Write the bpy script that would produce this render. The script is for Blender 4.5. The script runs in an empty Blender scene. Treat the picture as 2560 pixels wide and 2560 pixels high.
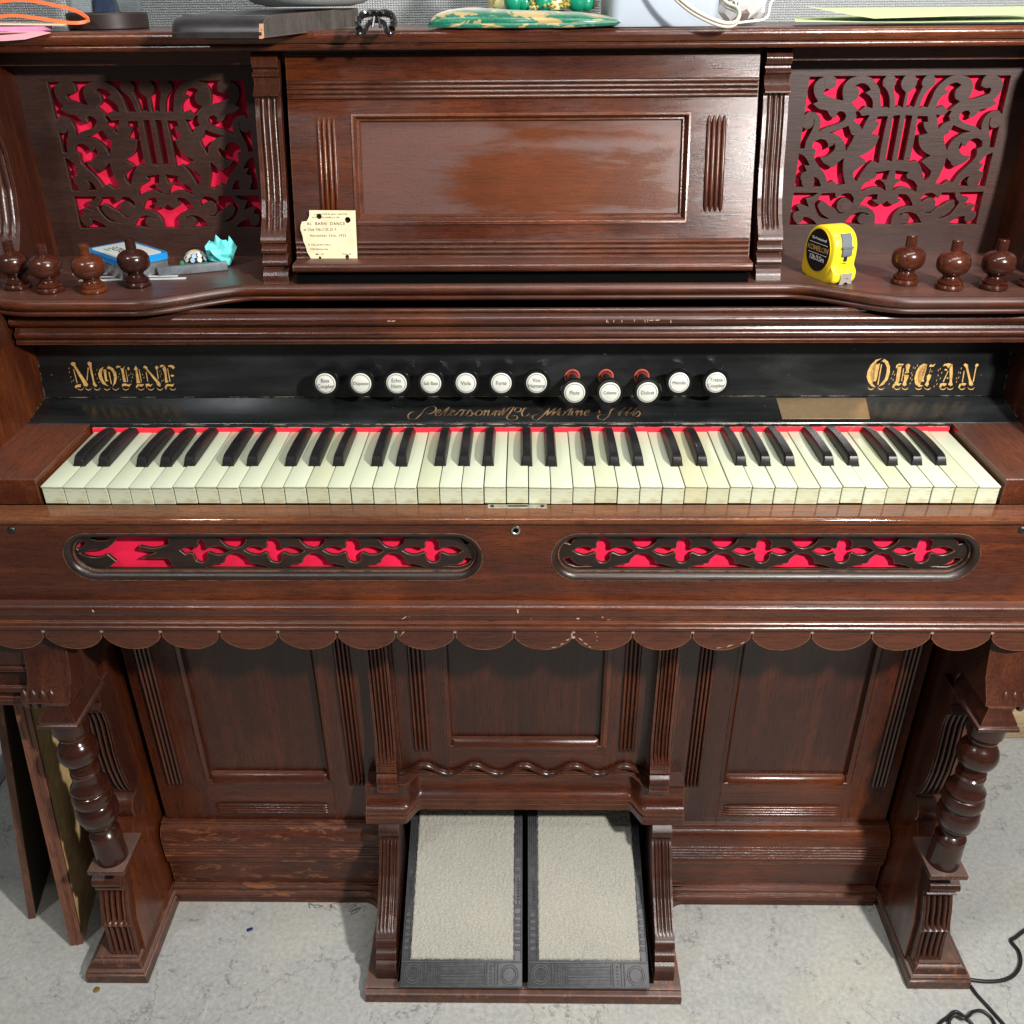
import bpy, bmesh, math, random
from math import sin, cos, pi, sqrt, radians
from mathutils import Vector, Matrix, noise as mnoise
random.seed(7)
SC_ = bpy.context.scene
COL = SC_.collection
# ---------------- camera, world, lamps, exposure ----------------
cam_d = bpy.data.cameras.new('camera'); cam = bpy.data.objects.new('camera', cam_d); COL.objects.link(cam)
_r = Vector((0.99989965, 0.01228377, -0.00705719)); _u = Vector((0.00011843, 0.49088867, 0.8712223)); _f = Vector((-0.01416619, 0.87113571, -0.49083795))
cam.matrix_world = Matrix(((_r.x, _u.x, -_f.x, 0.0082), (_r.y, _u.y, -_f.y, -0.85153), (_r.z, _u.z, -_f.z, 1.193735), (0, 0, 0, 1)))
cam_d.lens = 2291.9 / 2560 * 36; cam_d.sensor_width = 36; cam_d.clip_start = 0.02; cam_d.clip_end = 50
SC_.camera = cam
SC_.render.resolution_x = 1024; SC_.render.resolution_y = 1024
w = bpy.data.worlds.new('World'); SC_.world = w; w.use_nodes = True
bg = w.node_tree.nodes['Background']; bg.inputs[0].default_value = (1.0, 0.95, 0.90, 1); bg.inputs[1].default_value = 0.14
def lamp(name, loc, target, power, sx, sy, col):
    d = bpy.data.lights.new(name, 'AREA'); d.shape = 'RECTANGLE'; d.size = sx; d.size_y = sy; d.energy = power; d.color = col
    o = bpy.data.objects.new(name, d); COL.objects.link(o); o.location = loc
    o.rotation_euler = (Vector(target) - Vector(loc)).to_track_quat('-Z', 'Y').to_euler(); return o
lamp('work_lamp_right', (0.80, -0.92, 1.58), (0, 0.2, 0.7), 45, 0.085, 0.085, (1.0, 0.96, 0.92))
lamp('ceiling_lamp', (0.35, -0.34, 2.30), (0.2, 0.1, 0.7), 20, 1.25, 0.05, (1.0, 0.98, 0.95))
lamp('ceiling_lamp_left', (-0.85, -0.75, 2.0), (0, 0.2, 0.7), 8, 0.10, 0.10, (0.93, 0.97, 1.0))
SC_.view_settings.view_transform = 'Standard'; SC_.view_settings.look = 'None'; SC_.view_settings.exposure = -0.06; SC_.view_settings.gamma = 1
SC_.render.engine = 'CYCLES'

# ---------------- materials ----------------
def newmat(name):
    m = bpy.data.materials.new(name); m.use_nodes = True; nt = m.node_tree; b = nt.nodes['Principled BSDF']; return m, nt, b
def N(nt, t, **k):
    n = nt.nodes.new(t)
    for a, v in k.items():
        if a in n.inputs.keys(): n.inputs[a].default_value = v
        else: setattr(n, a, v)
    return n
def L(nt, a, ai, b, bi): nt.links.new(a.outputs[ai], b.inputs[bi])
def coords(nt, scale=(1, 1, 1), rot=(0, 0, 0)):
    tc = N(nt, 'ShaderNodeTexCoord'); mp = N(nt, 'ShaderNodeMapping'); mp.inputs['Scale'].default_value = scale; mp.inputs['Rotation'].default_value = rot
    L(nt, tc, 'Object', mp, 'Vector'); return mp
def noise(nt, src, scale, detail=4, rough=0.55, dist=0.0):
    n = N(nt, 'ShaderNodeTexNoise'); n.inputs['Scale'].default_value = scale; n.inputs['Detail'].default_value = detail
    n.inputs['Roughness'].default_value = rough; n.inputs['Distortion'].default_value = dist; L(nt, src, 0, n, 'Vector'); return n
def ramp(nt, src, si, stops):
    r = N(nt, 'ShaderNodeValToRGB'); L(nt, src, si, r, 0); e = r.color_ramp.elements
    while len(e) < len(stops): e.new(0.5)
    for q, (p, c) in zip(e, stops):
        q.position = p; q.color = (*c, 1) if len(c) == 3 else c
    return r
def g3(v): return (v, v, v)
def mix(nt, fac, a, b, mode='MIX'):
    m = N(nt, 'ShaderNodeMix', data_type='RGBA', blend_type=mode)
    for s, i in ((fac, 0), (a, 6), (b, 7)):
        if isinstance(s, tuple) and not isinstance(s[0], (int, float)): nt.links.new(s[0].outputs[s[1]], m.inputs[i])
        elif isinstance(s, tuple): m.inputs[i].default_value = (*s[:3], 1)
        elif isinstance(s, (int, float)): m.inputs[i].default_value = s
        else: nt.links.new(s, m.inputs[i])
    return (m, 2)
def math_(nt, op, a, b=None, clamp=False):
    m = N(nt, 'ShaderNodeMath', operation=op); m.use_clamp = clamp
    for s, i in ((a, 0), (b, 1)):
        if s is None: continue
        if isinstance(s, (int, float)): m.inputs[i].default_value = s
        else: nt.links.new(s[0].outputs[s[1]], m.inputs[i])
    return (m, 0)
def setc(nt, src, b, inp): nt.links.new(src[0].outputs[src[1]], b.inputs[inp])

def wood(name, axis='x', dark=(0.014, 0.0030, 0.0015), mid=(0.054, 0.0112, 0.0036), hot=(0.170, 0.041, 0.0095), rough=0.21, wear=0.55, scuff=0.0, edge=True, dust=0.07, bump=0.42, crackle=0.5):
    m, nt, b = newmat(name)
    sc = {'x': (2.2, 46, 46), 'y': (46, 2.2, 46), 'z': (46, 46, 2.2)}[axis]
    sf = {'x': (45, 620, 620), 'y': (620, 45, 620), 'z': (620, 620, 45)}[axis]
    mp = coords(nt, sc); mf = coords(nt, sf); mo = coords(nt); oi = N(nt, 'ShaderNodeObjectInfo')
    for q in (mp, mf):
        sv = N(nt, 'ShaderNodeVectorMath', operation='SCALE'); sv.inputs[0].default_value = (37, 53, 71); L(nt, oi, 'Random', sv, 'Scale'); L(nt, sv, 0, q, 'Location')
    s1 = noise(nt, mp, 1.0, 7, 0.62, 0.35); s2 = noise(nt, mf, 1.0, 3, 0.6); big = noise(nt, mo, 5.0, 4, 0.6); fine = noise(nt, mo, 1150, 2, 0.6)
    c = ramp(nt, s1, 'Fac', [(0.26, dark), (0.50, mid), (0.74, hot)])
    c = mix(nt, 0.50, (c, 0), (ramp(nt, big, 'Fac', [(0.34, tuple((a + b_) / 2 for a, b_ in zip(dark, mid))), (0.50, mid), (0.64, tuple(a * .65 + b_ * .35 for a, b_ in zip(hot, mid)))]), 0))
    hz = noise(nt, coords(nt, tuple(4.0 if k == axis else 11.0 for k in 'xyz')), 1.0, 5, 0.65, 0.4); hzr = ramp(nt, hz, 'Fac', [(0.44, g3(0)), (0.66, g3(1))])
    c = mix(nt, math_(nt, 'MULTIPLY', (hzr, 0), 0.26), c, (0.050, 0.020, 0.016))
    c = mix(nt, math_(nt, 'MULTIPLY', (ramp(nt, s2, 'Fac', [(0.50, g3(0)), (0.64, g3(1))]), 0), 0.50), c, (dark[0] * .45, dark[1] * .45, dark[2] * .45))
    fl = noise(nt, mo, 420, 3, 0.7); fv = math_(nt, 'ADD', math_(nt, 'MULTIPLY', (fl, 'Fac'), 1.5), 0.25); cm = N(nt, 'ShaderNodeCombineColor'); [nt.links.new(fv[0].outputs[0], cm.inputs[q]) for q in range(3)]
    c = mix(nt, 0.75, c, (cm, 0), 'MULTIPLY'); c = mix(nt, 1.0, c, (ramp(nt, oi, 'Random', [(0.0, (0.74, 0.72, 0.74)), (0.5, (0.98, 0.97, 0.95)), (1.0, (1.16, 1.12, 1.02))]), 0), 'MULTIPLY')
    ge = N(nt, 'ShaderNodeNewGeometry')
    # settled dust on upward faces and fine pale specks
    sx = N(nt, 'ShaderNodeSeparateXYZ'); L(nt, ge, 'Normal', sx, 0)
    up = math_(nt, 'MULTIPLY', (ramp(nt, sx, 'Z', [(0.55, g3(0)), (0.98, g3(1))]), 0), dust)
    sp = noise(nt, mo, 260, 2, 0.7); spk = ramp(nt, sp, 'Fac', [(0.72, g3(0)), (0.78, g3(0.30))])
    dn = math_(nt, 'ADD', up, math_(nt, 'MULTIPLY', (spk, 0), 0.55))
    c = mix(nt, dn, c, (0.26, 0.21, 0.19))
    if edge:
        bv = N(nt, 'ShaderNodeBevel', samples=4); bv.inputs['Radius'].default_value = 0.0016
        dp = N(nt, 'ShaderNodeVectorMath', operation='DOT_PRODUCT'); L(nt, bv, 0, dp, 0); L(nt, ge, 'Normal', dp, 1)
        em = ramp(nt, dp, 'Value', [(0.80, g3(1)), (0.94, g3(0))])
        wn = noise(nt, mo, 70, 4, 0.7); wr = ramp(nt, wn, 'Fac', [(0.36, g3(0.1)), (0.54, g3(1))])
        c = mix(nt, math_(nt, 'MULTIPLY', math_(nt, 'MULTIPLY', (em, 0), (wr, 0)), wear), c, (0.36, 0.16, 0.075))
    if scuff > 0:
        ms = coords(nt, {'x': (28, 110, 110), 'z': (110, 110, 28), 'y': (110, 28, 110)}[axis]); sn = noise(nt, ms, 1.0, 5, 0.7, 0.6)
        c = mix(nt, math_(nt, 'MULTIPLY', (ramp(nt, sn, 'Fac', [(0.56, g3(0)), (0.60, g3(1))]), 0), scuff), c, (0.30, 0.105, 0.04))
    setc(nt, c, b, 'Base Color')
    setc(nt, math_(nt, 'ADD', math_(nt, 'MULTIPLY', (hzr, 0), 0.16), rough), b, 'Roughness')
    b.inputs['Specular IOR Level'].default_value = 0.5
    cr = N(nt, 'ShaderNodeTexVoronoi'); cr.inputs['Scale'].default_value = 800; L(nt, mo, 0, cr, 'Vector')
    h = mix(nt, crackle * 0.6, (fine, 0), (cr, 0)); h = mix(nt, 0.5, h, (s2, 0))
    bp = N(nt, 'ShaderNodeBump'); bp.inputs['Strength'].default_value = bump; bp.inputs['Distance'].default_value = 0.0006
    setc(nt, h, bp, 'Height'); L(nt, bp, 0, b, 'Normal'); return m
WX = wood('varnished_walnut_horizontal', 'x'); WAP = wood('worn_edge_apron', 'x', wear=1.3, mid=(0.10, 0.025, 0.009)); WGL = wood('polished_walnut_slip', 'x', rough=0.07, dust=0.03, bump=0.05, mid=(0.10, 0.032, 0.012), hot=(0.20, 0.075, 0.025)); WZ = wood('varnished_walnut_vertical', 'z'); WY = wood('varnished_walnut_depth', 'y')
WSH = wood('varnished_walnut_shelf', 'x', rough=0.34, dust=0.10, bump=0.15)
WD = wood('dark_walnut_carved', 'z', dark=(0.018, 0.0050, 0.0035), mid=(0.040, 0.0105, 0.0055), hot=(0.10, 0.030, 0.012), rough=0.24, wear=0.35)
WDK = wood('blackened_fret', 'x', dark=(0.006, 0.0035, 0.003), mid=(0.014, 0.0070, 0.005), hot=(0.03, 0.012, 0.007), rough=0.35, wear=1.0, dust=0.02)
WG = wood('dull_walnut_fretwork', 'x', dark=(0.020, 0.0080, 0.0065), mid=(0.034, 0.0120, 0.0085), hot=(0.060, 0.020, 0.011), rough=0.45, dust=0.05, wear=0.30)
WGN = wood('dull_walnut_scroll', 'x', dark=(0.020, 0.0080, 0.0065), mid=(0.034, 0.0120, 0.0085), hot=(0.060, 0.020, 0.011), rough=0.45, dust=0.05, edge=False)
WS = wood('scuffed_walnut_base', 'x', scuff=0.45, rough=0.36, wear=0.9)
WF = wood('worn_walnut_foot', 'y', dark=(0.02, 0.007, 0.005), mid=(0.055, 0.018, 0.010), hot=(0.11, 0.035, 0.016), scuff=0.30, rough=0.30, wear=1.0, dust=0.2)
WTC = wood('column_walnut', 'y', dark=(0.020, 0.0055, 0.0035), mid=(0.036, 0.0092, 0.0048), hot=(0.055, 0.0145, 0.007), rough=0.16, edge=True, wear=0.5, bump=0.08, dust=0.0)
WT = wood('turned_walnut', 'y', dark=(0.018, 0.0045, 0.003), mid=(0.045, 0.010, 0.0045), hot=(0.10, 0.025, 0.008), rough=0.17, edge=False, bump=0.06, dust=0.0)
WT2 = wood('turned_walnut_reddish', 'y', dark=(0.03, 0.007, 0.004), mid=(0.09, 0.021, 0.007), hot=(0.20, 0.052, 0.012), rough=0.17, edge=False, bump=0.06, dust=0.0)
WT3 = wood('turned_walnut_dark', 'y', dark=(0.016, 0.0055, 0.004), mid=(0.036, 0.010, 0.007), hot=(0.06, 0.016, 0.009), rough=0.17, edge=False, bump=0.06, dust=0.0)
WR = wood('reddish_board_edge', 'z', dark=(0.07, 0.02, 0.012), mid=(0.17, 0.062, 0.034), hot=(0.26, 0.10, 0.05), rough=0.5, wear=0.8)
WB = wood('dark_board', 'z', dark=(0.005, 0.004, 0.005), mid=(0.012, 0.010, 0.011), hot=(0.03, 0.02, 0.018), rough=0.6, wear=0.9, dust=0.02)
WBE = wood('chipped_board_edge', 'z', dark=(0.03, 0.012, 0.008), mid=(0.13, 0.055, 0.03), hot=(0.3, 0.15, 0.09), rough=0.6, scuff=0.6)

def dusty_panel():
    m = WX.copy(); m.name = 'wiped_dusty_panel'; nt = m.node_tree; b = nt.nodes['Principled BSDF']
    src = b.inputs['Base Color'].links[0].from_socket
    mo = coords(nt); st = coords(nt, (7, 7, 42)); sp = N(nt, 'ShaderNodeSeparateXYZ'); L(nt, mo, 0, sp, 0)
    n1 = noise(nt, st, 1.0, 5, 0.6, 0.5)
    def band(ax, c, hw, soft):
        d = math_(nt, 'ABSOLUTE', math_(nt, 'SUBTRACT', (sp, ax), c)); d = math_(nt, 'DIVIDE', math_(nt, 'SUBTRACT', d, hw), soft)
        return d
    e = math_(nt, 'MAXIMUM', band('X', 0.055, 0.105, 0.05), band('Z', 1.006, 0.026, 0.022))
    e = math_(nt, 'ADD', e, math_(nt, 'MULTIPLY', math_(nt, 'SUBTRACT', (n1, 'Fac'), 0.5), 4.5))
    e2 = math_(nt, 'MAXIMUM', band('X', 0.07, 0.085, 0.05), band('Z', 1.058, 0.007, 0.012)); e2 = math_(nt, 'ADD', e2, math_(nt, 'MULTIPLY', math_(nt, 'SUBTRACT', (n1, 'Fac'), 0.5), 3.5))
    k = math_(nt, 'MINIMUM', e, math_(nt, 'ADD', e2, 0.12)); k = ramp(nt, k[0], 0, [(-0.0, g3(0.0)), (0.9, g3(1.0))])
    gr = noise(nt, mo, 420, 2, 0.7); k2 = math_(nt, 'MULTIPLY', (k, 0), (ramp(nt, gr, 'Fac', [(0.40, g3(0.15)), (0.62, g3(0.80))]), 0))
    hotc = mix(nt, 0.30, src, (0.15, 0.040, 0.0085)); mm = N(nt, 'ShaderNodeMix', data_type='RGBA'); nt.links.new(hotc[0].outputs[2], mm.inputs[6]); mm.inputs[7].default_value = (0.060, 0.034, 0.033, 1)
    nt.links.new(k2[0].outputs[0], mm.inputs[0]); nt.links.new(mm.outputs[2], b.inputs['Base Color'])
    rr = math_(nt, 'ADD', math_(nt, 'MULTIPLY', (k, 0), 0.20), 0.24); nt.links.new(rr[0].outputs[0], b.inputs['Roughness'])
    return m
WDUST = dusty_panel()

def plain(name, col, rough=0.5, metal=0.0, var=0.0, vs=60, bump=0.0, bs=400, spec=0.5, coat=0.0, bd=0.0004, sheen=0.0):
    m, nt, b = newmat(name); b.inputs['Roughness'].default_value = rough; b.inputs['Metallic'].default_value = metal
    b.inputs['Specular IOR Level'].default_value = spec; b.inputs['Coat Weight'].default_value = coat; b.inputs['Sheen Weight'].default_value = sheen
    mo = coords(nt)
    if var > 0:
        n = noise(nt, mo, vs, 5, 0.6); r = ramp(nt, n, 'Fac', [(0.3, tuple(x * (1 - var) for x in col)), (0.7, tuple(min(1, x * (1 + var)) for x in col))]); L(nt, r, 0, b, 'Base Color')
    else: b.inputs['Base Color'].default_value = (*col, 1)
    if bump > 0:
        n = noise(nt, mo, bs, 3, 0.6); bp = N(nt, 'ShaderNodeBump'); bp.inputs['Strength'].default_value = bump; bp.inputs['Distance'].default_value = bd; L(nt, n, 'Fac', bp, 'Height'); L(nt, bp, 0, b, 'Normal')
    return m
FELT = plain('crimson_felt', (0.82, 0.004, 0.055), 0.9, var=0.16, vs=26, bump=0.5, bs=1300)
REDST = plain('red_felt_strip', (0.70, 0.012, 0.030), 0.85, var=0.1, vs=200)
GOLD = plain('gilt_decal', (0.55, 0.33, 0.10), 0.42, metal=0.1, var=0.35, vs=260)
GOLDD = plain('worn_gilt_script', (0.16, 0.095, 0.045), 0.5, var=0.7, vs=60)
BLK = plain('black_lacquer_gloss', (0.006, 0.006, 0.007), 0.12, coat=0.4)
NICK = plain('nickel', (0.55, 0.53, 0.47), 0.28, metal=0.9, var=0.15, vs=200)
IRON = plain('dark_steel', (0.05, 0.05, 0.05), 0.35, metal=0.8)
BRASSP = plain('brushed_brass_plaque', (0.42, 0.30, 0.17), 0.34, metal=0.75, var=0.10, vs=150, bump=0.1)
FACE = plain('ivory_knob_face', (0.52, 0.53, 0.47), 0.35, var=0.05, vs=200)
INK = plain('black_ink', (0.02, 0.02, 0.02), 0.7)
INKG = plain('grey_engraved_ink', (0.10, 0.10, 0.10), 0.6)
BLACKV = plain('black_backing_and_shade', (0.002, 0.002, 0.002), 0.9, spec=0.05)  # flat black for hidden backing, also used as painted shade in gaps
EBONY = plain('ebonised_key', (0.010, 0.009, 0.010), 0.36, var=0.4, vs=120, bump=0.15, bs=700, spec=0.35)
CAST = plain('blackened_cast_iron', (0.042, 0.043, 0.047), 0.5, metal=0.2, var=0.35, vs=140, bump=0.35, bs=500)

def ebony_board():
    m, nt, b = newmat('ebonised_board'); mo = coords(nt); mx = coords(nt, (3, 60, 60)); mf = coords(nt, (30, 500, 500))
    n = noise(nt, mx, 1.0, 6, 0.65); f = noise(nt, mf, 1.0, 3, 0.6); sp = noise(nt, coords(nt, (160, 420, 420)), 1.0, 2, 0.7); bigp = noise(nt, coords(nt, (7, 20, 20)), 1.0, 4, 0.6, 0.6)
    c = ramp(nt, n, 'Fac', [(0.3, (0.0035, 0.004, 0.0042)), (0.7, (0.012, 0.0135, 0.0135))])
    hz = math_(nt, 'MULTIPLY', (ramp(nt, bigp, 'Fac', [(0.48, g3(0)), (0.72, g3(1))]), 0), 0.05)
    c = mix(nt, hz, (c, 0), (0.20, 0.22, 0.23))
    c = mix(nt, (ramp(nt, sp, 'Fac', [(0.74, g3(0)), (0.80, g3(0.6))]), 0), c, (0.40, 0.38, 0.34))
    ge = N(nt, 'ShaderNodeNewGeometry'); bv = N(nt, 'ShaderNodeBevel', samples=4); bv.inputs['Radius'].default_value = 0.0012
    dp = N(nt, 'ShaderNodeVectorMath', operation='DOT_PRODUCT'); L(nt, bv, 0, dp, 0); L(nt, ge, 'Normal', dp, 1)
    em = ramp(nt, dp, 'Value', [(0.85, g3(1)), (0.98, g3(0))]); wn = noise(nt, coords(nt, (40, 200, 200)), 1.0, 4, 0.7); wr = ramp(nt, wn, 'Fac', [(0.48, g3(0)), (0.58, g3(1))])
    c = mix(nt, math_(nt, 'MULTIPLY', (em, 0), (wr, 0)), c, (0.55, 0.47, 0.34)); setc(nt, c, b, 'Base Color')
    setc(nt, (ramp(nt, bigp, 'Fac', [(0.3, g3(0.16)), (0.7, g3(0.30))]), 0), b, 'Roughness')
    bp = N(nt, 'ShaderNodeBump'); bp.inputs['Strength'].default_value = 0.12; bp.inputs['Distance'].default_value = 0.0005; L(nt, f, 'Fac', bp, 'Height'); L(nt, bp, 0, b, 'Normal'); return m
EBB = ebony_board()

def key_mat(name, base):
    m, nt, b = newmat(name); mo = coords(nt); st = coords(nt, (45, 45, 260)); oi = N(nt, 'ShaderNodeObjectInfo')
    n = noise(nt, mo, 26, 5, 0.6); s = noise(nt, st, 1.0, 4, 0.65)
    c = ramp(nt, n, 'Fac', [(0.3, base), (0.75, (base[0] * .93, base[1] * .95, base[2] * .84))])
    rv = ramp(nt, oi, 'Random', [(0.0, (1.02, 1.01, 1.0)), (0.6, (0.98, 0.975, 0.94)), (1.0, (0.91, 0.885, 0.78))]); c = mix(nt, 1.0, (c, 0), (rv, 0), 'MULTIPLY')
    ge = N(nt, 'ShaderNodeNewGeometry'); sx = N(nt, 'ShaderNodeSeparateXYZ'); L(nt, ge, 'Normal', sx, 0)
    fr = ramp(nt, math_(nt, 'MULTIPLY', (sx, 'Y'), -1)[0], 0, [(0.5, g3(0)), (0.9, g3(1))])
    st2 = math_(nt, 'MULTIPLY', (fr, 0), (ramp(nt, s, 'Fac', [(0.50, g3(0)), (0.60, g3(0.7))]), 0))
    c = mix(nt, st2, c, (0.36, 0.29, 0.15)); setc(nt, c, b, 'Base Color'); b.inputs['Roughness'].default_value = 0.38
    b.inputs['Subsurface Weight'].default_value = 0.0; return m
IVORY = key_mat('aged_celluloid', (0.49, 0.525, 0.42)); IVORY2 = key_mat('yellowed_celluloid', (0.47, 0.465, 0.32))

def concrete():
    m, nt, b = newmat('stained_concrete'); mo = coords(nt)
    a = noise(nt, mo, 3.2, 8, 0.65, 0.4); f = noise(nt, mo, 140, 8, 0.75); s = noise(nt, mo, 22, 6, 0.7, 0.8); d = noise(nt, mo, 150, 3, 0.7); bl = noise(nt, mo, 7, 5, 0.6)
    c = ramp(nt, a, 'Fac', [(0.32, (0.295, 0.30, 0.285)), (0.50, (0.345, 0.35, 0.325)), (0.66, (0.43, 0.42, 0.36))])
    c = mix(nt, 0.45, (c, 0), (ramp(nt, f, 'Fac', [(0.35, (0.20, 0.21, 0.205)), (0.65, (0.50, 0.505, 0.48))]), 0))
    c = mix(nt, math_(nt, 'MULTIPLY', (ramp(nt, s, 'Fac', [(0.56, g3(0)), (0.66, g3(1))]), 0), (ramp(nt, d, 'Fac', [(0.47, g3(0)), (0.56, g3(0.85))]), 0)), c, (0.16, 0.16, 0.155))
    c = mix(nt, math_(nt, 'MULTIPLY', (ramp(nt, bl, 'Fac', [(0.55, g3(0)), (0.75, g3(1))]), 0), 0.28), c, (0.40, 0.34, 0.22))
    c = mix(nt, math_(nt, 'MULTIPLY', (ramp(nt, noise(nt, coords(nt, (40, 4, 1), (0, 0, 0.9)), 1.0, 3, 0.6), 'Fac', [(0.70, g3(0)), (0.73, g3(0.6))]), 0), 0.6), c, (0.52, 0.52, 0.49))
    st_ = ramp(nt, noise(nt, coords(nt, (5, 9, 1), (0, 0, .5)), 1.0, 6, 0.7, 1.2), 'Fac', [(0.60, g3(0)), (0.74, g3(0.35))]); c = mix(nt, (st_, 0), c, (0.19, 0.19, 0.175))
    wv_ = N(nt, 'ShaderNodeTexVoronoi', feature='DISTANCE_TO_EDGE'); wv_.inputs['Scale'].default_value = 2.3; nd = noise(nt, mo, 6, 5, 0.7); va = N(nt, 'ShaderNodeVectorMath', operation='ADD'); L(nt, mo, 0, va, 0); sc_ = N(nt, 'ShaderNodeVectorMath', operation='SCALE'); sc_.inputs['Scale'].default_value = 0.16; nt.links.new(nd.outputs['Color'], sc_.inputs[0]); L(nt, sc_, 0, va, 1); L(nt, va, 0, wv_, 'Vector')
    c = mix(nt, (ramp(nt, wv_, 'Distance', [(0.0, g3(0.55)), (0.0035, g3(0))]), 0), c, (0.11, 0.11, 0.105))
    setc(nt, c, b, 'Base Color'); b.inputs['Roughness'].default_value = 0.62
    bp = N(nt, 'ShaderNodeBump'); bp.inputs['Strength'].default_value = 0.35; bp.inputs['Distance'].default_value = 0.0015; L(nt, f, 'Fac', bp, 'Height'); L(nt, bp, 0, b, 'Normal'); return m
CONC = concrete()

def woven():
    m, nt, b = newmat('woven_wall_fabric'); mo = coords(nt, (1, 1, 1))
    def wv(axis, sc):
        x = N(nt, 'ShaderNodeTexWave', wave_type='BANDS', bands_direction=axis, wave_profile='SIN'); x.inputs['Scale'].default_value = sc; x.inputs['Distortion'].default_value = 2.0; x.inputs['Detail'].default_value = 2; x.inputs['Detail Scale'].default_value = 4
        L(nt, mo, 0, x, 'Vector'); return x
    a = wv('X', 85); z = wv('Z', 105); k = math_(nt, 'MULTIPLY', (a, 'Fac'), (z, 'Fac'))
    n = noise(nt, coords(nt, (60, 60, 200)), 1.0, 3, 0.6); k = math_(nt, 'MULTIPLY', k, math_(nt, 'ADD', (n, 'Fac'), 0.5))
    c = ramp(nt, k[0], 0, [(0.0, (0.30, 0.315, 0.315)), (0.35, (0.46, 0.48, 0.48)), (0.8, (0.56, 0.575, 0.575))]); L(nt, c, 0, b, 'Base Color'); b.inputs['Roughness'].default_value = 0.9
    bp = N(nt, 'ShaderNodeBump'); bp.inputs['Strength'].default_value = 1.0; bp.inputs['Distance'].default_value = 0.002; L(nt, k[0], 0, bp, 'Height'); L(nt, bp, 0, b, 'Normal'); return m
WOV = woven()
def carpet():
    m, nt, b = newmat('pedal_carpet'); mo = coords(nt); a = noise(nt, mo, 500, 4, 0.7); v = N(nt, 'ShaderNodeTexVoronoi'); v.inputs['Scale'].default_value = 420; L(nt, mo, 0, v, 'Vector'); g = noise(nt, mo, 9, 4, 0.6)
    c = ramp(nt, noise(nt, mo, 560, 3, 0.7), 'Fac', [(0.30, (0.17, 0.165, 0.135)), (0.50, (0.33, 0.32, 0.27)), (0.68, (0.46, 0.445, 0.385))])
    c = mix(nt, 0.30, (c, 0), (ramp(nt, g, 'Fac', [(0.3, (0.30, 0.295, 0.26)), (0.7, (0.46, 0.44, 0.38))]), 0)); setc(nt, c, b, 'Base Color'); b.inputs['Roughness'].default_value = 0.95
    bp = N(nt, 'ShaderNodeBump'); bp.inputs['Strength'].default_value = 0.8; bp.inputs['Distance'].default_value = 0.0012; L(nt, a, 'Fac', bp, 'Height'); L(nt, bp, 0, b, 'Normal'); return m
CARP = carpet()

# ---------------- geometry helpers ----------------
def tag(o, label=None, cat=None, group=None, kind=None):
    for k, v in (('label', label), ('category', cat), ('group', group), ('kind', kind)):
        if v: o[k] = v
    return o
def link(name, me, mat, parent=None, ang=35):
    if mat is not None:
        me.materials.clear()
        for m in (mat if isinstance(mat, (list, tuple)) else [mat]): me.materials.append(m)
    for p in me.polygons: p.use_smooth = True
    me.set_sharp_from_angle(angle=radians(ang))
    o = bpy.data.objects.new(name, me); COL.objects.link(o)
    if parent: o.parent = parent; o.matrix_parent_inverse = parent.matrix_world.inverted() if parent.parent is None else Matrix()
    return o
def empty(name, loc=(0, 0, 0), rz=0):
    o = bpy.data.objects.new(name, None); COL.objects.link(o); o.location = loc; o.rotation_euler = (0, 0, rz); o.empty_display_size = 0.05
    bpy.context.view_layer.update(); return o
def part(name, bm, mat, parent, ang=35, M=None, recalc=True):
    """mesh in the parent's local space"""
    if recalc: bmesh.ops.recalc_face_normals(bm, faces=bm.faces[:])
    me = bpy.data.meshes.new(name); bm.to_mesh(me); bm.free()
    if M is not None: me.transform(M)
    if mat is not None:
        for m in (mat if isinstance(mat, (list, tuple)) else [mat]): me.materials.append(m)
    for p in me.polygons: p.use_smooth = True
    me.set_sharp_from_angle(angle=radians(ang))
    o = bpy.data.objects.new(name, me); COL.objects.link(o); o.parent = parent; return o
def bm_from(vs, fs, bm=None):
    bm = bm or bmesh.new(); v = [bm.verts.new(p) for p in vs]
    for f in fs:
        try: bm.faces.new([v[i] for i in f])
        except ValueError: pass
    return bm
def box(x0, x1, y0, y1, z0, z1, bev=0.0, seg=2, bm=None):
    b2 = bmesh.new()
    vs = [(x, y, z) for x in (x0, x1) for y in (y0, y1) for z in (z0, z1)]
    bm_from(vs, [(0, 1, 3, 2), (4, 6, 7, 5), (0, 4, 5, 1), (2, 3, 7, 6), (0, 2, 6, 4), (1, 5, 7, 3)], b2)
    if bev > 0: bmesh.ops.bevel(b2, geom=b2.edges[:], offset=bev, segments=seg, affect='EDGES', profile=0.5)
    if bm is None: return b2
    me = bpy.data.meshes.new('t'); b2.to_mesh(me); b2.free(); bm.from_mesh(me); bpy.data.meshes.remove(me); return bm
def addbm(bm, b2):
    me = bpy.data.meshes.new('t'); b2.to_mesh(me); b2.free(); bm.from_mesh(me); bpy.data.meshes.remove(me); return bm
def arc(cy, cz, r, a0, a1, n=7):
    return [(cy + r * cos(radians(a0 + (a1 - a0) * i / n)), cz + r * sin(radians(a0 + (a1 - a0) * i / n))) for i in range(n + 1)]
def exx(prof, x0, x1, bm=None, axis='x'):
    n = len(prof); mk = (lambda t, p: (t, p[0], p[1])) if axis == 'x' else (lambda t, p: (p[0], t, p[1]))
    vs = [mk(x0, p) for p in prof] + [mk(x1, p) for p in prof]
    fs = [(i, (i + 1) % n, n + (i + 1) % n, n + i) for i in range(n)] + [tuple(range(n)), tuple(range(2 * n - 1, n - 1, -1))]
    return bm_from(vs, fs, bm)
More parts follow.
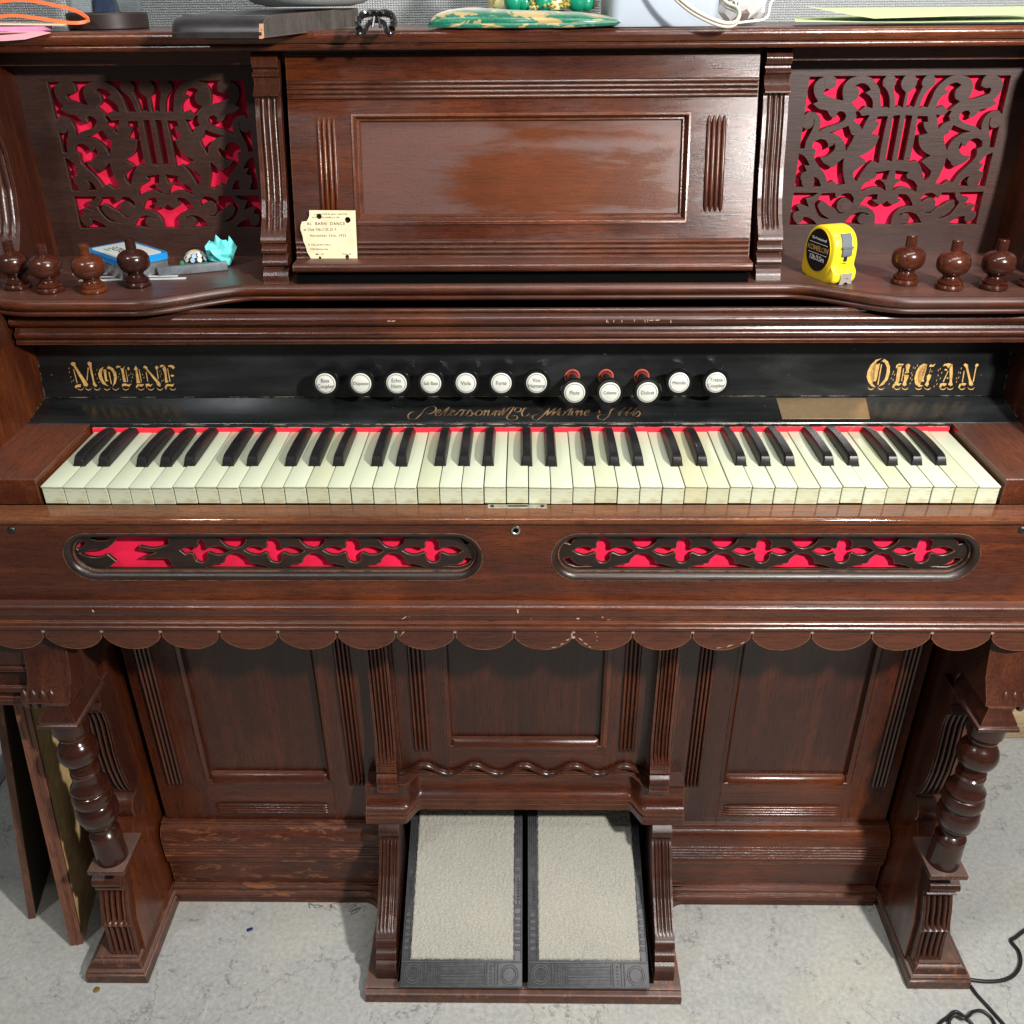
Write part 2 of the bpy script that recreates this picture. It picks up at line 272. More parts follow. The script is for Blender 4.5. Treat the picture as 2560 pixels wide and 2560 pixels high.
def loft(prof, xs, yf, bm=None):
    """closed profile (dy, z, follow) carried along x, shifted in y by yf(x)*follow"""
    n = len(prof); vs = []; fs = []
    for x in xs: vs += [(x, p[0] + yf(x) * p[2], p[1]) for p in prof]
    for k in range(len(xs) - 1):
        for i in range(n): j = (i + 1) % n; fs.append((k * n + i, k * n + j, (k + 1) * n + j, (k + 1) * n + i))
    m = (len(xs) - 1) * n; fs += [tuple(range(n)), tuple(range(m + n - 1, m - 1, -1))]
    return bm_from(vs, fs, bm)
def resample(pts, n):
    d = [0]
    for a, b in zip(pts, pts[1:]): d.append(d[-1] + math.dist(a, b))
    out = []; j = 0
    for i in range(n):
        t = d[-1] * i / (n - 1)
        while j < len(d) - 2 and d[j + 1] < t: j += 1
        u = (t - d[j]) / max(1e-9, d[j + 1] - d[j]); out.append(tuple(a + (b - a) * u for a, b in zip(pts[j], pts[j + 1])))
    return out
def catmull(pts, k=4, closed=True, corner=55):
    n = len(pts); out = []
    P = [Vector(p) for p in pts]
    def tang(i):
        if not closed and (i == 0 or i == n - 1): return Vector([0] * len(pts[0]))
        a, b, c = P[(i - 1) % n], P[i], P[(i + 1) % n]; u, v = b - a, c - b
        if u.length < 1e-9 or v.length < 1e-9 or u.angle(v) > radians(corner): return None
        return (u.normalized() + v.normalized()) * 0.5
    T = [tang(i) for i in range(n)]
    for i in range(n if closed else n - 1):
        a, b = P[i], P[(i + 1) % n]; l = (b - a).length; d = (b - a)
        ta = T[i] * l if T[i] is not None else d * 0.9; tb = T[(i + 1) % n] * l if T[(i + 1) % n] is not None else d * 0.9
        for s in range(k):
            t = s / k; t2, t3 = t * t, t * t * t
            out.append(tuple(a * (2 * t3 - 3 * t2 + 1) + ta * (t3 - 2 * t2 + t) + b * (-2 * t3 + 3 * t2) + tb * (t3 - t2)))
    if not closed: out.append(tuple(P[-1]))
    return out
def smooth01(t): t = max(0, min(1, t)); return t * t * (3 - 2 * t)
def bracket(x0, x1, prof, yback, n=4, zr=None, depth=0.003, nu=41, ns=90, m=0.12, bm=None):
    """front profile (y,z) extruded over x0..x1 with reeding cut into it between heights zr"""
    P = resample(prof, ns); vs = []; fs = []
    for (y, z) in P:
        for j in range(nu):
            t = j / (nu - 1); x = x0 + (x1 - x0) * t; g = 0
            for (za, zb, dp) in (zr or []):
                if za < z < zb and m < t < 1 - m:
                    fade = smooth01((z - za) / 0.006) * smooth01((zb - z) / 0.006); q = (t - m) / (1 - 2 * m)
                    g += dp * (1 - abs(sin(pi * n * q)) ** 0.7) * fade
            vs.append((x, y + g, z))
    for k in range(len(P) - 1):
        for j in range(nu - 1): a = k * nu + j; fs.append((a, a + 1, a + nu + 1, a + nu))
    b0 = len(vs)
    for (y, z) in P: vs += [(x0, max(yback, y + 0.001), z), (x1, max(yback, y + 0.001), z)]
    for k in range(len(P) - 1):
        a = k * nu; fs.append((a, a + nu, b0 + 2 * k + 2, b0 + 2 * k)); a = k * nu + nu - 1; fs.append((a + nu, a, b0 + 2 * k + 1, b0 + 2 * k + 3))
    fs.append(tuple(range(0, nu)) + (b0 + 1, b0)); e = (len(P) - 1) * nu; q = b0 + 2 * (len(P) - 1)
    fs.append(tuple(range(e + nu - 1, e - 1, -1)) + (q, q + 1))
    return bm_from(vs, fs, bm)
def lathe(prof, n=40, bm=None, M=None, cap=True):
    M = M or Matrix(); vs = []; fs = []
    for (r, z) in prof: vs += [tuple(M @ Vector((r * cos(2 * pi * i / n), r * sin(2 * pi * i / n), z))) for i in range(n)]
    for k in range(len(prof) - 1):
        for i in range(n): j = (i + 1) % n; fs.append((k * n + i, k * n + j, (k + 1) * n + j, (k + 1) * n + i))
    if cap: fs += [tuple(range(n - 1, -1, -1)), tuple(range((len(prof) - 1) * n, len(prof) * n))]
    return bm_from(vs, fs, bm)
def ring(path, prof, y, bm=None):
    """closed path in the x-z plane; prof = (inward offset, y offset) rows"""
    n = len(path); vs = []; fs = []; nr = []
    A = sum(path[i][0] * path[(i + 1) % n][1] - path[(i + 1) % n][0] * path[i][1] for i in range(n)); s = 1 if A > 0 else -1
    for i in range(n):
        a, b, c = (Vector(path[(i - 1) % n]), Vector(path[i]), Vector(path[(i + 1) % n])); u = (b - a).normalized(); v = (c - b).normalized()
        n1 = Vector((-u.y, u.x)) * s; n2 = Vector((-v.y, v.x)) * s; nn = n1 + n2; nr.append(nn / max(0.3, nn.dot(n1)) if nn.length > 1e-6 else n1)
    for (o, dy) in prof: vs += [(path[i][0] + nr[i].x * o, y + dy, path[i][1] + nr[i].y * o) for i in range(n)]
    for k in range(len(prof) - 1):
        for i in range(n): j = (i + 1) % n; fs.append((k * n + i, k * n + j, (k + 1) * n + j, (k + 1) * n + i))
    return bm_from(vs, fs, bm)
def stadium(x0, x1, z0, z1, n=14):
    r = (z1 - z0) / 2; zc = (z0 + z1) / 2
    return [(x1 - r + r * cos(a), zc + r * sin(a)) for a in [(-pi / 2 + pi * i / n) for i in range(n + 1)]] + [(x0 + r - r * cos(a), zc - r * sin(a)) for a in [(-pi / 2 + pi * i / n) for i in range(n + 1)]]
RX = Matrix.Rotation(pi / 2, 4, 'X')
def plate_mesh(outer, holes, thick, bev=0.0):
    cu = bpy.data.curves.new('plate', 'CURVE'); cu.dimensions = '2D'; cu.fill_mode = 'BOTH'; cu.extrude = thick / 2 - bev; cu.bevel_depth = bev; cu.bevel_resolution = 0; cu.offset = -bev
    for poly in [outer] + list(holes):
        sp = cu.splines.new('POLY'); sp.points.add(len(poly) - 1); sp.use_cyclic_u = True
        for p, q in zip(sp.points, poly): p.co = (q[0], q[1], 0, 1)
    o = bpy.data.objects.new('plate', cu); COL.objects.link(o); bpy.context.view_layer.update()
    me = bpy.data.meshes.new_from_object(o.evaluated_get(bpy.context.evaluated_depsgraph_get())); bpy.data.objects.remove(o); bpy.data.curves.remove(cu); return me
def plate(name, outer, holes, y0, thick, mat, parent, bev=0.0, ang=35, fn=None):
    me = plate_mesh(outer, holes, thick, bev); me.transform(Matrix.Translation((0, y0 + thick / 2, 0)) @ RX)
    if fn:
        for v in me.vertices: v.co = fn(v.co)
    bm = bmesh.new(); bm.from_mesh(me); bpy.data.meshes.remove(me); bmesh.ops.remove_doubles(bm, verts=bm.verts[:], dist=1e-6)
    return part(name, bm, mat, parent, ang)
def flat(name, polys, fn, mat, parent):
    bm = bmesh.new()
    for p in polys:
        f = [bm.verts.new(fn(*q)) for q in p]
        try: bm.faces.new(f)
        except ValueError: pass
    bmesh.ops.triangulate(bm, faces=bm.faces[:]); me = bpy.data.meshes.new(name); bm.to_mesh(me); bm.free(); me.materials.append(mat)
    o = bpy.data.objects.new(name, me); COL.objects.link(o); o.parent = parent; return o
def text(name, body, size, M, mat, parent, ext=0.00012, align='CENTER', sx=1.0, spacing=1.0, shear=0.0, off=0.0):
    cu = bpy.data.curves.new(name, 'FONT'); cu.body = body; cu.size = size; cu.align_x = align; cu.align_y = 'CENTER'; cu.extrude = ext; cu.space_character = spacing; cu.shear = shear; cu.resolution_u = 3; cu.offset = off
    o = bpy.data.objects.new(name, cu); COL.objects.link(o); bpy.context.view_layer.update()
    me = bpy.data.meshes.new_from_object(o.evaluated_get(bpy.context.evaluated_depsgraph_get())); bpy.data.objects.remove(o); bpy.data.curves.remove(cu)
    me.transform(M @ Matrix.Diagonal((sx, 1, 1, 1))); me.materials.clear(); me.materials.append(mat)
    o = bpy.data.objects.new(name, me); COL.objects.link(o); o.parent = parent; return o
def frame(o, xd, yd):
    """matrix with local x along xd, y along yd, origin o"""
    x = Vector(xd).normalized(); z = x.cross(Vector(yd)).normalized(); y = z.cross(x)
    return Matrix(((x.x, y.x, z.x, o[0]), (x.y, y.y, z.y, o[1]), (x.z, y.z, z.z, o[2]), (0, 0, 0, 1)))
def tube(pts, r, n=8, bm=None, closed=False, caps=True):
    P = [Vector(p) for p in pts]; vs = []; fs = []; m = len(P); up = Vector((0.13, 0.21, 0.97))
    for i, p in enumerate(P):
        t = (P[(i + 1) % m] - P[i - 1]) if closed or 0 < i < m - 1 else ((P[1] - P[0]) if i == 0 else (P[-1] - P[-2]))
        t.normalize(); a = t.cross(up); a = a.normalized() if a.length > 1e-4 else Vector((1, 0, 0)); b = t.cross(a)
        rr = r[i] if isinstance(r, (list, tuple)) else r
        vs += [tuple(p + (a * cos(2 * pi * j / n) + b * sin(2 * pi * j / n)) * rr) for j in range(n)]
    for k in range(m if closed else m - 1):
        for j in range(n): a = k * n; b = ((k + 1) % m) * n; fs.append((a + j, a + (j + 1) % n, b + (j + 1) % n, b + j))
    if not closed and caps: fs += [tuple(range(n)), tuple(range((m - 1) * n, m * n))]
    return bm_from(vs, fs, bm)
def reeds(a0, a1, b0, b1, n, y, h=0.003, vertical=True, tip=0.008, bm=None, lean=None):
    """n half-round reeds side by side: across a0..a1, along b0..b1, standing proud of plane y"""
    bm = bm or bmesh.new(); w = (a1 - a0) / n; K = 7
    for i in range(n):
        c = a0 + w * (i + 0.5); st = [0, tip * .35, tip, (b1 - b0) / 2, (b1 - b0) - tip, (b1 - b0) - tip * .35, (b1 - b0)]; sc = [0.05, .6, 1, 1, 1, .6, 0.05]; vs = []; fs = []
        for s, q in zip(st, sc):
            for k in range(K):
                t = pi * k / (K - 1); aa = c - cos(t) * w * .47 * q; yy = y - sin(t) * h * q + 0.0004; bb = b0 + s
                vs.append((aa, yy, bb) if vertical else (bb, yy, aa))
        for s in range(len(st) - 1):
            for k in range(K - 1): a = s * K + k; fs.append((a, a + 1, a + K + 1, a + K))
        bm_from(vs, fs, bm)
    if lean:
        for v in bm.verts: v.co = lean(v.co)
    return bm
FRET=[[[-0.1174,1.109],[-0.0994,1.1089],[-0.1068,1.105],[-0.1097,1.0985],[-0.1076,1.0892],[-0.1025,1.0827],[-0.1079,1.0798],[-0.1001,1.0744],[-0.0903,1.0723],[-0.0861,1.0669],[-0.0818,1.0641],[-0.0775,1.0648],[-0.0788,1.0688],[-0.0756,1.0718],[-0.0704,1.0708],[-0.0668,1.0667],[-0.0676,1.0627],[-0.0722,1.0593],[-0.0813,1.0563],[-0.0897,1.0536],[-0.0962,1.0495],[-0.0952,1.0567],[-0.0973,1.0649],[-0.1032,1.0703],[-0.1114,1.0717],[-0.1174,1.0674]],[[-0.0917,1.1099],[-0.0607,1.1092],[-0.0689,1.1068],[-0.0744,1.1009],[-0.0756,1.093],[-0.0731,1.0834],[-0.0813,1.085],[-0.0958,1.0898],[-0.0972,1.0938],[-0.0941,1.0973],[-0.0881,1.0964],[-0.0841,1.0983],[-0.0842,1.1036],[-0.0877,1.1075]],[[-0.0507,1.1097],[-0.027,1.1098],[-0.0305,1.1052],[-0.0302,1.0993],[-0.0242,1.094],[-0.0201,1.0873],[-0.0173,1.0746],[-0.0217,1.0763],[-0.0273,1.0753],[-0.0297,1.0847],[-0.0321,1.094],[-0.0379,1.102],[-0.0445,1.1073]],[[-0.0612,1.0995],[-0.0551,1.1018],[-0.0475,1.0994],[-0.0431,1.0948],[-0.049,1.0915],[-0.0425,1.0875],[-0.0384,1.0821],[-0.0374,1.0747],[-0.0459,1.0774],[-0.049,1.0741],[-0.053,1.0718],[-0.0565,1.0755],[-0.0636,1.0816],[-0.058,1.0842],[-0.0558,1.0889],[-0.056,1.0942]],[[-0.0185,1.11],[-0.0027,1.1102],[-0.0076,1.1057],[-0.0081,1.1005],[-0.0048,1.0945],[-0.0015,1.0912],[-0.0019,1.0832],[-0.0018,1.0752],[-0.0066,1.0776],[-0.0113,1.0755],[-0.0125,1.0833],[-0.0155,1.0939],[-0.0174,1.1006],[-0.0156,1.1045]],[[-0.0565,1.0712],[-0.053,1.0718],[-0.0485,1.0666],[-0.0391,1.0673],[-0.0423,1.0605],[-0.0452,1.0516],[-0.0498,1.0571],[-0.0567,1.0608],[-0.0542,1.066]],[[-0.0293,1.0658],[-0.0176,1.066],[-0.0183,1.0535],[-0.019,1.0369],[-0.0186,1.0136],[-0.0266,1.0165],[-0.0335,1.0087],[-0.0412,0.9922],[-0.0463,0.9973],[-0.0469,1.0038],[-0.0396,1.0095],[-0.0329,1.0144],[-0.0365,1.018],[-0.0428,1.0213],[-0.0321,1.0271],[-0.0259,1.0341],[-0.0233,1.0445],[-0.0333,1.0467],[-0.0279,1.0535],[-0.0259,1.059],[-0.0311,1.0597]],[[-0.0111,1.0664],[-0.0032,1.0671],[-0.003,1.0424],[-0.0031,1.015],[-0.0072,1.0168],[-0.0108,1.0164],[-0.0111,1.0424]],[[-0.1171,1.0575],[-0.1106,1.0551],[-0.1057,1.0574],[-0.1038,1.0642],[-0.1034,1.0567],[-0.1065,1.0471],[-0.1098,1.0388],[-0.1108,1.0304],[-0.1183,1.0307]],[[-0.0848,1.0481],[-0.0746,1.051],[-0.0621,1.0558],[-0.0601,1.051],[-0.0528,1.0489],[-0.0551,1.0385],[-0.0605,1.0276],[-0.063,1.0357],[-0.0689,1.0427],[-0.0769,1.0472]],[[-0.1017,1.0317],[-0.1007,1.0373],[-0.0938,1.0412],[-0.0877,1.04],[-0.0834,1.0358],[-0.0823,1.0316],[-0.0765,1.0344],[-0.0757,1.0372],[-0.0738,1.0316],[-0.0767,1.026],[-0.0834,1.0211],[-0.0908,1.0204],[-0.0853,1.014],[-0.0774,1.0111],[-0.0688,1.0139],[-0.0615,1.0195],[-0.0613,1.0117],[-0.0594,1.0017],[-0.0551,0.9893],[-0.0633,0.9879],[-0.0702,0.9938],[-0.0757,0.9902],[-0.082,1.0018],[-0.0927,1.0133],[-0.0971,1.0204],[-0.0962,1.0289]],[[-0.1171,1.0248],[-0.1097,1.0219],[-0.1014,1.0112],[-0.1082,1.0115],[-0.1043,1.0045],[-0.11,1.0026],[-0.1107,0.9961],[-0.106,0.9896],[-0.0982,0.9881],[-0.0943,0.9924],[-0.0943,0.9982],[-0.0886,0.9953],[-0.084,0.9866],[-0.118,0.986]],[[-0.0204,1.0029],[-0.0035,1.005],[-0.0053,0.9942],[-0.0128,0.9938],[-0.0065,0.9884],[-0.0037,0.9811],[-0.0128,0.9855],[-0.0233,0.9848],[-0.0338,0.9797],[-0.0335,0.987],[-0.0277,0.9928],[-0.0192,0.9957],[-0.0175,0.9993]],[[-0.1168,0.9797],[-0.0863,0.9793],[-0.0917,0.9749],[-0.1006,0.9727],[-0.0952,0.9623],[-0.1057,0.9653],[-0.1101,0.9638],[-0.1061,0.9579],[-0.1127,0.9556],[-0.1136,0.9511],[-0.1104,0.9451],[-0.1049,0.9446],[-0.1019,0.9503],[-0.0957,0.9503],[-0.0848,0.9442],[-0.0827,0.9409],[-0.1175,0.9404]],[[-0.0816,0.9788],[-0.0657,0.9792],[-0.063,0.9718],[-0.0542,0.9784],[-0.0465,0.9783],[-0.0413,0.9724],[-0.0415,0.9665],[-0.0502,0.9725],[-0.0563,0.9725],[-0.0601,0.9681],[-0.0604,0.9606],[-0.0566,0.9561],[-0.0472,0.9549],[-0.0563,0.954],[-0.0644,0.9614],[-0.0676,0.9622],[-0.0755,0.9681],[-0.0819,0.9699],[-0.0847,0.9637],[-0.0796,0.9555],[-0.0659,0.9469],[-0.0788,0.9502],[-0.086,0.9593],[-0.0893,0.9667],[-0.0838,0.9726]],[[-0.0482,0.9425],[-0.0392,0.9531],[-0.0274,0.956],[-0.0184,0.953],[-0.0248,0.95],[-0.0238,0.9406]],[[0.1174,1.0674],[0.1114,1.0717],[0.1032,1.0703],[0.0973,1.0649],[0.0952,1.0567],[0.0962,1.0495],[0.0897,1.0536],[0.0813,1.0563],[0.0722,1.0593],[0.0676,1.0627],[0.0668,1.0667],[0.0704,1.0708],[0.0756,1.0718],[0.0788,1.0688],[0.0775,1.0648],[0.0818,1.0641],[0.0861,1.0669],[0.0903,1.0723],[0.1001,1.0744],[0.1079,1.0798],[0.1025,1.0827],[0.1076,1.0892],[0.1097,1.0985],[0.1068,1.105],[0.0994,1.1089],[0.1174,1.109]],[[0.0877,1.1075],[0.0842,1.1036],[0.0841,1.0983],[0.0881,1.0964],[0.0941,1.0973],[0.0972,1.0938],[0.0958,1.0898],[0.0813,1.085],[0.0731,1.0834],[0.0756,1.093],[0.0744,1.1009],[0.0689,1.1068],[0.0607,1.1092],[0.0917,1.1099]],[[0.0445,1.1073],[0.0379,1.102],[0.0321,1.094],[0.0297,1.0847],[0.0273,1.0753],[0.0217,1.0763],[0.0173,1.0746],[0.0201,1.0873],[0.0242,1.094],[0.0302,1.0993],[0.0305,1.1052],[0.027,1.1098],[0.0507,1.1097]],[[0.056,1.0942],[0.0558,1.0889],[0.058,1.0842],[0.0636,1.0816],[0.0565,1.0755],[0.053,1.0718],[0.049,1.0741],[0.0459,1.0774],[0.0374,1.0747],[0.0384,1.0821],[0.0425,1.0875],[0.049,1.0915],[0.0431,1.0948],[0.0475,1.0994],[0.0551,1.1018],[0.0612,1.0995]],[[0.0156,1.1045],[0.0174,1.1006],[0.0155,1.0939],[0.0125,1.0833],[0.0113,1.0755],[0.0066,1.0776],[0.0018,1.0752],[0.0019,1.0832],[0.0015,1.0912],[0.0048,1.0945],[0.0081,1.1005],[0.0076,1.1057],[0.0027,1.1102],[0.0185,1.11]],[[0.0542,1.066],[0.0567,1.0608],[0.0498,1.0571],[0.0452,1.0516],[0.0423,1.0605],[0.0391,1.0673],[0.0485,1.0666],[0.053,1.0718],[0.0565,1.0712]],[[0.0311,1.0597],[0.0259,1.059],[0.0279,1.0535],[0.0333,1.0467],[0.0233,1.0445],[0.0259,1.0341],[0.0321,1.0271],[0.0428,1.0213],[0.0365,1.018],[0.0329,1.0144],[0.0396,1.0095],[0.0469,1.0038],[0.0463,0.9973],[0.0412,0.9922],[0.0335,1.0087],[0.0266,1.0165],[0.0186,1.0136],[0.019,1.0369],[0.0183,1.0535],[0.0176,1.066],[0.0293,1.0658]],[[0.0111,1.0424],[0.0108,1.0164],[0.0072,1.0168],[0.0031,1.015],[0.003,1.0424],[0.0032,1.0671],[0.0111,1.0664]],[[0.1183,1.0307],[0.1108,1.0304],[0.1098,1.0388],[0.1065,1.0471],[0.1034,1.0567],[0.1038,1.0642],[0.1057,1.0574],[0.1106,1.0551],[0.1171,1.0575]],[[0.0769,1.0472],[0.0689,1.0427],[0.063,1.0357],[0.0605,1.0276],[0.0551,1.0385],[0.0528,1.0489],[0.0601,1.051],[0.0621,1.0558],[0.0746,1.051],[0.0848,1.0481]],[[0.0962,1.0289],[0.0971,1.0204],[0.0927,1.0133],[0.082,1.0018],[0.0757,0.9902],[0.0702,0.9938],[0.0633,0.9879],[0.0551,0.9893],[0.0594,1.0017],[0.0613,1.0117],[0.0615,1.0195],[0.0688,1.0139],[0.0774,1.0111],[0.0853,1.014],[0.0908,1.0204],[0.0834,1.0211],[0.0767,1.026],[0.0738,1.0316],[0.0757,1.0372],[0.0765,1.0344],[0.0823,1.0316],[0.0834,1.0358],[0.0877,1.04],[0.0938,1.0412],[0.1007,1.0373],[0.1017,1.0317]],[[0.118,0.986],[0.084,0.9866],[0.0886,0.9953],[0.0943,0.9982],[0.0943,0.9924],[0.0982,0.9881],[0.106,0.9896],[0.1107,0.9961],[0.11,1.0026],[0.1043,1.0045],[0.1082,1.0115],[0.1014,1.0112],[0.1097,1.0219],[0.1171,1.0248]],[[0.0175,0.9993],[0.0192,0.9957],[0.0277,0.9928],[0.0335,0.987],[0.0338,0.9797],[0.0233,0.9848],[0.0128,0.9855],[0.0037,0.9811],[0.0065,0.9884],[0.0128,0.9938],[0.0053,0.9942],[0.0035,1.005],[0.0204,1.0029]],[[0.1175,0.9404],[0.0827,0.9409],[0.0848,0.9442],[0.0957,0.9503],[0.1019,0.9503],[0.1049,0.9446],[0.1104,0.9451],[0.1136,0.9511],[0.1127,0.9556],[0.1061,0.9579],[0.1101,0.9638],[0.1057,0.9653],[0.0952,0.9623],[0.1006,0.9727],[0.0917,0.9749],[0.0863,0.9793],[0.1168,0.9797]],[[0.0838,0.9726],[0.0893,0.9667],[0.086,0.9593],[0.0788,0.9502],[0.0659,0.9469],[0.0796,0.9555],[0.0847,0.9637],[0.0819,0.9699],[0.0755,0.9681],[0.0676,0.9622],[0.0644,0.9614],[0.0563,0.954],[0.0472,0.9549],[0.0566,0.9561],[0.0604,0.9606],[0.0601,0.9681],[0.0563,0.9725],[0.0502,0.9725],[0.0415,0.9665],[0.0413,0.9724],[0.0465,0.9783],[0.0542,0.9784],[0.063,0.9718],[0.0657,0.9792],[0.0816,0.9788]],[[0.0238,0.9406],[0.0248,0.95],[0.0184,0.953],[0.0274,0.956],[0.0392,0.9531],[0.0482,0.9425]],[[-0.0332,0.9627],[-0.0285,0.9709],[-0.0219,0.9767],[-0.0129,0.9774],[-0.0125,0.9708],[-0.0177,0.9701],[-0.0108,0.9656],[-0.0046,0.9656],[0,0.9696],[0.0046,0.9656],[0.0108,0.9656],[0.0177,0.9701],[0.0125,0.9708],[0.0129,0.9774],[0.0219,0.9767],[0.0285,0.9709],[0.0332,0.9627],[0.0286,0.9629],[0.019,0.9604],[0.0115,0.9529],[0.0099,0.9405],[-0.0099,0.9405],[-0.0115,0.9529],[-0.019,0.9604],[-0.0286,0.9629]]]
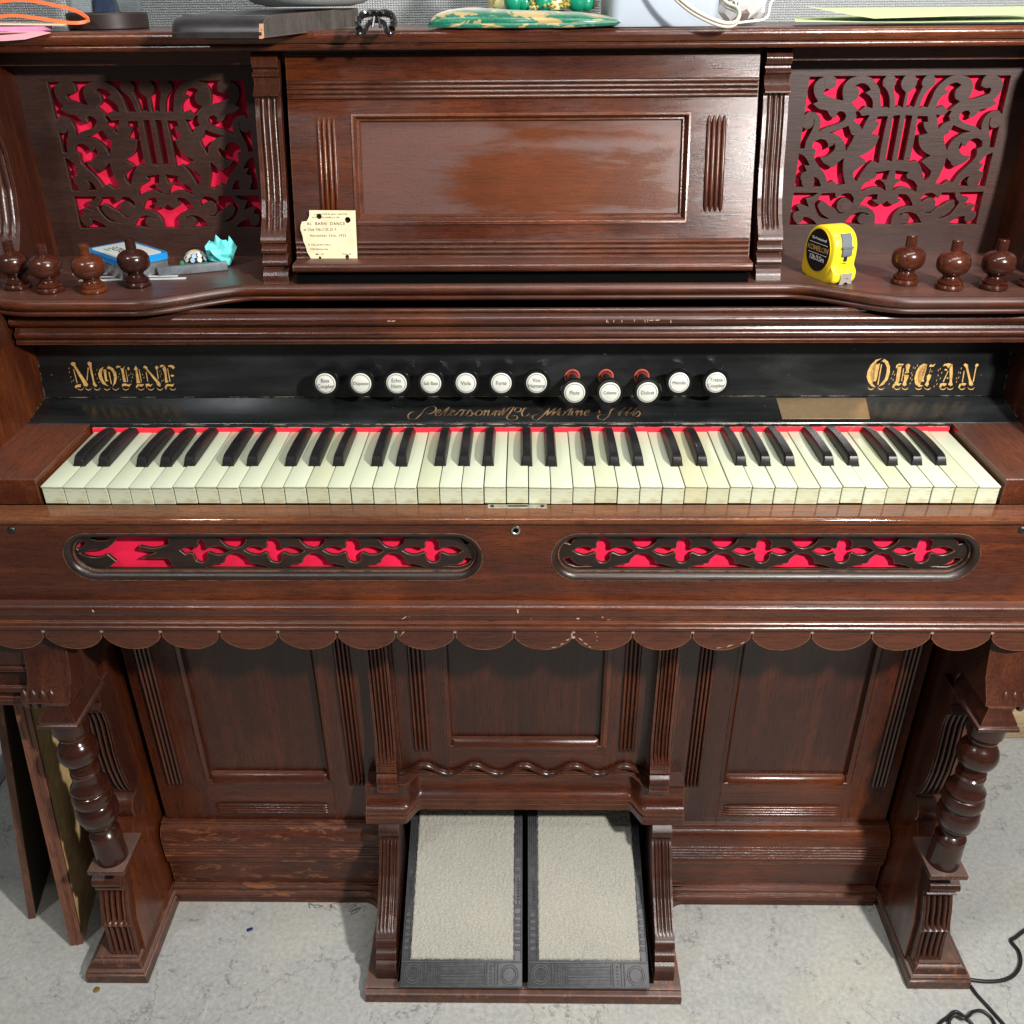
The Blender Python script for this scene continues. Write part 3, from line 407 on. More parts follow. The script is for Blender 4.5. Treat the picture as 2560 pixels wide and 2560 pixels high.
MOLINE=[[[-0.5436,0.8082],[-0.5413,0.8097],[-0.5379,0.8091],[-0.5383,0.8055],[-0.5268,0.7824],[-0.5286,0.7797],[-0.5325,0.7806],[-0.5328,0.7838],[-0.5404,0.8038],[-0.5434,0.8069]],[[-0.5233,0.8086],[-0.5208,0.8105],[-0.518,0.8086],[-0.5188,0.8046],[-0.5187,0.7882],[-0.5174,0.7828],[-0.5159,0.781],[-0.518,0.7793],[-0.5209,0.7815],[-0.5203,0.7864],[-0.5217,0.8042],[-0.5229,0.8073]],[[-0.542,0.8011],[-0.5409,0.8014],[-0.5395,0.7842],[-0.5405,0.7838]],[[-0.5237,0.8029],[-0.5226,0.8029],[-0.527,0.7866],[-0.528,0.7869]],[[-0.5427,0.7811],[-0.5393,0.7824],[-0.5353,0.7827],[-0.5368,0.7791],[-0.5408,0.7793],[-0.5427,0.7775],[-0.5439,0.7793]],[[-0.5044,0.8041],[-0.5098,0.8006],[-0.5123,0.7953],[-0.5118,0.7891],[-0.5089,0.7828],[-0.5018,0.7799],[-0.5044,0.7828],[-0.5072,0.7873],[-0.5081,0.7935],[-0.5069,0.7988]],[[-0.4982,0.805],[-0.4931,0.8023],[-0.49,0.797],[-0.4899,0.7908],[-0.4927,0.7837],[-0.4974,0.7797],[-0.4947,0.7846],[-0.4933,0.7917],[-0.4943,0.7979],[-0.4969,0.801],[-0.5005,0.8019]],[[-0.5051,0.8006],[-0.5016,0.8006],[-0.5026,0.7882],[-0.5006,0.7868],[-0.5046,0.7857],[-0.505,0.7873]],[[-0.4993,0.7975],[-0.498,0.7975],[-0.4975,0.7828],[-0.4987,0.7826]],[[-0.4889,0.8037],[-0.4873,0.8054],[-0.483,0.8045],[-0.4837,0.8032],[-0.4872,0.803],[-0.4888,0.8019]],[[-0.4838,0.8023],[-0.4808,0.8019],[-0.4781,0.805],[-0.4803,0.7997],[-0.4799,0.7881],[-0.479,0.7853],[-0.483,0.7853],[-0.4831,0.7988]],[[-0.4852,0.7828],[-0.4811,0.7835],[-0.4777,0.7823],[-0.4731,0.7832],[-0.4764,0.7796],[-0.4815,0.7808],[-0.4853,0.7796]],[[-0.4779,0.8005],[-0.4773,0.8005],[-0.477,0.7854],[-0.4779,0.7853]],[[-0.4748,0.8032],[-0.4734,0.8036],[-0.4726,0.8005],[-0.4745,0.7997],[-0.4754,0.801]],[[-0.4647,0.8054],[-0.463,0.8018],[-0.4636,0.7996],[-0.4626,0.785],[-0.4605,0.7841],[-0.4668,0.7836],[-0.4657,0.7987],[-0.4674,0.801]],[[-0.4619,0.801],[-0.4608,0.8009],[-0.4601,0.7854],[-0.4612,0.7852]],[[-0.4685,0.7796],[-0.466,0.7827],[-0.4616,0.7823],[-0.4576,0.7827],[-0.4607,0.7796],[-0.4655,0.7802],[-0.4682,0.7774]],[[-0.4556,0.804],[-0.4536,0.8053],[-0.4508,0.8036],[-0.4508,0.8009],[-0.4389,0.7854],[-0.4373,0.7827],[-0.4384,0.7795],[-0.4418,0.7809],[-0.4426,0.7845],[-0.4533,0.8018],[-0.4554,0.8023]],[[-0.4416,0.8031],[-0.439,0.8053],[-0.4371,0.8031],[-0.4389,0.8005],[-0.4389,0.7889],[-0.4399,0.7885],[-0.44,0.8005]],[[-0.4562,0.7827],[-0.4517,0.7832],[-0.4506,0.7818],[-0.4468,0.783],[-0.4504,0.7796],[-0.4543,0.7805],[-0.4553,0.7773]],[[-0.4536,0.7974],[-0.4526,0.7974],[-0.4523,0.7858],[-0.4533,0.7856]],[[-0.4324,0.8022],[-0.4289,0.8048],[-0.4281,0.8013],[-0.4287,0.788],[-0.4273,0.7852],[-0.4315,0.784],[-0.4308,0.7951]],[[-0.4325,0.78],[-0.4299,0.7827],[-0.4251,0.7822],[-0.4205,0.7831],[-0.4232,0.7795],[-0.4289,0.7804],[-0.4304,0.7791],[-0.4316,0.7755],[-0.4329,0.7777]],[[-0.4357,0.804],[-0.4336,0.8062],[-0.4293,0.8053],[-0.4317,0.804],[-0.4354,0.8031]],[[-0.4254,0.8048],[-0.4226,0.8059],[-0.4187,0.8053],[-0.417,0.8026],[-0.4197,0.8009],[-0.422,0.8035],[-0.4251,0.8035]],[[-0.4239,0.7933],[-0.4216,0.7944],[-0.4192,0.7931],[-0.4215,0.7914],[-0.4232,0.792]],[[-0.4267,0.8018],[-0.4257,0.8017],[-0.4249,0.7858],[-0.426,0.7853]],[[-0.541,0.7786],[-0.5397,0.7768],[-0.5374,0.7758],[-0.5348,0.7766],[-0.5324,0.7788],[-0.5345,0.776],[-0.5376,0.7748],[-0.5402,0.7761]],[[-0.5312,0.7786],[-0.5299,0.7768],[-0.5276,0.7758],[-0.5249,0.7766],[-0.5226,0.7787],[-0.5247,0.7759],[-0.5277,0.7748],[-0.5304,0.7761]],[[-0.5204,0.7785],[-0.5191,0.7767],[-0.5168,0.7758],[-0.5142,0.7766],[-0.5118,0.7787],[-0.5139,0.7759],[-0.517,0.7748],[-0.5196,0.776]],[[-0.5084,0.7785],[-0.5071,0.7767],[-0.5047,0.7757],[-0.5021,0.7765],[-0.4998,0.7787],[-0.5018,0.7759],[-0.5049,0.7747],[-0.5075,0.776]],[[-0.4976,0.7785],[-0.4963,0.7767],[-0.494,0.7757],[-0.4913,0.7765],[-0.489,0.7787],[-0.4911,0.7759],[-0.4941,0.7747],[-0.4968,0.776]],[[-0.4851,0.7785],[-0.4838,0.7767],[-0.4815,0.7757],[-0.4788,0.7765],[-0.4765,0.7786],[-0.4786,0.7759],[-0.4816,0.7747],[-0.4843,0.776]],[[-0.4663,0.7784],[-0.465,0.7766],[-0.4627,0.7756],[-0.46,0.7764],[-0.4577,0.7786],[-0.4598,0.7758],[-0.4628,0.7747],[-0.4655,0.7759]],[[-0.4543,0.7784],[-0.453,0.7766],[-0.4506,0.7756],[-0.448,0.7764],[-0.4457,0.7786],[-0.4477,0.7758],[-0.4507,0.7746],[-0.4534,0.7759]],[[-0.4431,0.7784],[-0.4418,0.7766],[-0.4394,0.7756],[-0.4368,0.7764],[-0.4345,0.7785],[-0.4365,0.7758],[-0.4396,0.7746],[-0.4422,0.7759]],[[-0.4271,0.7784],[-0.4257,0.7766],[-0.4233,0.7756],[-0.4207,0.7764],[-0.4185,0.7785],[-0.4205,0.7757],[-0.4235,0.7746],[-0.4262,0.7758]],[[-0.5475,0.8011],[-0.5468,0.8029],[-0.5462,0.803],[-0.547,0.8013]],[[-0.5479,0.7966],[-0.5471,0.7985],[-0.5466,0.7986],[-0.5473,0.7969]],[[-0.5473,0.7904],[-0.5465,0.7923],[-0.5459,0.7924],[-0.5467,0.7907]],[[-0.5469,0.7851],[-0.5461,0.7869],[-0.5456,0.787],[-0.5463,0.7853]],[[-0.5444,0.7864],[-0.5437,0.7883],[-0.5431,0.7883],[-0.5439,0.7867]],[[-0.5136,0.7992],[-0.5129,0.8011],[-0.5123,0.8012],[-0.5131,0.7995]],[[-0.5164,0.7935],[-0.5157,0.7953],[-0.5151,0.7954],[-0.5158,0.7937]],[[-0.515,0.7886],[-0.5143,0.7904],[-0.5137,0.7905],[-0.5145,0.7888]],[[-0.5136,0.7841],[-0.5128,0.786],[-0.5123,0.786],[-0.513,0.7844]],[[-0.4869,0.7943],[-0.4862,0.7961],[-0.4856,0.7962],[-0.4863,0.7945]],[[-0.4889,0.7903],[-0.4881,0.7921],[-0.4876,0.7922],[-0.4883,0.7905]],[[-0.4867,0.7872],[-0.486,0.789],[-0.4854,0.7891],[-0.4862,0.7874]],[[-0.4756,0.7925],[-0.4749,0.7943],[-0.4743,0.7944],[-0.4751,0.7927]],[[-0.4727,0.7942],[-0.4719,0.7961],[-0.4714,0.7962],[-0.4721,0.7945]],[[-0.4716,0.7898],[-0.4709,0.7917],[-0.4703,0.7918],[-0.471,0.7901]],[[-0.4737,0.7853],[-0.4729,0.7872],[-0.4724,0.7873],[-0.4731,0.7856]],[[-0.4702,0.7933],[-0.4694,0.7952],[-0.4689,0.7953],[-0.4696,0.7936]],[[-0.4586,0.7933],[-0.4579,0.7952],[-0.4573,0.7953],[-0.458,0.7936]],[[-0.4574,0.7898],[-0.4566,0.7916],[-0.4561,0.7917],[-0.4568,0.79]],[[-0.4367,0.7973],[-0.436,0.7991],[-0.4354,0.7992],[-0.4361,0.7975]],[[-0.4354,0.7942],[-0.4346,0.796],[-0.4341,0.7961],[-0.4348,0.7944]],[[-0.4371,0.7911],[-0.4364,0.7929],[-0.4359,0.793],[-0.4366,0.7913]],[[-0.4362,0.7853],[-0.4355,0.7871],[-0.435,0.7872],[-0.4356,0.7855]],[[-0.4343,0.7861],[-0.4336,0.788],[-0.433,0.7881],[-0.4337,0.7864]]]
ORGAN=[[[0.4357,0.8119],[0.4291,0.8102],[0.4235,0.8037],[0.421,0.7967],[0.4206,0.7897],[0.4238,0.7827],[0.4283,0.7782],[0.4333,0.7769],[0.4292,0.7809],[0.426,0.7871],[0.4248,0.7941],[0.4262,0.8028],[0.4302,0.8081]],[[0.4351,0.8072],[0.4389,0.8111],[0.4437,0.808],[0.4469,0.8019],[0.4478,0.794],[0.4464,0.7861],[0.442,0.78],[0.4363,0.7775],[0.4392,0.7813],[0.4428,0.787],[0.4439,0.7941],[0.4434,0.8011],[0.4405,0.8059],[0.4371,0.8085]],[[0.4295,0.8041],[0.4342,0.8059],[0.4341,0.802],[0.4332,0.787],[0.4323,0.7842],[0.429,0.7844],[0.4299,0.7888]],[[0.4358,0.8046],[0.4371,0.8046],[0.4362,0.78],[0.4347,0.78]],[[0.4542,0.8002],[0.4542,0.8036],[0.4574,0.8056],[0.4631,0.8049],[0.4613,0.8029],[0.4569,0.8035],[0.4553,0.7997]],[[0.4564,0.8017],[0.4607,0.8023],[0.4607,0.7984],[0.4606,0.7843],[0.4593,0.7813],[0.4545,0.7815],[0.4563,0.7839]],[[0.4532,0.7764],[0.4534,0.7799],[0.4567,0.7813],[0.4636,0.7817],[0.4614,0.7786],[0.4569,0.7795],[0.4548,0.7759]],[[0.4655,0.8036],[0.4682,0.8055],[0.4711,0.8036],[0.4699,0.7975],[0.4708,0.7944],[0.4653,0.7936],[0.467,0.7966]],[[0.4637,0.7923],[0.4708,0.7918],[0.4708,0.7887],[0.469,0.7834],[0.47,0.7799],[0.4676,0.778],[0.4649,0.7799],[0.4661,0.7852],[0.4658,0.7905]],[[0.4631,0.7997],[0.4641,0.7997],[0.464,0.7843],[0.4629,0.7843]],[[0.4913,0.8044],[0.4864,0.8053],[0.4814,0.8018],[0.479,0.7949],[0.4782,0.7878],[0.4803,0.7808],[0.4852,0.7772],[0.4907,0.7785],[0.4865,0.7799],[0.4832,0.7843],[0.4817,0.7913],[0.4832,0.7983],[0.486,0.8027]],[[0.4865,0.7996],[0.4909,0.8005],[0.4907,0.7975],[0.4894,0.7869],[0.4903,0.7838],[0.4851,0.7836],[0.4869,0.786]],[[0.4949,0.7931],[0.498,0.7913],[0.4975,0.7878],[0.4957,0.7834],[0.4968,0.7803],[0.4952,0.7774],[0.4918,0.7799],[0.4937,0.7843],[0.4927,0.7904]],[[0.4935,0.8018],[0.4952,0.8049],[0.4971,0.8035],[0.5009,0.8054],[0.4991,0.8018],[0.4953,0.8014]],[[0.521,0.8052],[0.5232,0.7939],[0.5239,0.7833],[0.5256,0.7798],[0.5235,0.778],[0.5198,0.7802],[0.5213,0.7833],[0.5184,0.8]],[[0.5099,0.8018],[0.5112,0.8048],[0.5162,0.8057],[0.5202,0.8048],[0.5184,0.8026],[0.5172,0.7996],[0.5141,0.8026],[0.5111,0.8026]],[[0.5178,0.7959],[0.5141,0.7832],[0.5129,0.7838],[0.5167,0.7965]],[[0.5162,0.7877],[0.5186,0.7891],[0.5189,0.7869]],[[0.5097,0.7772],[0.5103,0.7811],[0.5141,0.782],[0.5186,0.7811],[0.5161,0.778],[0.5129,0.7789],[0.512,0.7763]],[[0.512,0.797],[0.5134,0.799],[0.5161,0.7983],[0.5156,0.7963],[0.5137,0.7976]],[[0.5342,0.8039],[0.5362,0.8056],[0.5398,0.8039],[0.5402,0.8008],[0.5459,0.7868],[0.5503,0.7802],[0.5483,0.778],[0.5451,0.7797],[0.544,0.785],[0.5379,0.8]],[[0.5481,0.8034],[0.5503,0.8056],[0.5527,0.8034],[0.5503,0.8008],[0.5502,0.7833],[0.5489,0.7833],[0.5493,0.8008]],[[0.5327,0.7762],[0.5335,0.7807],[0.5376,0.782],[0.5421,0.7811],[0.5395,0.7784],[0.5354,0.7793],[0.5344,0.7753]],[[0.5358,0.7965],[0.537,0.7965],[0.5372,0.7829],[0.536,0.7829]],[[0.4232,0.7773],[0.4254,0.7754],[0.4279,0.7747],[0.4303,0.7754],[0.4319,0.7771],[0.4307,0.7745],[0.4281,0.7734],[0.4251,0.7745]],[[0.4354,0.7773],[0.4376,0.7754],[0.4402,0.7746],[0.4425,0.7753],[0.4442,0.7771],[0.443,0.7745],[0.4403,0.7734],[0.4374,0.7745]],[[0.4546,0.7773],[0.4569,0.7753],[0.4594,0.7746],[0.4618,0.7753],[0.4634,0.7771],[0.4622,0.7744],[0.4596,0.7734],[0.4566,0.7744]],[[0.4643,0.7773],[0.4665,0.7753],[0.469,0.7746],[0.4714,0.7753],[0.473,0.7771],[0.4719,0.7744],[0.4692,0.7733],[0.4663,0.7744]],[[0.4804,0.7772],[0.4826,0.7753],[0.4852,0.7746],[0.4875,0.7753],[0.4892,0.777],[0.488,0.7744],[0.4854,0.7733],[0.4824,0.7744]],[[0.4913,0.7772],[0.4936,0.7752],[0.4961,0.7745],[0.4985,0.7752],[0.5001,0.777],[0.4989,0.7743],[0.4963,0.7733],[0.4934,0.7744]],[[0.5097,0.7772],[0.5119,0.7752],[0.5145,0.7745],[0.5168,0.7752],[0.5184,0.777],[0.5173,0.7743],[0.5147,0.7732],[0.5117,0.7743]],[[0.5184,0.7771],[0.5206,0.7752],[0.5232,0.7745],[0.5255,0.7752],[0.5271,0.7769],[0.526,0.7743],[0.5234,0.7732],[0.5204,0.7743]],[[0.5328,0.7771],[0.535,0.7752],[0.5376,0.7744],[0.5399,0.7752],[0.5415,0.7769],[0.5404,0.7743],[0.5378,0.7732],[0.5348,0.7743]],[[0.5437,0.7771],[0.5459,0.7751],[0.5485,0.7744],[0.5508,0.7751],[0.5524,0.7769],[0.5513,0.7742],[0.5487,0.7732],[0.5458,0.7743]],[[0.4514,0.7947],[0.4519,0.7968],[0.4525,0.7968],[0.4521,0.7946]],[[0.4509,0.792],[0.4514,0.7941],[0.452,0.7942],[0.4516,0.792]],[[0.4532,0.7911],[0.4537,0.7932],[0.4543,0.7933],[0.4539,0.7911]],[[0.45,0.7867],[0.4504,0.7889],[0.451,0.7889],[0.4506,0.7867]],[[0.4524,0.785],[0.4529,0.7871],[0.4535,0.7872],[0.4531,0.785]],[[0.4484,0.7797],[0.4488,0.7818],[0.4494,0.7819],[0.4491,0.7797]],[[0.4745,0.7998],[0.4749,0.8019],[0.4755,0.802],[0.4752,0.7998]],[[0.4768,0.799],[0.4772,0.8011],[0.4778,0.8011],[0.4775,0.799]],[[0.4734,0.7928],[0.4738,0.795],[0.4744,0.795],[0.4741,0.7928]],[[0.4747,0.7902],[0.4751,0.7923],[0.4757,0.7924],[0.4754,0.7902]],[[0.473,0.7867],[0.4735,0.7888],[0.4741,0.7889],[0.4737,0.7867]],[[0.475,0.7849],[0.4755,0.787],[0.4761,0.7871],[0.4757,0.7849]],[[0.4735,0.7805],[0.474,0.7826],[0.4746,0.7827],[0.4742,0.7805]],[[0.4789,0.802],[0.4794,0.8041],[0.48,0.8042],[0.4796,0.802]],[[0.5068,0.798],[0.5073,0.8001],[0.5079,0.8002],[0.5075,0.798]],[[0.5049,0.7963],[0.5054,0.7984],[0.506,0.7985],[0.5056,0.7963]],[[0.5094,0.7932],[0.5098,0.7953],[0.5104,0.7954],[0.5101,0.7932]],[[0.5055,0.7901],[0.506,0.7922],[0.5066,0.7923],[0.5062,0.7901]],[[0.5087,0.7866],[0.5091,0.7887],[0.5097,0.7888],[0.5094,0.7866]],[[0.5048,0.784],[0.5052,0.7861],[0.5058,0.7862],[0.5055,0.784]],[[0.506,0.7796],[0.5064,0.7817],[0.507,0.7818],[0.5067,0.7796]],[[0.5029,0.7769],[0.5033,0.779],[0.5039,0.7791],[0.5036,0.7769]],[[0.5319,0.7984],[0.5323,0.8005],[0.5329,0.8006],[0.5326,0.7984]],[[0.5297,0.7936],[0.5301,0.7957],[0.5307,0.7958],[0.5304,0.7936]],[[0.5319,0.7932],[0.5323,0.7953],[0.5329,0.7953],[0.5326,0.7932]],[[0.5283,0.7866],[0.5287,0.7887],[0.5293,0.7888],[0.529,0.7866]],[[0.5307,0.7874],[0.5312,0.7896],[0.5317,0.7896],[0.5314,0.7874]],[[0.529,0.7822],[0.5295,0.7843],[0.5301,0.7844],[0.5297,0.7822]],[[0.4953,0.7972],[0.4957,0.7993],[0.4963,0.7994],[0.496,0.7972]],[[0.4948,0.7946],[0.4953,0.7967],[0.4959,0.7967],[0.4955,0.7946]],[[0.4974,0.795],[0.4978,0.7971],[0.4984,0.7972],[0.4981,0.795]]]
SCRIPT=[[[-0.1211,0.1638],[-0.1274,0.1638],[-0.1312,0.1572],[-0.1293,0.1499],[-0.1229,0.1494],[-0.1173,0.1572],[-0.1121,0.1704]],[[-0.1135,0.169],[-0.1083,0.1736],[-0.1029,0.1757],[-0.099,0.1717],[-0.1012,0.1637],[-0.1072,0.1598],[-0.1106,0.1629]],[[-0.0997,0.1592],[-0.094,0.1637],[-0.093,0.1682],[-0.0959,0.1677],[-0.0989,0.1611],[-0.0979,0.1558],[-0.0935,0.1571],[-0.09,0.1637]],[[-0.09,0.1637],[-0.0832,0.1743],[-0.0875,0.161],[-0.0879,0.1558],[-0.084,0.1571],[-0.0804,0.1623]],[[-0.088,0.1687],[-0.0784,0.1697]],[[-0.0818,0.1597],[-0.0765,0.1644],[-0.0764,0.1676],[-0.079,0.1663],[-0.0813,0.1597],[-0.0795,0.1558],[-0.0753,0.1576],[-0.071,0.1649]],[[-0.0717,0.1636],[-0.0673,0.1697],[-0.0655,0.1663],[-0.0689,0.1557]],[[-0.0661,0.1649],[-0.0632,0.1681],[-0.0607,0.1665]],[[-0.0626,0.1565],[-0.0577,0.1689],[-0.055,0.1623],[-0.0558,0.1565],[-0.0605,0.1554]],[[-0.0563,0.1575],[-0.0502,0.1622]],[[-0.0464,0.1675],[-0.0502,0.163],[-0.0505,0.157],[-0.0463,0.1565],[-0.0431,0.1622],[-0.0445,0.1675],[-0.0472,0.1665]],[[-0.0431,0.1628],[-0.0385,0.1675],[-0.0412,0.1557]],[[-0.0399,0.1622],[-0.0345,0.1675],[-0.0365,0.1564],[-0.0318,0.1582],[-0.0288,0.1648]],[[-0.0304,0.1622],[-0.0257,0.1675],[-0.0283,0.1556]],[[-0.0269,0.1622],[-0.0217,0.1675],[-0.0236,0.1564],[-0.0192,0.1595]],[[-0.0231,0.1556],[-0.0163,0.1728],[-0.0192,0.1569]],[[-0.0184,0.1574],[-0.0099,0.1722],[-0.0048,0.1741],[-0.0097,0.1621],[-0.0135,0.1517],[-0.0108,0.1478],[-0.0049,0.1478],[-0.0005,0.1516],[-0.0026,0.1569],[-0.0065,0.1556]],[[-0.0047,0.1648],[-0.0019,0.1722],[0.0037,0.1714],[0.0021,0.1647],[-0.0034,0.1634]],[[0.0112,0.17],[0.0085,0.1727],[0.0045,0.1621],[0.0053,0.1548],[0.0101,0.1555],[0.0132,0.1608]],[[0.0137,0.1563],[0.0146,0.1552]],[[0.0159,0.1558],[0.0169,0.1547]],[[0.0235,0.1581],[0.0188,0.1568],[0.0171,0.1503],[0.0226,0.1469],[0.0298,0.1568],[0.038,0.1726]],[[0.038,0.1726],[0.0337,0.1555]],[[0.0337,0.1555],[0.0452,0.1726],[0.0401,0.1567]],[[0.0392,0.1554],[0.0516,0.172],[0.0464,0.1567],[0.0495,0.1572]],[[0.053,0.1659],[0.0489,0.162],[0.0487,0.1557],[0.0527,0.1567],[0.0561,0.1641],[0.053,0.1667]],[[0.0569,0.1633],[0.0651,0.1712],[0.0589,0.1554],[0.0622,0.1572]],[[0.0657,0.1659],[0.0629,0.1562],[0.0661,0.158]],[[0.0679,0.1619],[0.0721,0.1667],[0.0692,0.1554]],[[0.071,0.1619],[0.0768,0.1667],[0.0743,0.1561],[0.0788,0.1593]],[[0.0788,0.1587],[0.0854,0.164],[0.0856,0.1672],[0.0823,0.1658],[0.0791,0.1593],[0.0805,0.1553],[0.0859,0.1579]],[[0.0934,0.1658],[0.0967,0.1677],[0.0976,0.1618],[0.0932,0.1619]],[[0.1032,0.1579],[0.0969,0.1579],[0.0945,0.1514],[0.1001,0.1462],[0.1069,0.154],[0.1126,0.1684],[0.1193,0.1718]],[[0.1183,0.1592],[0.1288,0.1724],[0.1215,0.1605],[0.1196,0.1552],[0.1236,0.157]],[[0.1262,0.1591],[0.1368,0.1729],[0.1297,0.1604],[0.1277,0.1552],[0.1323,0.157]],[[0.1332,0.1586],[0.1432,0.1728],[0.1373,0.1604],[0.1356,0.1552]],[[0.1368,0.1552],[0.1441,0.1657],[0.1455,0.1604],[0.1414,0.1539],[0.1383,0.1544]]]
BROKEN=[[-0.4734,0.6715],[-0.4599,0.6752],[-0.446,0.6765],[-0.4349,0.6828],[-0.4221,0.6887],[-0.4027,0.6891],[-0.3825,0.6891],[-0.3847,0.6829],[-0.3915,0.6777],[-0.4064,0.6806],[-0.4082,0.6765],[-0.3906,0.6725],[-0.4086,0.6652],[-0.3883,0.6647],[-0.3838,0.6579],[-0.3857,0.6533],[-0.4611,0.6532],[-0.4483,0.6578],[-0.4358,0.661],[-0.4432,0.6702],[-0.4542,0.6661],[-0.4656,0.6674]]
# ---------------- the setting ----------------
def sheet(name, x0, x1, y0, y1, z, mat):
    bm = bm_from([(x0, y0, z), (x1, y0, z), (x1, y1, z), (x0, y1, z)], [(0, 1, 2, 3)]); o = part(name, bm, mat, None, recalc=False); tag(o, kind='structure'); return o
sheet('floor', -3, 3, -3, 3, 0, CONC)
o = part('wall', box(-3, 3, 0.62, 0.70, 0.10, 2.4), WOV, None); tag(o, kind='structure')
o = part('wall_base', box(-3, 3, 0.615, 0.70, 0.004, 0.098), plain('wall_base_paint', (0.30, 0.30, 0.29), 0.6), None); tag(o, kind='structure')

# ---------------- the organ ----------------
ORG = empty('reed_organ')
tag(ORG, 'antique dark walnut reed organ with carved fretwork, white and black keys and two foot pedals', 'organ')
P = lambda name, bm, mat, parent=None, ang=35: part(name, bm, mat, parent or ORG, ang)
OX = 0.006   # lower case sits a little to the right of the keyboard centre
yp = lambda z: 0.225 + 0.275 * (z - 0.93)      # music desk leans back

# lower front: framed panels
FY = 0.085
def rect(x0, x1, z0, z1): return [(x0, z0), (x1, z0), (x1, z1), (x0, z1)]
def section(x0, x1, z0, px0, px1, pz0, name='knee_panel_frame', ptop=0.60):
    # bottom rail, two stiles, recessed board
    P('stile', box(x0, px0, FY, FY + 0.02, z0, ptop, 0.0006, 1), WZ); P('stile', box(px1, x1, FY, FY + 0.02, z0, ptop, 0.0006, 1), WZ)
    P('panel_rail', box(px0, px1, FY, FY + 0.02, z0, pz0, 0.0006, 1), WX)
    pn = P('recessed_panel', box(px0 - .002, px1 + .002, FY + 0.010, FY + 0.018, pz0 - .002, ptop), WZ)
    # sill moulding along the bottom, with stopped ends, and side beads
    sill = []
    for i in range(8): a = pi / 2 * i / 7; sill.append((FY + 0.0095 - 0.0105 * sin(a), pz0 + 0.009 - 0.013 * (1 - cos(a))))
    sill = [(FY + 0.0105, pz0 + 0.009)] + sill + [(FY + 0.0105, pz0 - 0.0045)]
    xs = [px0 + 0.001, px0 + 0.006, px0 + 0.012, px1 - 0.012, px1 - 0.006, px1 - 0.001]; f = [0.15, 0.7, 1, 1, 0.7, 0.15]
    bm = bmesh.new(); n = len(sill); vs = []; fs = []
    for x, q in zip(xs, f): vs += [(x, FY + 0.0105 + (y - FY - 0.0105) * q - 0.0012 * q, z) for (y, z) in sill]
    for k in range(len(xs) - 1):
        for i in range(n): j = (i + 1) % n; fs.append((k * n + i, k * n + j, (k + 1) * n + j, (k + 1) * n + i))
    P('panel_sill', bm_from(vs, fs, bm), WX)
    for xa, sgn in ((px0, 1), (px1, -1)):
        pr = [(xa - 0.003 * sgn, FY - 0.0012), (xa + 0.001 * sgn, FY - 0.0018), (xa + 0.005 * sgn, FY + 0.001), (xa + 0.007 * sgn, FY + 0.0096), (xa - 0.003 * sgn, FY + 0.0096)]
        bm = bmesh.new(); v = [bm.verts.new((a, b, z)) for z in (pz0, ptop) for (a, b) in pr]
        for i in range(5): bm.faces.new([v[i], v[(i + 1) % 5], v[5 + (i + 1) % 5], v[5 + i]])
        P('panel_bead', bm, WZ)
section(-0.513, -0.197, 0.150, -0.442, -0.264, 0.232)
section(0.207, 0.526, 0.150, 0.284, 0.462, 0.230)
section(-0.163, 0.178, 0.225, -0.098, 0.116, 0.298)
for a, b, z0 in ((-0.497, -0.474, .222), (-0.239, -0.217, .222), (-0.144, -0.121, .288), (0.136, 0.158, .288), (0.232, 0.253, .222), (0.491, 0.513, .222)):
    P('reeding', reeds(a, b, z0, 0.60, 4, FY - 0.001, 0.0042), WZ)
for a, b in ((-0.437, -0.274), (0.291, 0.457)): P('reeding', reeds(0.168, 0.187, a, b, 4, FY - 0.001, 0.0036, vertical=False), WX)
P('back_board', box(-0.52, -0.20, FY + 0.03, 0.34, 0.03, 0.60), BLACKV); P('back_board', box(0.21, 0.53, FY + 0.03, 0.34, 0.03, 0.60), BLACKV); P('back_board', box(-0.199, 0.209, FY + 0.03, 0.34, 0.245, 0.60), BLACKV)
# wavy moulding above the pedal shelf
def wave():
    xs = [-0.166 + 0.345 * i / 140 for i in range(141)]; pr = arc(0, 0, 0.0052, 10, 170, 6); vs = []; fs = []; rows = [(-0.0065, 0.0)] + [(-p[0] * 1.0, -p[1]) for p in pr] + [(0.0065, 0.0)]
    rows = [(-0.0085, 0.001), (-0.008, -0.003), (-0.004, -0.0035), (-0.003, -0.0065), (0.0, -0.0085), (0.003, -0.0075), (0.0055, -0.004), (0.0058, 0.001)]
    for x in xs:
        z = 0.2575 + 0.0080 * cos(2 * pi * (x + 0.132) / 0.0695)
        vs += [(x, FY - 0.002 + dy * .75, z + dz * .68) for (dz, dy) in rows]
    n = len(rows)
    for k in range(140):
        for i in range(n - 1): a = k * n + i; fs.append((a, a + 1, a + n + 1, a + n))
    return bm_from(vs, fs)
P('wavy_moulding', wave(), WX, ang=60)
P('pedal_shelf_backing', loft([(FY, .245, 0), (FY - .004, .245, 0), (FY - .004, .252, 1), (FY, .252, 1)], [-0.166, 0.179], lambda x: 0), WX)
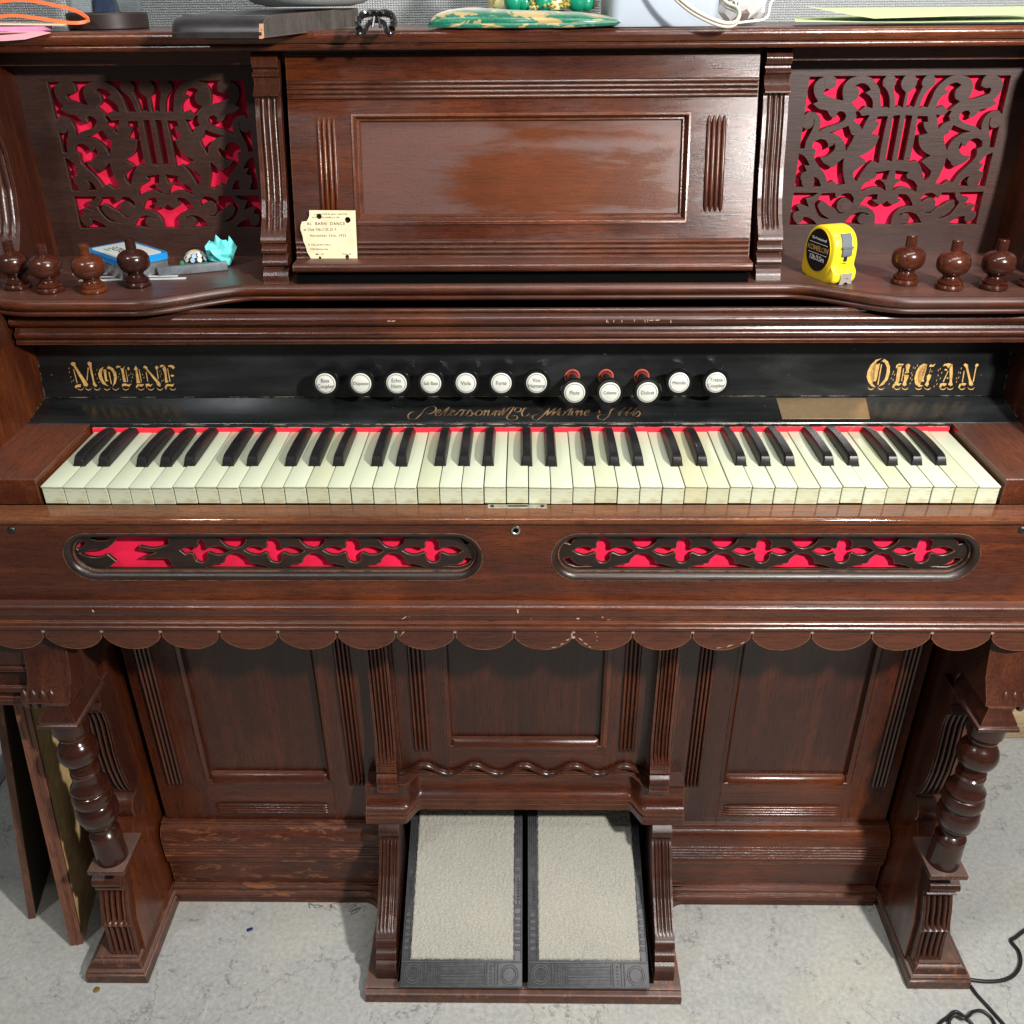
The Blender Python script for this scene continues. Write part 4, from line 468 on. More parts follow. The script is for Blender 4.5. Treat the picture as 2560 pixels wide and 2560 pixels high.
# base rail
def bead(yc, zc, r, n=6): return arc(yc, zc, r, 90, 270, n)
rail = [(0.12, 0.154), (0.078, 0.154), (0.0765, 0.150)] + [(0.0765 - 0.0115 * sin(radians(a)), 0.1505 - 0.026 * (1 - cos(radians(a)))) for a in range(0, 91, 15)] + [(0.067, 0.1235)]
for i in range(5): rail += bead(0.0675, 0.1205 - i * 0.0056, 0.0026)
rail += [(0.0665, 0.0935), (0.0665, 0.089)] + bead(0.0705, 0.0855, 0.0035) + [(0.072, 0.081), (0.072, 0.033)] + [(0.068, 0.033)] + bead(0.068, 0.029, 0.004) + [(0.0655, 0.0245)] + bead(0.066, 0.017, 0.0055) + [(0.064, 0.010), (0.063, 0.001), (0.12, 0.001)]
P('base_rail', exx(rail, -0.519, -0.197), WS, ang=25); P('base_rail', exx(rail, 0.207, 0.530), WX, ang=25)
# quarter round fillets where the base moulding meets the pedal box
for s, xc in ((-1, -0.205), (1, 0.216)):
    bm = bmesh.new(); R = 0.034
    for za, zb, g in ((0.001, 0.011, 0.0), (0.011, 0.024, 0.003), (0.024, 0.033, 0.006)):
        pts = [(xc, 0.064), (xc, 0.064 - R + g)] + [(xc + s * (R - R * cos(t)) + s * -0.0, 0.064 - R + R * sin(t) + g * cos(t)) for t in [pi / 2 * i / 8 for i in range(9)]][0:] 
        pts = [(xc, 0.070)] + [(xc + s * (R * (1 - cos(t))), 0.064 - R * (1 - sin(t)) + g) for t in [pi / 2 * i / 8 for i in range(9)]] + [(xc + s * R, 0.070)]
        vs = [(x, y, za) for x, y in pts] + [(x, y, zb) for x, y in pts]; n = len(pts); bm_from(vs, [(i, (i + 1) % n, n + (i + 1) % n, n + i) for i in range(n)] + [tuple(range(n)), tuple(range(2 * n - 1, n - 1, -1))], bm)
    P('corner_fillet', bm, WX)
# upper posts of the centre section
upf = [(0.068, 0.60), (0.068, 0.40), (0.067, 0.33), (0.063, 0.305), (0.058, 0.292), (0.056, 0.288), (0.060, 0.2865), (0.060, 0.284), (0.0545, 0.283), (0.0525, 0.279), (0.056, 0.275), (0.056, 0.272), (0.051, 0.270), (0.049, 0.264), (0.052, 0.258), (0.0515, 0.253), (0.049, 0.252), (0.049, 0.246)]
for a, b in ((-0.193, -0.166), (0.177, 0.203)): P('fluted_post', bracket(a, b, upf, FY, 4, [(0.292, 0.62, 0.0045)]), WZ)
for a, b in ((-0.199, -0.163), (0.175, 0.209)): P('post_backing', box(a, b, FY - 0.004, FY + 0.02, 0.15, 0.60), WZ)
# pedal shelf: coved moulding cut back in the middle
def shf(x):
    c = x - 0.0075; a = abs(c); return 0.0 if a > 0.165 else 0.026 * smooth01((0.165 - a) / 0.020)
prof = [(FY, .250, 0), (0.060, .250, .75), (0.058, .247, 1)] + [(0.058 - 0.014 * (1 - cos(radians(t))), .246 - 0.030 * sin(radians(t)), 1) for t in range(0, 91, 15)] + [(0.040, .2155, 1), (0.040, .2125, 1), (0.042, .2115, 1), (0.042, .2095, 1), (0.0385, .2085, 1), (0.0385, .198, 1), (0.0405, .1965, 1), (FY, .1965, 0)]
xs = [-0.211, -0.19, -0.166, -0.157, -0.154, -0.151, -0.148, -0.145, -0.142, -0.139, -0.136, -0.13, -0.1] + [-0.1 + 0.2 * i / 8 for i in range(1, 8)] + [0.1, 0.145, 0.151, 0.154, 0.157, 0.160, 0.163, 0.166, 0.169, 0.172, 0.175, 0.185, 0.21, 0.226]
P('pedal_shelf', loft(prof, xs, shf), WX, ang=40)
# pedal box: base, brackets with fluted fronts, dark interior
basep = [(0.10, 0.001), (-0.094, 0.001), (-0.094, 0.008)] + arc(-0.090, 0.012, 0.004, 180, 90, 4) + [(-0.086, 0.017), (-0.086, 0.020), (-0.080, 0.022), (0.10, 0.022)]
P('pedal_base', exx(basep, -0.2085, 0.2195), WF)
pbf = [(0.042, 0.197), (0.036, 0.192), (0.032, 0.188), (0.031, 0.181), (0.034, 0.176), (0.036, 0.172), (0.030, 0.166), (0.018, 0.150), (0.004, 0.132), (-0.014, 0.114), (-0.034, 0.098), (-0.050, 0.088), (-0.056, 0.083), (-0.052, 0.081), (-0.057, 0.078), (-0.061, 0.072), (-0.058, 0.068), (-0.056, 0.064), (-0.063, 0.062), (-0.068, 0.056), (-0.066, 0.050), (-0.070, 0.048), (-0.074, 0.044), (-0.074, 0.022)]
for a, b in ((-0.194, -0.167), (0.184, 0.2105)):
    P('pedal_bracket', bracket(a, b, pbf, 0.08, 4, [(0.086, 0.172, 0.0045)], ns=120), WD)
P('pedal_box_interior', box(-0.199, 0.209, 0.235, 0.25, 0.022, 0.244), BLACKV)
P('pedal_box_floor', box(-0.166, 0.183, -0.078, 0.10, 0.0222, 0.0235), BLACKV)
# foot pedals
PV = Vector((0, 0.202, 0.100)); PL = PV.length + 0.05
def pedal(x0, x1, cx0, cx1, lab):
    W = x1 - x0; root = P('pedal', box(0, W, 0, PL + 0.02, -0.008, 0, 0.0012, 2), CAST)
    root.matrix_local = frame((x0, -0.094, 0.034), (1, 0, 0), PV); tag(root, label=lab)
    cb = part('carpet_pad', bmesh.new(), CARP, root); bm = bmesh.new(); a0, a1, b0, b1 = cx0 - x0, cx1 - x0, 0.0345, PL + 0.018; nx, ny = 110, 165; vs = []; fs = []
    for j in range(ny + 1):
        for i in range(nx + 1):
            e = i in (0, nx) or j in (0, ny); jit = 0 if not e else random.uniform(-0.0007, 0.0007)
            x = a0 + (a1 - a0) * i / nx + jit; y = b0 + (b1 - b0) * j / ny + jit
            vs.append((x, y, 0.0005 if e else 0.0034 + random.uniform(-0.0008, 0.0008) + 0.0007 * mnoise.noise(Vector((x * 200, y * 200, 1)))))
    for j in range(ny):
        for i in range(nx): a = j * (nx + 1) + i; fs.append((a, a + 1, a + nx + 2, a + nx + 1))
    bm_from(vs, fs, bm); bm.to_mesh(cb.data); bm.free()
    for p_ in cb.data.polygons: p_.use_smooth = True
    # embossed cast border
    em = bmesh.new(); h = 0.0011
    def bar(xa, xb, ya, yb, hh=h): box(xa, xb, ya, yb, -0.0005, hh, 0.0003, 1, em)
    bar(0.0005, W - .0005, 0.0005, 0.0022); bar(0.0005, W - .0005, 0.0305, 0.0325)
    for xc in (0.017, W - 0.017):
        for (r, hh) in ((0.0125, 0.0012), (0.0095, 0.0016)): lathe([(r - 0.0016, -0.0004), (r - 0.0014, hh), (r, hh), (r + .0002, -0.0004)], 28, em, Matrix.Translation((xc, 0.0165, 0)), cap=False)
        for t in range(6): a = t * pi / 3; box(-0.0008, 0.0008, 0.001, 0.0075, -0.0004, 0.0011, 0, 1, em); 
        vs6 = []
    for s in (0, 1):
        for q, xx in enumerate((0.0325, 0.0365, 0.0475)):
            xa = xx if s == 0 else W - xx - 0.0014; bar(xa, xa + 0.0014, 0.003, 0.030)
        for k in range(6): xa = 0.0405 if s == 0 else W - 0.0405 - 0.0032; bar(xa, xa + 0.0030, 0.0045 + k * 0.0042, 0.0045 + k * 0.0042 + 0.0022)
    for k in range(6): bar(0.053, W - 0.053, 0.0055 + k * 0.0040, 0.0055 + k * 0.0040 + 0.0018)
    bar(0.0505, 0.0517, 0.004, 0.029); bar(W - 0.0517, W - 0.0505, 0.004, 0.029)
    for (xa, xb) in ((0.0, a0), (a1, W)):
        c = (xa + xb) / 2; w_ = (xb - xa)
        bar(xa + 0.0004, xa + 0.0016, 0.034, PL + .01); bar(xb - 0.0022, xb - 0.001, 0.034, PL + .01)
        for k in range(6): bar(c - w_ * .28, c + w_ * .26, 0.046 + k * 0.0085, 0.046 + k * 0.0085 + 0.0052); 
        for k in range(3): bar(c - w_ * .4, c + w_ * .4, 0.100 + k * 0.0022, 0.1012 + k * 0.0022)
        for k in range(7):
            for s2 in (-1, 1): tube([(c, 0.110 + k * 0.004, .0004), (c + s2 * w_ * .25, 0.1128 + k * 0.004, .0008)], 0.0006, 5, em)
        tube([(c, 0.106, .0006), (c, 0.142, .0006)], 0.0006, 5, em)
        lathe([(0.0034, -0.0004), (0.0034, 0.0012), (0.0022, 0.0012), (0.0020, 0.0003), (0.0008, 0.0003), (0.0006, 0.0013), (0.0001, 0.0013)], 18, em, Matrix.Translation((c, 0.148, 0)), cap=False)
        for k in range(3): bar(c - w_ * .4, c + w_ * .4, 0.156 + k * 0.0026, 0.1572 + k * 0.0026)
        for k in range(3): bar(c - w_ * .28 + k * w_ * .2, c - w_ * .28 + k * w_ * .2 + 0.0012, 0.168, PL + .01)
    part('cast_border', em, CAST, root)
    return root
pedal(-0.1605, 0.0045, -0.1485, -0.0078, 'left pedal with grey carpet pad'); pedal(0.0120, 0.1755, 0.0262, 0.1645, 'right pedal with grey carpet pad')

# side boards, plinth feet, columns, scroll brackets
def plinth(x0, x1, y0, y1, prof):
    vs = []; fs = []
    for (i, z) in prof: vs += [(x0 + i, y0 + i, z), (x1 - i, y0 + i, z), (x1 - i, y1, z), (x0 + i, y1, z)]
    for k in range(len(prof) - 1):
        for j in range(4): fs.append((4 * k + j, 4 * k + (j + 1) % 4, 4 * k + 4 + (j + 1) % 4, 4 * k + 4 + j))
    e = 4 * (len(prof) - 1); fs += [(3, 2, 1, 0), (e, e + 1, e + 2, e + 3)]; return bm_from(vs, fs)
PP = [(0, 0.001), (0, 0.0155), (0.0015, 0.017), (0.0025, 0.0172), (0.0022, 0.0185), (0.0012, 0.020), (0.0018, 0.0225), (0.0045, 0.0235), (0.0055, 0.0245), (0.0062, 0.029), (0.0085, 0.0325), (0.0125, 0.0345), (0.0135, 0.0352), (0.0145, 0.0375), (0.030, 0.0376)]
BLK_LO = [(-0.026, 0.196), (-0.029, 0.1945), (-0.0275, 0.192), (-0.0240, 0.188), (-0.0250, 0.183), (-0.0330, 0.1785), (-0.0400, 0.1750), (-0.0425, 0.1700), (-0.0415, 0.1650), (-0.0350, 0.1615), (-0.0345, 0.1590), (-0.0385, 0.1565), (-0.0380, 0.1540), (-0.0300, 0.1520), (-0.0290, 0.1490), (-0.034, 0.140), (-0.040, 0.125), (-0.044, 0.110), (-0.0485, 0.099), (-0.051, 0.0965), (-0.0475, 0.0945), (-0.046, 0.085), (-0.048, 0.060), (-0.051, 0.0375)]
BLK_UP = [(0.026, 0.455), (0.020, 0.448), (0.017, 0.438), (0.018, 0.430), (0.010, 0.428), (0.009, 0.424), (0.017, 0.418), (0.021, 0.410), (0.023, 0.395), (0.021, 0.370), (0.019, 0.345), (0.020, 0.315), (0.025, 0.285), (0.030, 0.268), (0.034, 0.262)]
for s in (-1, 1):
    A = -0.519 if s < 0 else 0.530; B = A + s * 0.049
    x0, x1 = min(A, B), max(A, B)
    sp = [(0.40, 0.03), (-0.040, 0.03), (-0.036, 0.10), (-0.018, 0.15), (-0.012, 0.192), (0.010, 0.205), (0.034, 0.25), (0.036, 0.45), (0.010, 0.52), (0.0, 0.60), (0.40, 0.60)]
    P('side_board', exx(sp, x0 + 0.004, x1 - 0.004), WZ)
    fx = (-0.6005, -0.5155) if s < 0 else (0.5335, 0.6175)
    P('foot', plinth(fx[0], fx[1], -0.069, 0.40, PP), WF)
    bx = (-0.5665, -0.5275) if s < 0 else (0.539, 0.578)
    P('foot_bracket', bracket(bx[0], bx[1], BLK_LO, 0.0, 4, [(0.0375, 0.0955, 0.006), (0.0965, 0.1535, 0.0075)], ns=150, m=.1), WD)
    ux = (-0.5485, -0.5185) if s < 0 else (0.5295, 0.5595)
    P('scroll_bracket', bracket(ux[0], ux[1], BLK_UP, 0.05, 4, [(0.264, 0.419, 0.0075)], m=.05, ns=110), WD)
    P('scroll_roll', lathe([(0.0001, -0.0005), (0.0180, -0.0004), (0.0190, 0.0006), (0.0190, abs(ux[1] - ux[0]) - .0006), (0.0180, abs(ux[1] - ux[0]) + .0004), (0.0001, abs(ux[1] - ux[0]) + .0005)], 40, None, Matrix.Translation((ux[0], 0.036, 0.241)) @ Matrix.Rotation(pi / 2, 4, 'Y')), WD)
    cx, cy = (-0.5315, -0.034) if s < 0 else (0.5475, -0.034)
    colp = [(0.0198, 0.216), (0.0201, 0.2445), (0.0194, 0.2455), (0.0203, 0.2475), (0.0200, 0.2520), (0.0170, 0.2570), (0.0140, 0.260), (0.0135, 0.264), (0.0165, 0.266), (0.0172, 0.269), (0.0165, 0.271), (0.0205, 0.275), (0.0228, 0.280), (0.0225, 0.284), (0.0238, 0.2855), (0.0262, 0.293), (0.0272, 0.302), (0.0262, 0.310), (0.0232, 0.3162), (0.0218, 0.3175), (0.0246, 0.320), (0.0268, 0.327), (0.0262, 0.334), (0.0240, 0.3390), (0.0216, 0.3405), (0.0222, 0.3415), (0.0246, 0.3432), (0.0244, 0.3465), (0.0205, 0.3520), (0.0180, 0.3580), (0.0172, 0.3650), (0.0184, 0.3670), (0.0186, 0.3700), (0.0168, 0.3715), (0.0165, 0.3740), (0.0180, 0.3770)]
    for i in range(13): t = -1.05 + 2.15 * i / 12; colp.append((0.0255 * cos(t) if cos(t) * 0.0255 > .0145 else .0145, 0.4035 + 0.0232 * sin(t)))
    colp += [(0.0152, 0.4275), (0.0172, 0.4285), (0.0178, 0.4310), (0.0168, 0.4335), (0.0182, 0.4350), (0.0208, 0.4380), (0.0212, 0.458)]
    colp = [(r, z if not 0.2455 <= z <= 0.302 else 0.2590 + (z - 0.2455) * (0.302 - 0.2590) / (0.302 - 0.2455)) for r, z in colp]; colp = [(r, 0.2580) if abs(z - 0.2445) < 1e-6 else (r, z) for r, z in colp]; colp = [(r * (0.93 if 0.2575 < z < 0.4275 else 1.0), z) for r, z in colp]; P('turned_column', lathe(colp, 56, None, Matrix.Translation((cx, cy, 0))), WTC, ang=30)
    P('column_plinth', box(cx - 0.024, cx + 0.024, cy - 0.0245, 0.005, 0.2085, 0.2165, 0.0012, 2), WF)
    P('column_capital', plinth(cx - 0.0235, cx + 0.0235, cy - 0.0245, 0.02, [(0.002, 0.457), (0, 0.4585), (0, 0.4625), (0.0015, 0.464), (0.003, 0.4645), (0.003, 0.468), (0.005, 0.472), (0.009, 0.480), (0.010, 0.486)]), WD)
    # carved block between column and keybed, with scalloped lower edge on the outer half
    ab = [(0.10, 0.486), (cy - 0.012, 0.486), (cy - 0.010, 0.492), (-0.030, 0.515), (-0.022, 0.55), (-0.018, 0.5995), (0.10, 0.5995)]
    P('arm_block', exx(ab, *((cx - 0.034, cx + 0.016) if s < 0 else (cx - 0.016, cx + 0.034))), WD)
    gb = bmesh.new()
    for k in range(4):
        xc = cx + s * (0.006 + k * 0.0105); lathe([(0.0001, 0.474), (0.0035, 0.4765), (0.0055, 0.482), (0.0058, 0.490), (0.004, 0.498), (0.0001, 0.502)], 14, gb, Matrix.Translation((xc, cy - 0.006, 0)))
    P('carved_drops', gb, WD)
    ox0, ox1 = (-0.70, cx - 0.030) if s < 0 else (cx + 0.030, 0.72)
    sm = [(0.32, 0.470), (-0.030, 0.470), (-0.032, 0.472), (-0.032, 0.477)] + bead(-0.029, 0.480, 0.003) + [(-0.026, 0.484)] + bead(-0.0245, 0.4905, 0.005) + [(-0.018, 0.497), (-0.016, 0.505), (-0.018, 0.511)] + bead(-0.020, 0.516, 0.004) + [(-0.019, 0.521), (-0.018, 0.60), (0.32, 0.60)]
    P('arm_moulding', exx(sm, ox0, ox1), WD)
P('keybed', box(-0.70, 0.71, 0.004, 0.30, 0.5995, 0.7155), WX)

# key slip: nosing, pierced board, lower moulding, scalloped apron
nose = [(0.0, 0.7225), (-0.0185, 0.7225), (-0.0225, 0.7222)] + arc(-0.0255, 0.7178, 0.0044, 80, 200, 6)[1:] + [(-0.0285, 0.7150), (-0.0262, 0.7135), (-0.0250, 0.7125), (0.0, 0.7125)]
P('key_slip_nosing', exx(nose, -0.70, 0.71), WGL)
SY = -0.025
OV = [(-0.4855, -0.0375), (0.0365, 0.4885)]
holes = [stadium(a, b, 0.6435, 0.7015) for a, b in OV]
keyh = [(-0.0015 + 0.0042 * cos(t * pi / 12), 0.7080 + 0.0042 * sin(t * pi / 12)) for t in range(24)]
def clipc(pts): return pts
P_out = rect(-0.70, 0.71, 0.6165, 0.7124)
slip = plate('key_slip_board', P_out, [stadium(a, b, 0.6435, 0.7000) for a, b in OV], SY, 0.022, WX, ORG)
fl = 0.0215
CR = [(0.031, 0), (0.0262, .0034), (0.021, .0052), (0.0155, .0050), (0.011, .0026), (0.0085, .0022), (0.0068, .0042), (0.0072, .0085), (0.0055, .0122), (0.0028, .0140), (0, .0145)]
cross = CR + [(-x, z) for x, z in CR[-2::-1]] + [(-x, -z) for x, z in CR[1:]] + [(x, -z) for x, z in CR[-2:0:-1]]
HM = [(-.0335, -.0212), (-.027, -.0182), (-.019, -.0155), (-.0135, -.0150), (-.0118, -.0100), (-.0070, -.0045), (0, -.0024)]
half = HM + [(-x, z) for x, z in HM[-2::-1]]
for k, ((a, b), ph) in enumerate(zip(OV, holes)):
    c0 = (a + b) / 2; zc = 0.6750; pit = 0.0852
    sh = lambda q, dx, fz=1: [(x * 1.05 + dx, z * fz * 1.06 + zc) for x, z in (q if fz > 0 else q[::-1])]
    hs = []
    for i in range(-2, 3):
        if k == 0 and i in (-2,): continue
        if k == 0 and i == -1: continue
        hs.append(sh(cross, c0 + i * pit))
    for i in range(-2, 2):
        x = c0 + (i + .5) * pit
        if k == 0 and i == -2: continue
        if k == 0 and i == -1 and False: continue
        hs.append(sh(half, x)); hs.append(sh(half, x, -1))
    for s in (-1, 1):
        if k == 0 and s < 0: continue
        e = c0 + s * (2.5 * pit - 0.006)
        q = [(e - s * 0.022, zc + .0195), (e - s * 0.010, zc + .0175), (e - s * 0.004, zc + .0135), (e - s * 0.001, zc + .008), (e + s * 0.006, zc + .0105), (e + s * 0.001, zc + .0165), (e - s * 0.008, zc + .0200)]
        hs.append(q if s > 0 else q[::-1]); q2 = [(x, 2 * zc - z) for x, z in q]; hs.append(q2)
    if k == 0:
        hs = [h for h in hs if not (min(p[0] for p in h) < -0.374 )]
        hs.append(catmull([(x + (0.010 if x > -.395 and (z > .681 or z < .666) else 0), 0.6965 if z > .6865 else 0.6530 - 0.0010 if z < .6595 else z) for x, z in BROKEN], 3, True, 60)); hs.append(sh([(-.020, .0), (-.012, .0045), (-.006, .0050), (-.003, .0022), (-0.001, .0042), (0, .0085), (.0028, .0140), (.0055, .0122), (.0072, .0085), (.0068, .0042), (.0085, .0022), (.011, .0026), (.0155, .0050), (.021, .0052), (.0262, .0034), (0.031, 0), (.0262, -.0034), (.021, -.0052), (.0155, -.0050), (.011, -.0026), (.0085, -.0022), (.0068, -.0042), (.0072, -.0085), (.0055, -.0122), (.0028, -.0140), (0, -.0145), (-.0028, -.014), (-.0055, -.0122), (-.0065, -.0080), (-.0072, -.0040), (-.011, -.0030), (-.0155, -.0050)], c0 - pit + 0.004))
        hs.append([(-0.474, 0.676), (-0.470, 0.679), (-0.464, 0.684), (-0.466, 0.688), (-0.471, 0.683), (-0.476, 0.678)])
        hs.append([(-0.458, 0.690), (-0.450, 0.687), (-0.440, 0.688), (-0.436, 0.6915), (-0.455, 0.692)])
    fr = plate('pierced_fret', stadium(a + 0.003, b - 0.003, 0.6455, 0.7005), hs, SY + 0.0092, 0.0045, WDK, ORG, bev=0.0004)
    mm = ring(stadium(a - 0.0008, b + 0.0008, 0.6427, 0.7023), [(-0.0004, 0.0004), (0.0002, -0.0006), (0.0010, -0.0004), (0.0040, 0.0006), (0.0064, 0.0026), (0.0074, 0.0052), (0.0076, 0.0066), (0.0088, 0.0066), (0.0096, 0.0078), (0.0098, 0.0096)], SY)
    P('oval_moulding', mm, WDK, ang=50)
    P('red_cloth', box(a + 0.002, b - 0.002, SY + 0.0160, SY + 0.0180, 0.644, 0.6995), FELT)
P('keyhole_escutcheon', lathe([(0.0030, -0.004), (0.0030, 0.0012), (0.0036, 0.0017), (0.0046, 0.0015), (0.0050, 0.0)], 32, None, Matrix.Translation((-0.0015, SY, 0.7062)) @ Matrix.Rotation(pi / 2, 4, 'X'), cap=False), NICK)
P('keyhole', lathe([(0.0001, 0.0006), (0.0031, 0.0006)], 24, None, Matrix.Translation((-0.0015, SY, 0.7062)) @ Matrix.Rotation(pi / 2, 4, 'X'), cap=False), BLACKV)
for x in (-0.533, 0.5245): P('screw_head', lathe([(0.0042, -0.0005), (0.0042, 0.0006), (0.003, 0.0018), (0.0006, 0.0022)], 20, None, Matrix.Translation((x, SY, 0.7065)) @ Matrix.Rotation(pi / 2, 4, 'X')), IRON)
low = [(0.0, 0.6165), (-0.0285, 0.6165), (-0.030, 0.6160)] + arc(-0.0325, 0.6115, 0.0052, 85, 215, 7) + [(-0.0355, 0.6058), (-0.0355, 0.6035), (-0.0335, 0.6030), (-0.0335, 0.5955)] + bead(-0.0345, 0.5925, 0.0026) + [(-0.034, 0.5898)] + bead(-0.0355, 0.5872, 0.0028) + [(-0.034, 0.5838), (0.0, 0.5838)]
P('lower_moulding', exx(low, -0.70, 0.71), WX, ang=25)
pit = 0.06565; x0c = -0.529; R_ = 0.0372
top = 0.5845; ap = [(-0.70, top), (0.71, top)]; bottom = []
cus = [x0c + pit * i for i in range(-3, 20)]
for a, b in zip(cus, cus[1:]):
    c = (a + b) / 2
    bottom.append((a + 0.0011, 0.5778))
    bottom += [(c + (pit / 2 - 0.0012) * t, 0.5555 + (0.0165) * (1 - sqrt(max(0, 1 - (abs(t) * 0.93) ** 2))) / (1 - sqrt(1 - .93 ** 2))) for t in [-1 + 2 * i / 16 for i in range(17)]]
    bottom.append((b - 0.0011, 0.5778))
bottom = [p for p in bottom if -0.70 < p[0] < 0.71]
ahole = [[(x + 0.0019 * cos(t * pi / 6), 0.5792 + 0.0019 * sin(t * pi / 6)) for t in range(12)] for x in []]
apron = [(-0.70, top)] + [(-0.70, bottom[0][1])] + bottom + [(0.71, bottom[-1][1]), (0.71, top)]
plate('scalloped_apron', apron, [], -0.0330, 0.0095, WAP, ORG)
nb = bmesh.new()
for x in cus:
    if -0.69 < x < 0.70: lathe([(0.0003, 0.0009), (0.0019, 0.0006), (0.0021, -0.0004)], 12, nb, Matrix.Translation((x, -0.0330, 0.5805)) @ Matrix.Rotation(pi / 2, 4, 'X'))
cb_ = bmesh.new(); rr_ = random.Random(4)
def chip(x, y, z, w_, h_, ang=0):
    n = 7; pts = [(x + w_ * cos(2 * pi * i / n) * rr_.uniform(.5, 1.1) * cos(ang) - h_ * sin(2 * pi * i / n) * rr_.uniform(.5, 1.1) * sin(ang), y, z + w_ * cos(2 * pi * i / n) * rr_.uniform(.5, 1.1) * sin(ang) + h_ * sin(2 * pi * i / n) * rr_.uniform(.5, 1.1) * cos(ang)) for i in range(n)]
    cb_.faces.new([cb_.verts.new(p) for p in pts])
for (x, z, w_, h_, a) in ((0.0618, 0.5735, .0030, .0022, 0), (0.0600, 0.5765, .0012, .0026, 0), (0.0560, 0.5700, .0034, .0010, .5), (0.0490, 0.5640, .0034, .0009, .45), (0.0400, 0.5592, .0040, .0008, .2), (0.0700, 0.5705, .0030, .0009, -.7), (0.0760, 0.5640, .0032, .0009, -.6), (0.0805, 0.5600, .0016, .0010, 0), (0.0860, 0.5800, .0009, .0009, 0), (0.0880, 0.5740, .0010, .0009, 0), (0.0885, 0.5690, .0008, .0007, 0), (-0.1285, 0.5770, .0060, .0005, .95), (-0.133, 0.5700, .0040, .0004, .95), (0.224, 0.5590, .0045, .0006, .1), (0.236, 0.5620, .0050, .0008, .4), (0.25, 0.5660, .0030, .0007, .5)): chip(x, -0.03335, z, w_, h_, a)
for (x, z, w_, h_, a) in ((-0.124, 0.6000, .0045, .0007, .7), (-0.118, 0.6020, .0030, .0006, .7), (0.066, 0.5990, .0030, .0012, 0), (0.093, 0.6010, .0012, .0016, -.6), (0.10, 0.5975, .0030, .0004, 0), (0.015, 0.5985, .0012, .0004, 0)): chip(x, -0.03385, z, w_, h_, a)
[chip(x_, 0.1526, 0.8752 - rr_.uniform(0, .002), .0005, .0022, rr_.uniform(-.3, .3)) for x_ in (0.100, 0.1015, 0.108, 0.117, 0.131, 0.143, 0.146, 0.172)]; [chip(x_, 0.1526, 0.8750, .0035, .0008, .1) for x_ in (0.150, 0.157, -0.145, -0.140)]; chip(-0.463, -0.0388, 0.6118, .0012, .0024, 0.3); chip(0.0005, -0.0388, 0.6118, .0010, .0034, 0); chip(0.0, -0.0386, 0.6140, .0022, .0006, 0)
P('bare_wood_chips', cb_, plain('bare_wood', (0.42, 0.28, 0.19), 0.7, var=0.3, vs=300))
P('apron_pins', nb, plain('pale_pin', (0.34, 0.27, 0.24), 0.5))

# keyboard: 43 white and 30 black keys
K0, KW = -0.505, 1.010 / 43
def wkey_mesh(wd):
    bm = box(0, wd, 0.0016, 0.139, -0.0215, -0.0022, 0.0004, 1); box(0, wd, 0.0, 0.139, -0.0020, 0.0, 0.0007, 2, bm)
    me = bpy.data.meshes.new('white_key'); bm.to_mesh(me); bm.free(); me.materials.append(IVORY)
    for p in me.polygons: p.use_smooth = True
    me.set_sharp_from_angle(angle=radians(35)); return me
wk = wkey_mesh(KW - 0.0010); wk2 = wk.copy(); wk2.materials.clear(); wk2.materials.append(IVORY2)
for i in range(43):
    o = bpy.data.objects.new('white_key', wk2 if i == 29 else wk); COL.objects.link(o); o.parent = ORG
    o.location = (K0 + i * KW + 0.0005 + random.uniform(-.00015, .00015), random.uniform(-.0004, .0004), 0.7448 + random.uniform(-.0009, .0005)); o.rotation_euler = (random.uniform(-.0015, .0015), 0, random.uniform(-.0008, .0008))
    if i == 29: o['label'] = 'yellowed white key'
def bkey_mesh():
    # side profile y,z of the sharp, tapering upwards
    rows = []; bm = bmesh.new(); Y = [(0.0, 0.0, 0.0), (0.0015, 0.0, 0.0060), (0.0035, 0.0, 0.0092), (0.0060, 0.0, 0.0105), (0.012, 0.0, 0.0112), (0.040, 0.0, 0.0112), (0.068, 0.0, 0.0096), (0.0895, 0.0, 0.0062)]
    K = 9; vs = []; fs = []
    for (y, _, h) in Y:
        h = max(h, 0.0004); wb, wt = 0.0132 / 2, 0.0098 / 2
        pr = [(-wb, -0.010), (-wb, 0.0)] + [(-wb + (wb - wt) * t, h * t * .93) for t in (0.5, 0.86)] + [(-wt * .86, h)] + [(wt * .86, h)] + [(wb - (wb - wt) * t, h * t * .93) for t in (0.86, 0.5)] + [(wb, 0.0), (wb, -0.010)]
        vs += [(x, y, z) for x, z in pr]
    n = 10
    for k in range(len(Y) - 1):
        for i in range(n - 1): a = k * n + i; fs.append((a, a + 1, a + n + 1, a + n))
    fs += [tuple(range(n)), tuple(range((len(Y) - 1) * n, len(Y) * n))]
    bm_from(vs, fs, bm); bmesh.ops.recalc_face_normals(bm, faces=bm.faces[:]); me = bpy.data.meshes.new('black_key'); bm.to_mesh(me); bm.free(); me.materials.append(EBONY)
    for p in me.polygons: p.use_smooth = True
    me.set_sharp_from_angle(angle=radians(28)); return me
bk = bkey_mesh(); offs = {0: -0.0018, 1: 0.0018, 3: -0.0028, 4: 0.0, 5: 0.0028}
for oc in range(6):
    for n_, d in offs.items():
        o = bpy.data.objects.new('black_key', bk); COL.objects.link(o); o.parent = ORG
        o.location = (K0 + (oc * 7 + n_ + 1) * KW + d, 0.0475, 0.7450 + random.uniform(-.0003, .0003)); o.rotation_euler = (0, 0, random.uniform(-.002, .002))
P('key_rest_cloth', box(-0.512, 0.512, 0.002, 0.139, 0.7165, 0.7180), BLACKV)
P('felt_strip', box(-0.506, 0.506, 0.1385, 0.1425, 0.740, 0.7497, 0.0006, 1), REDST)
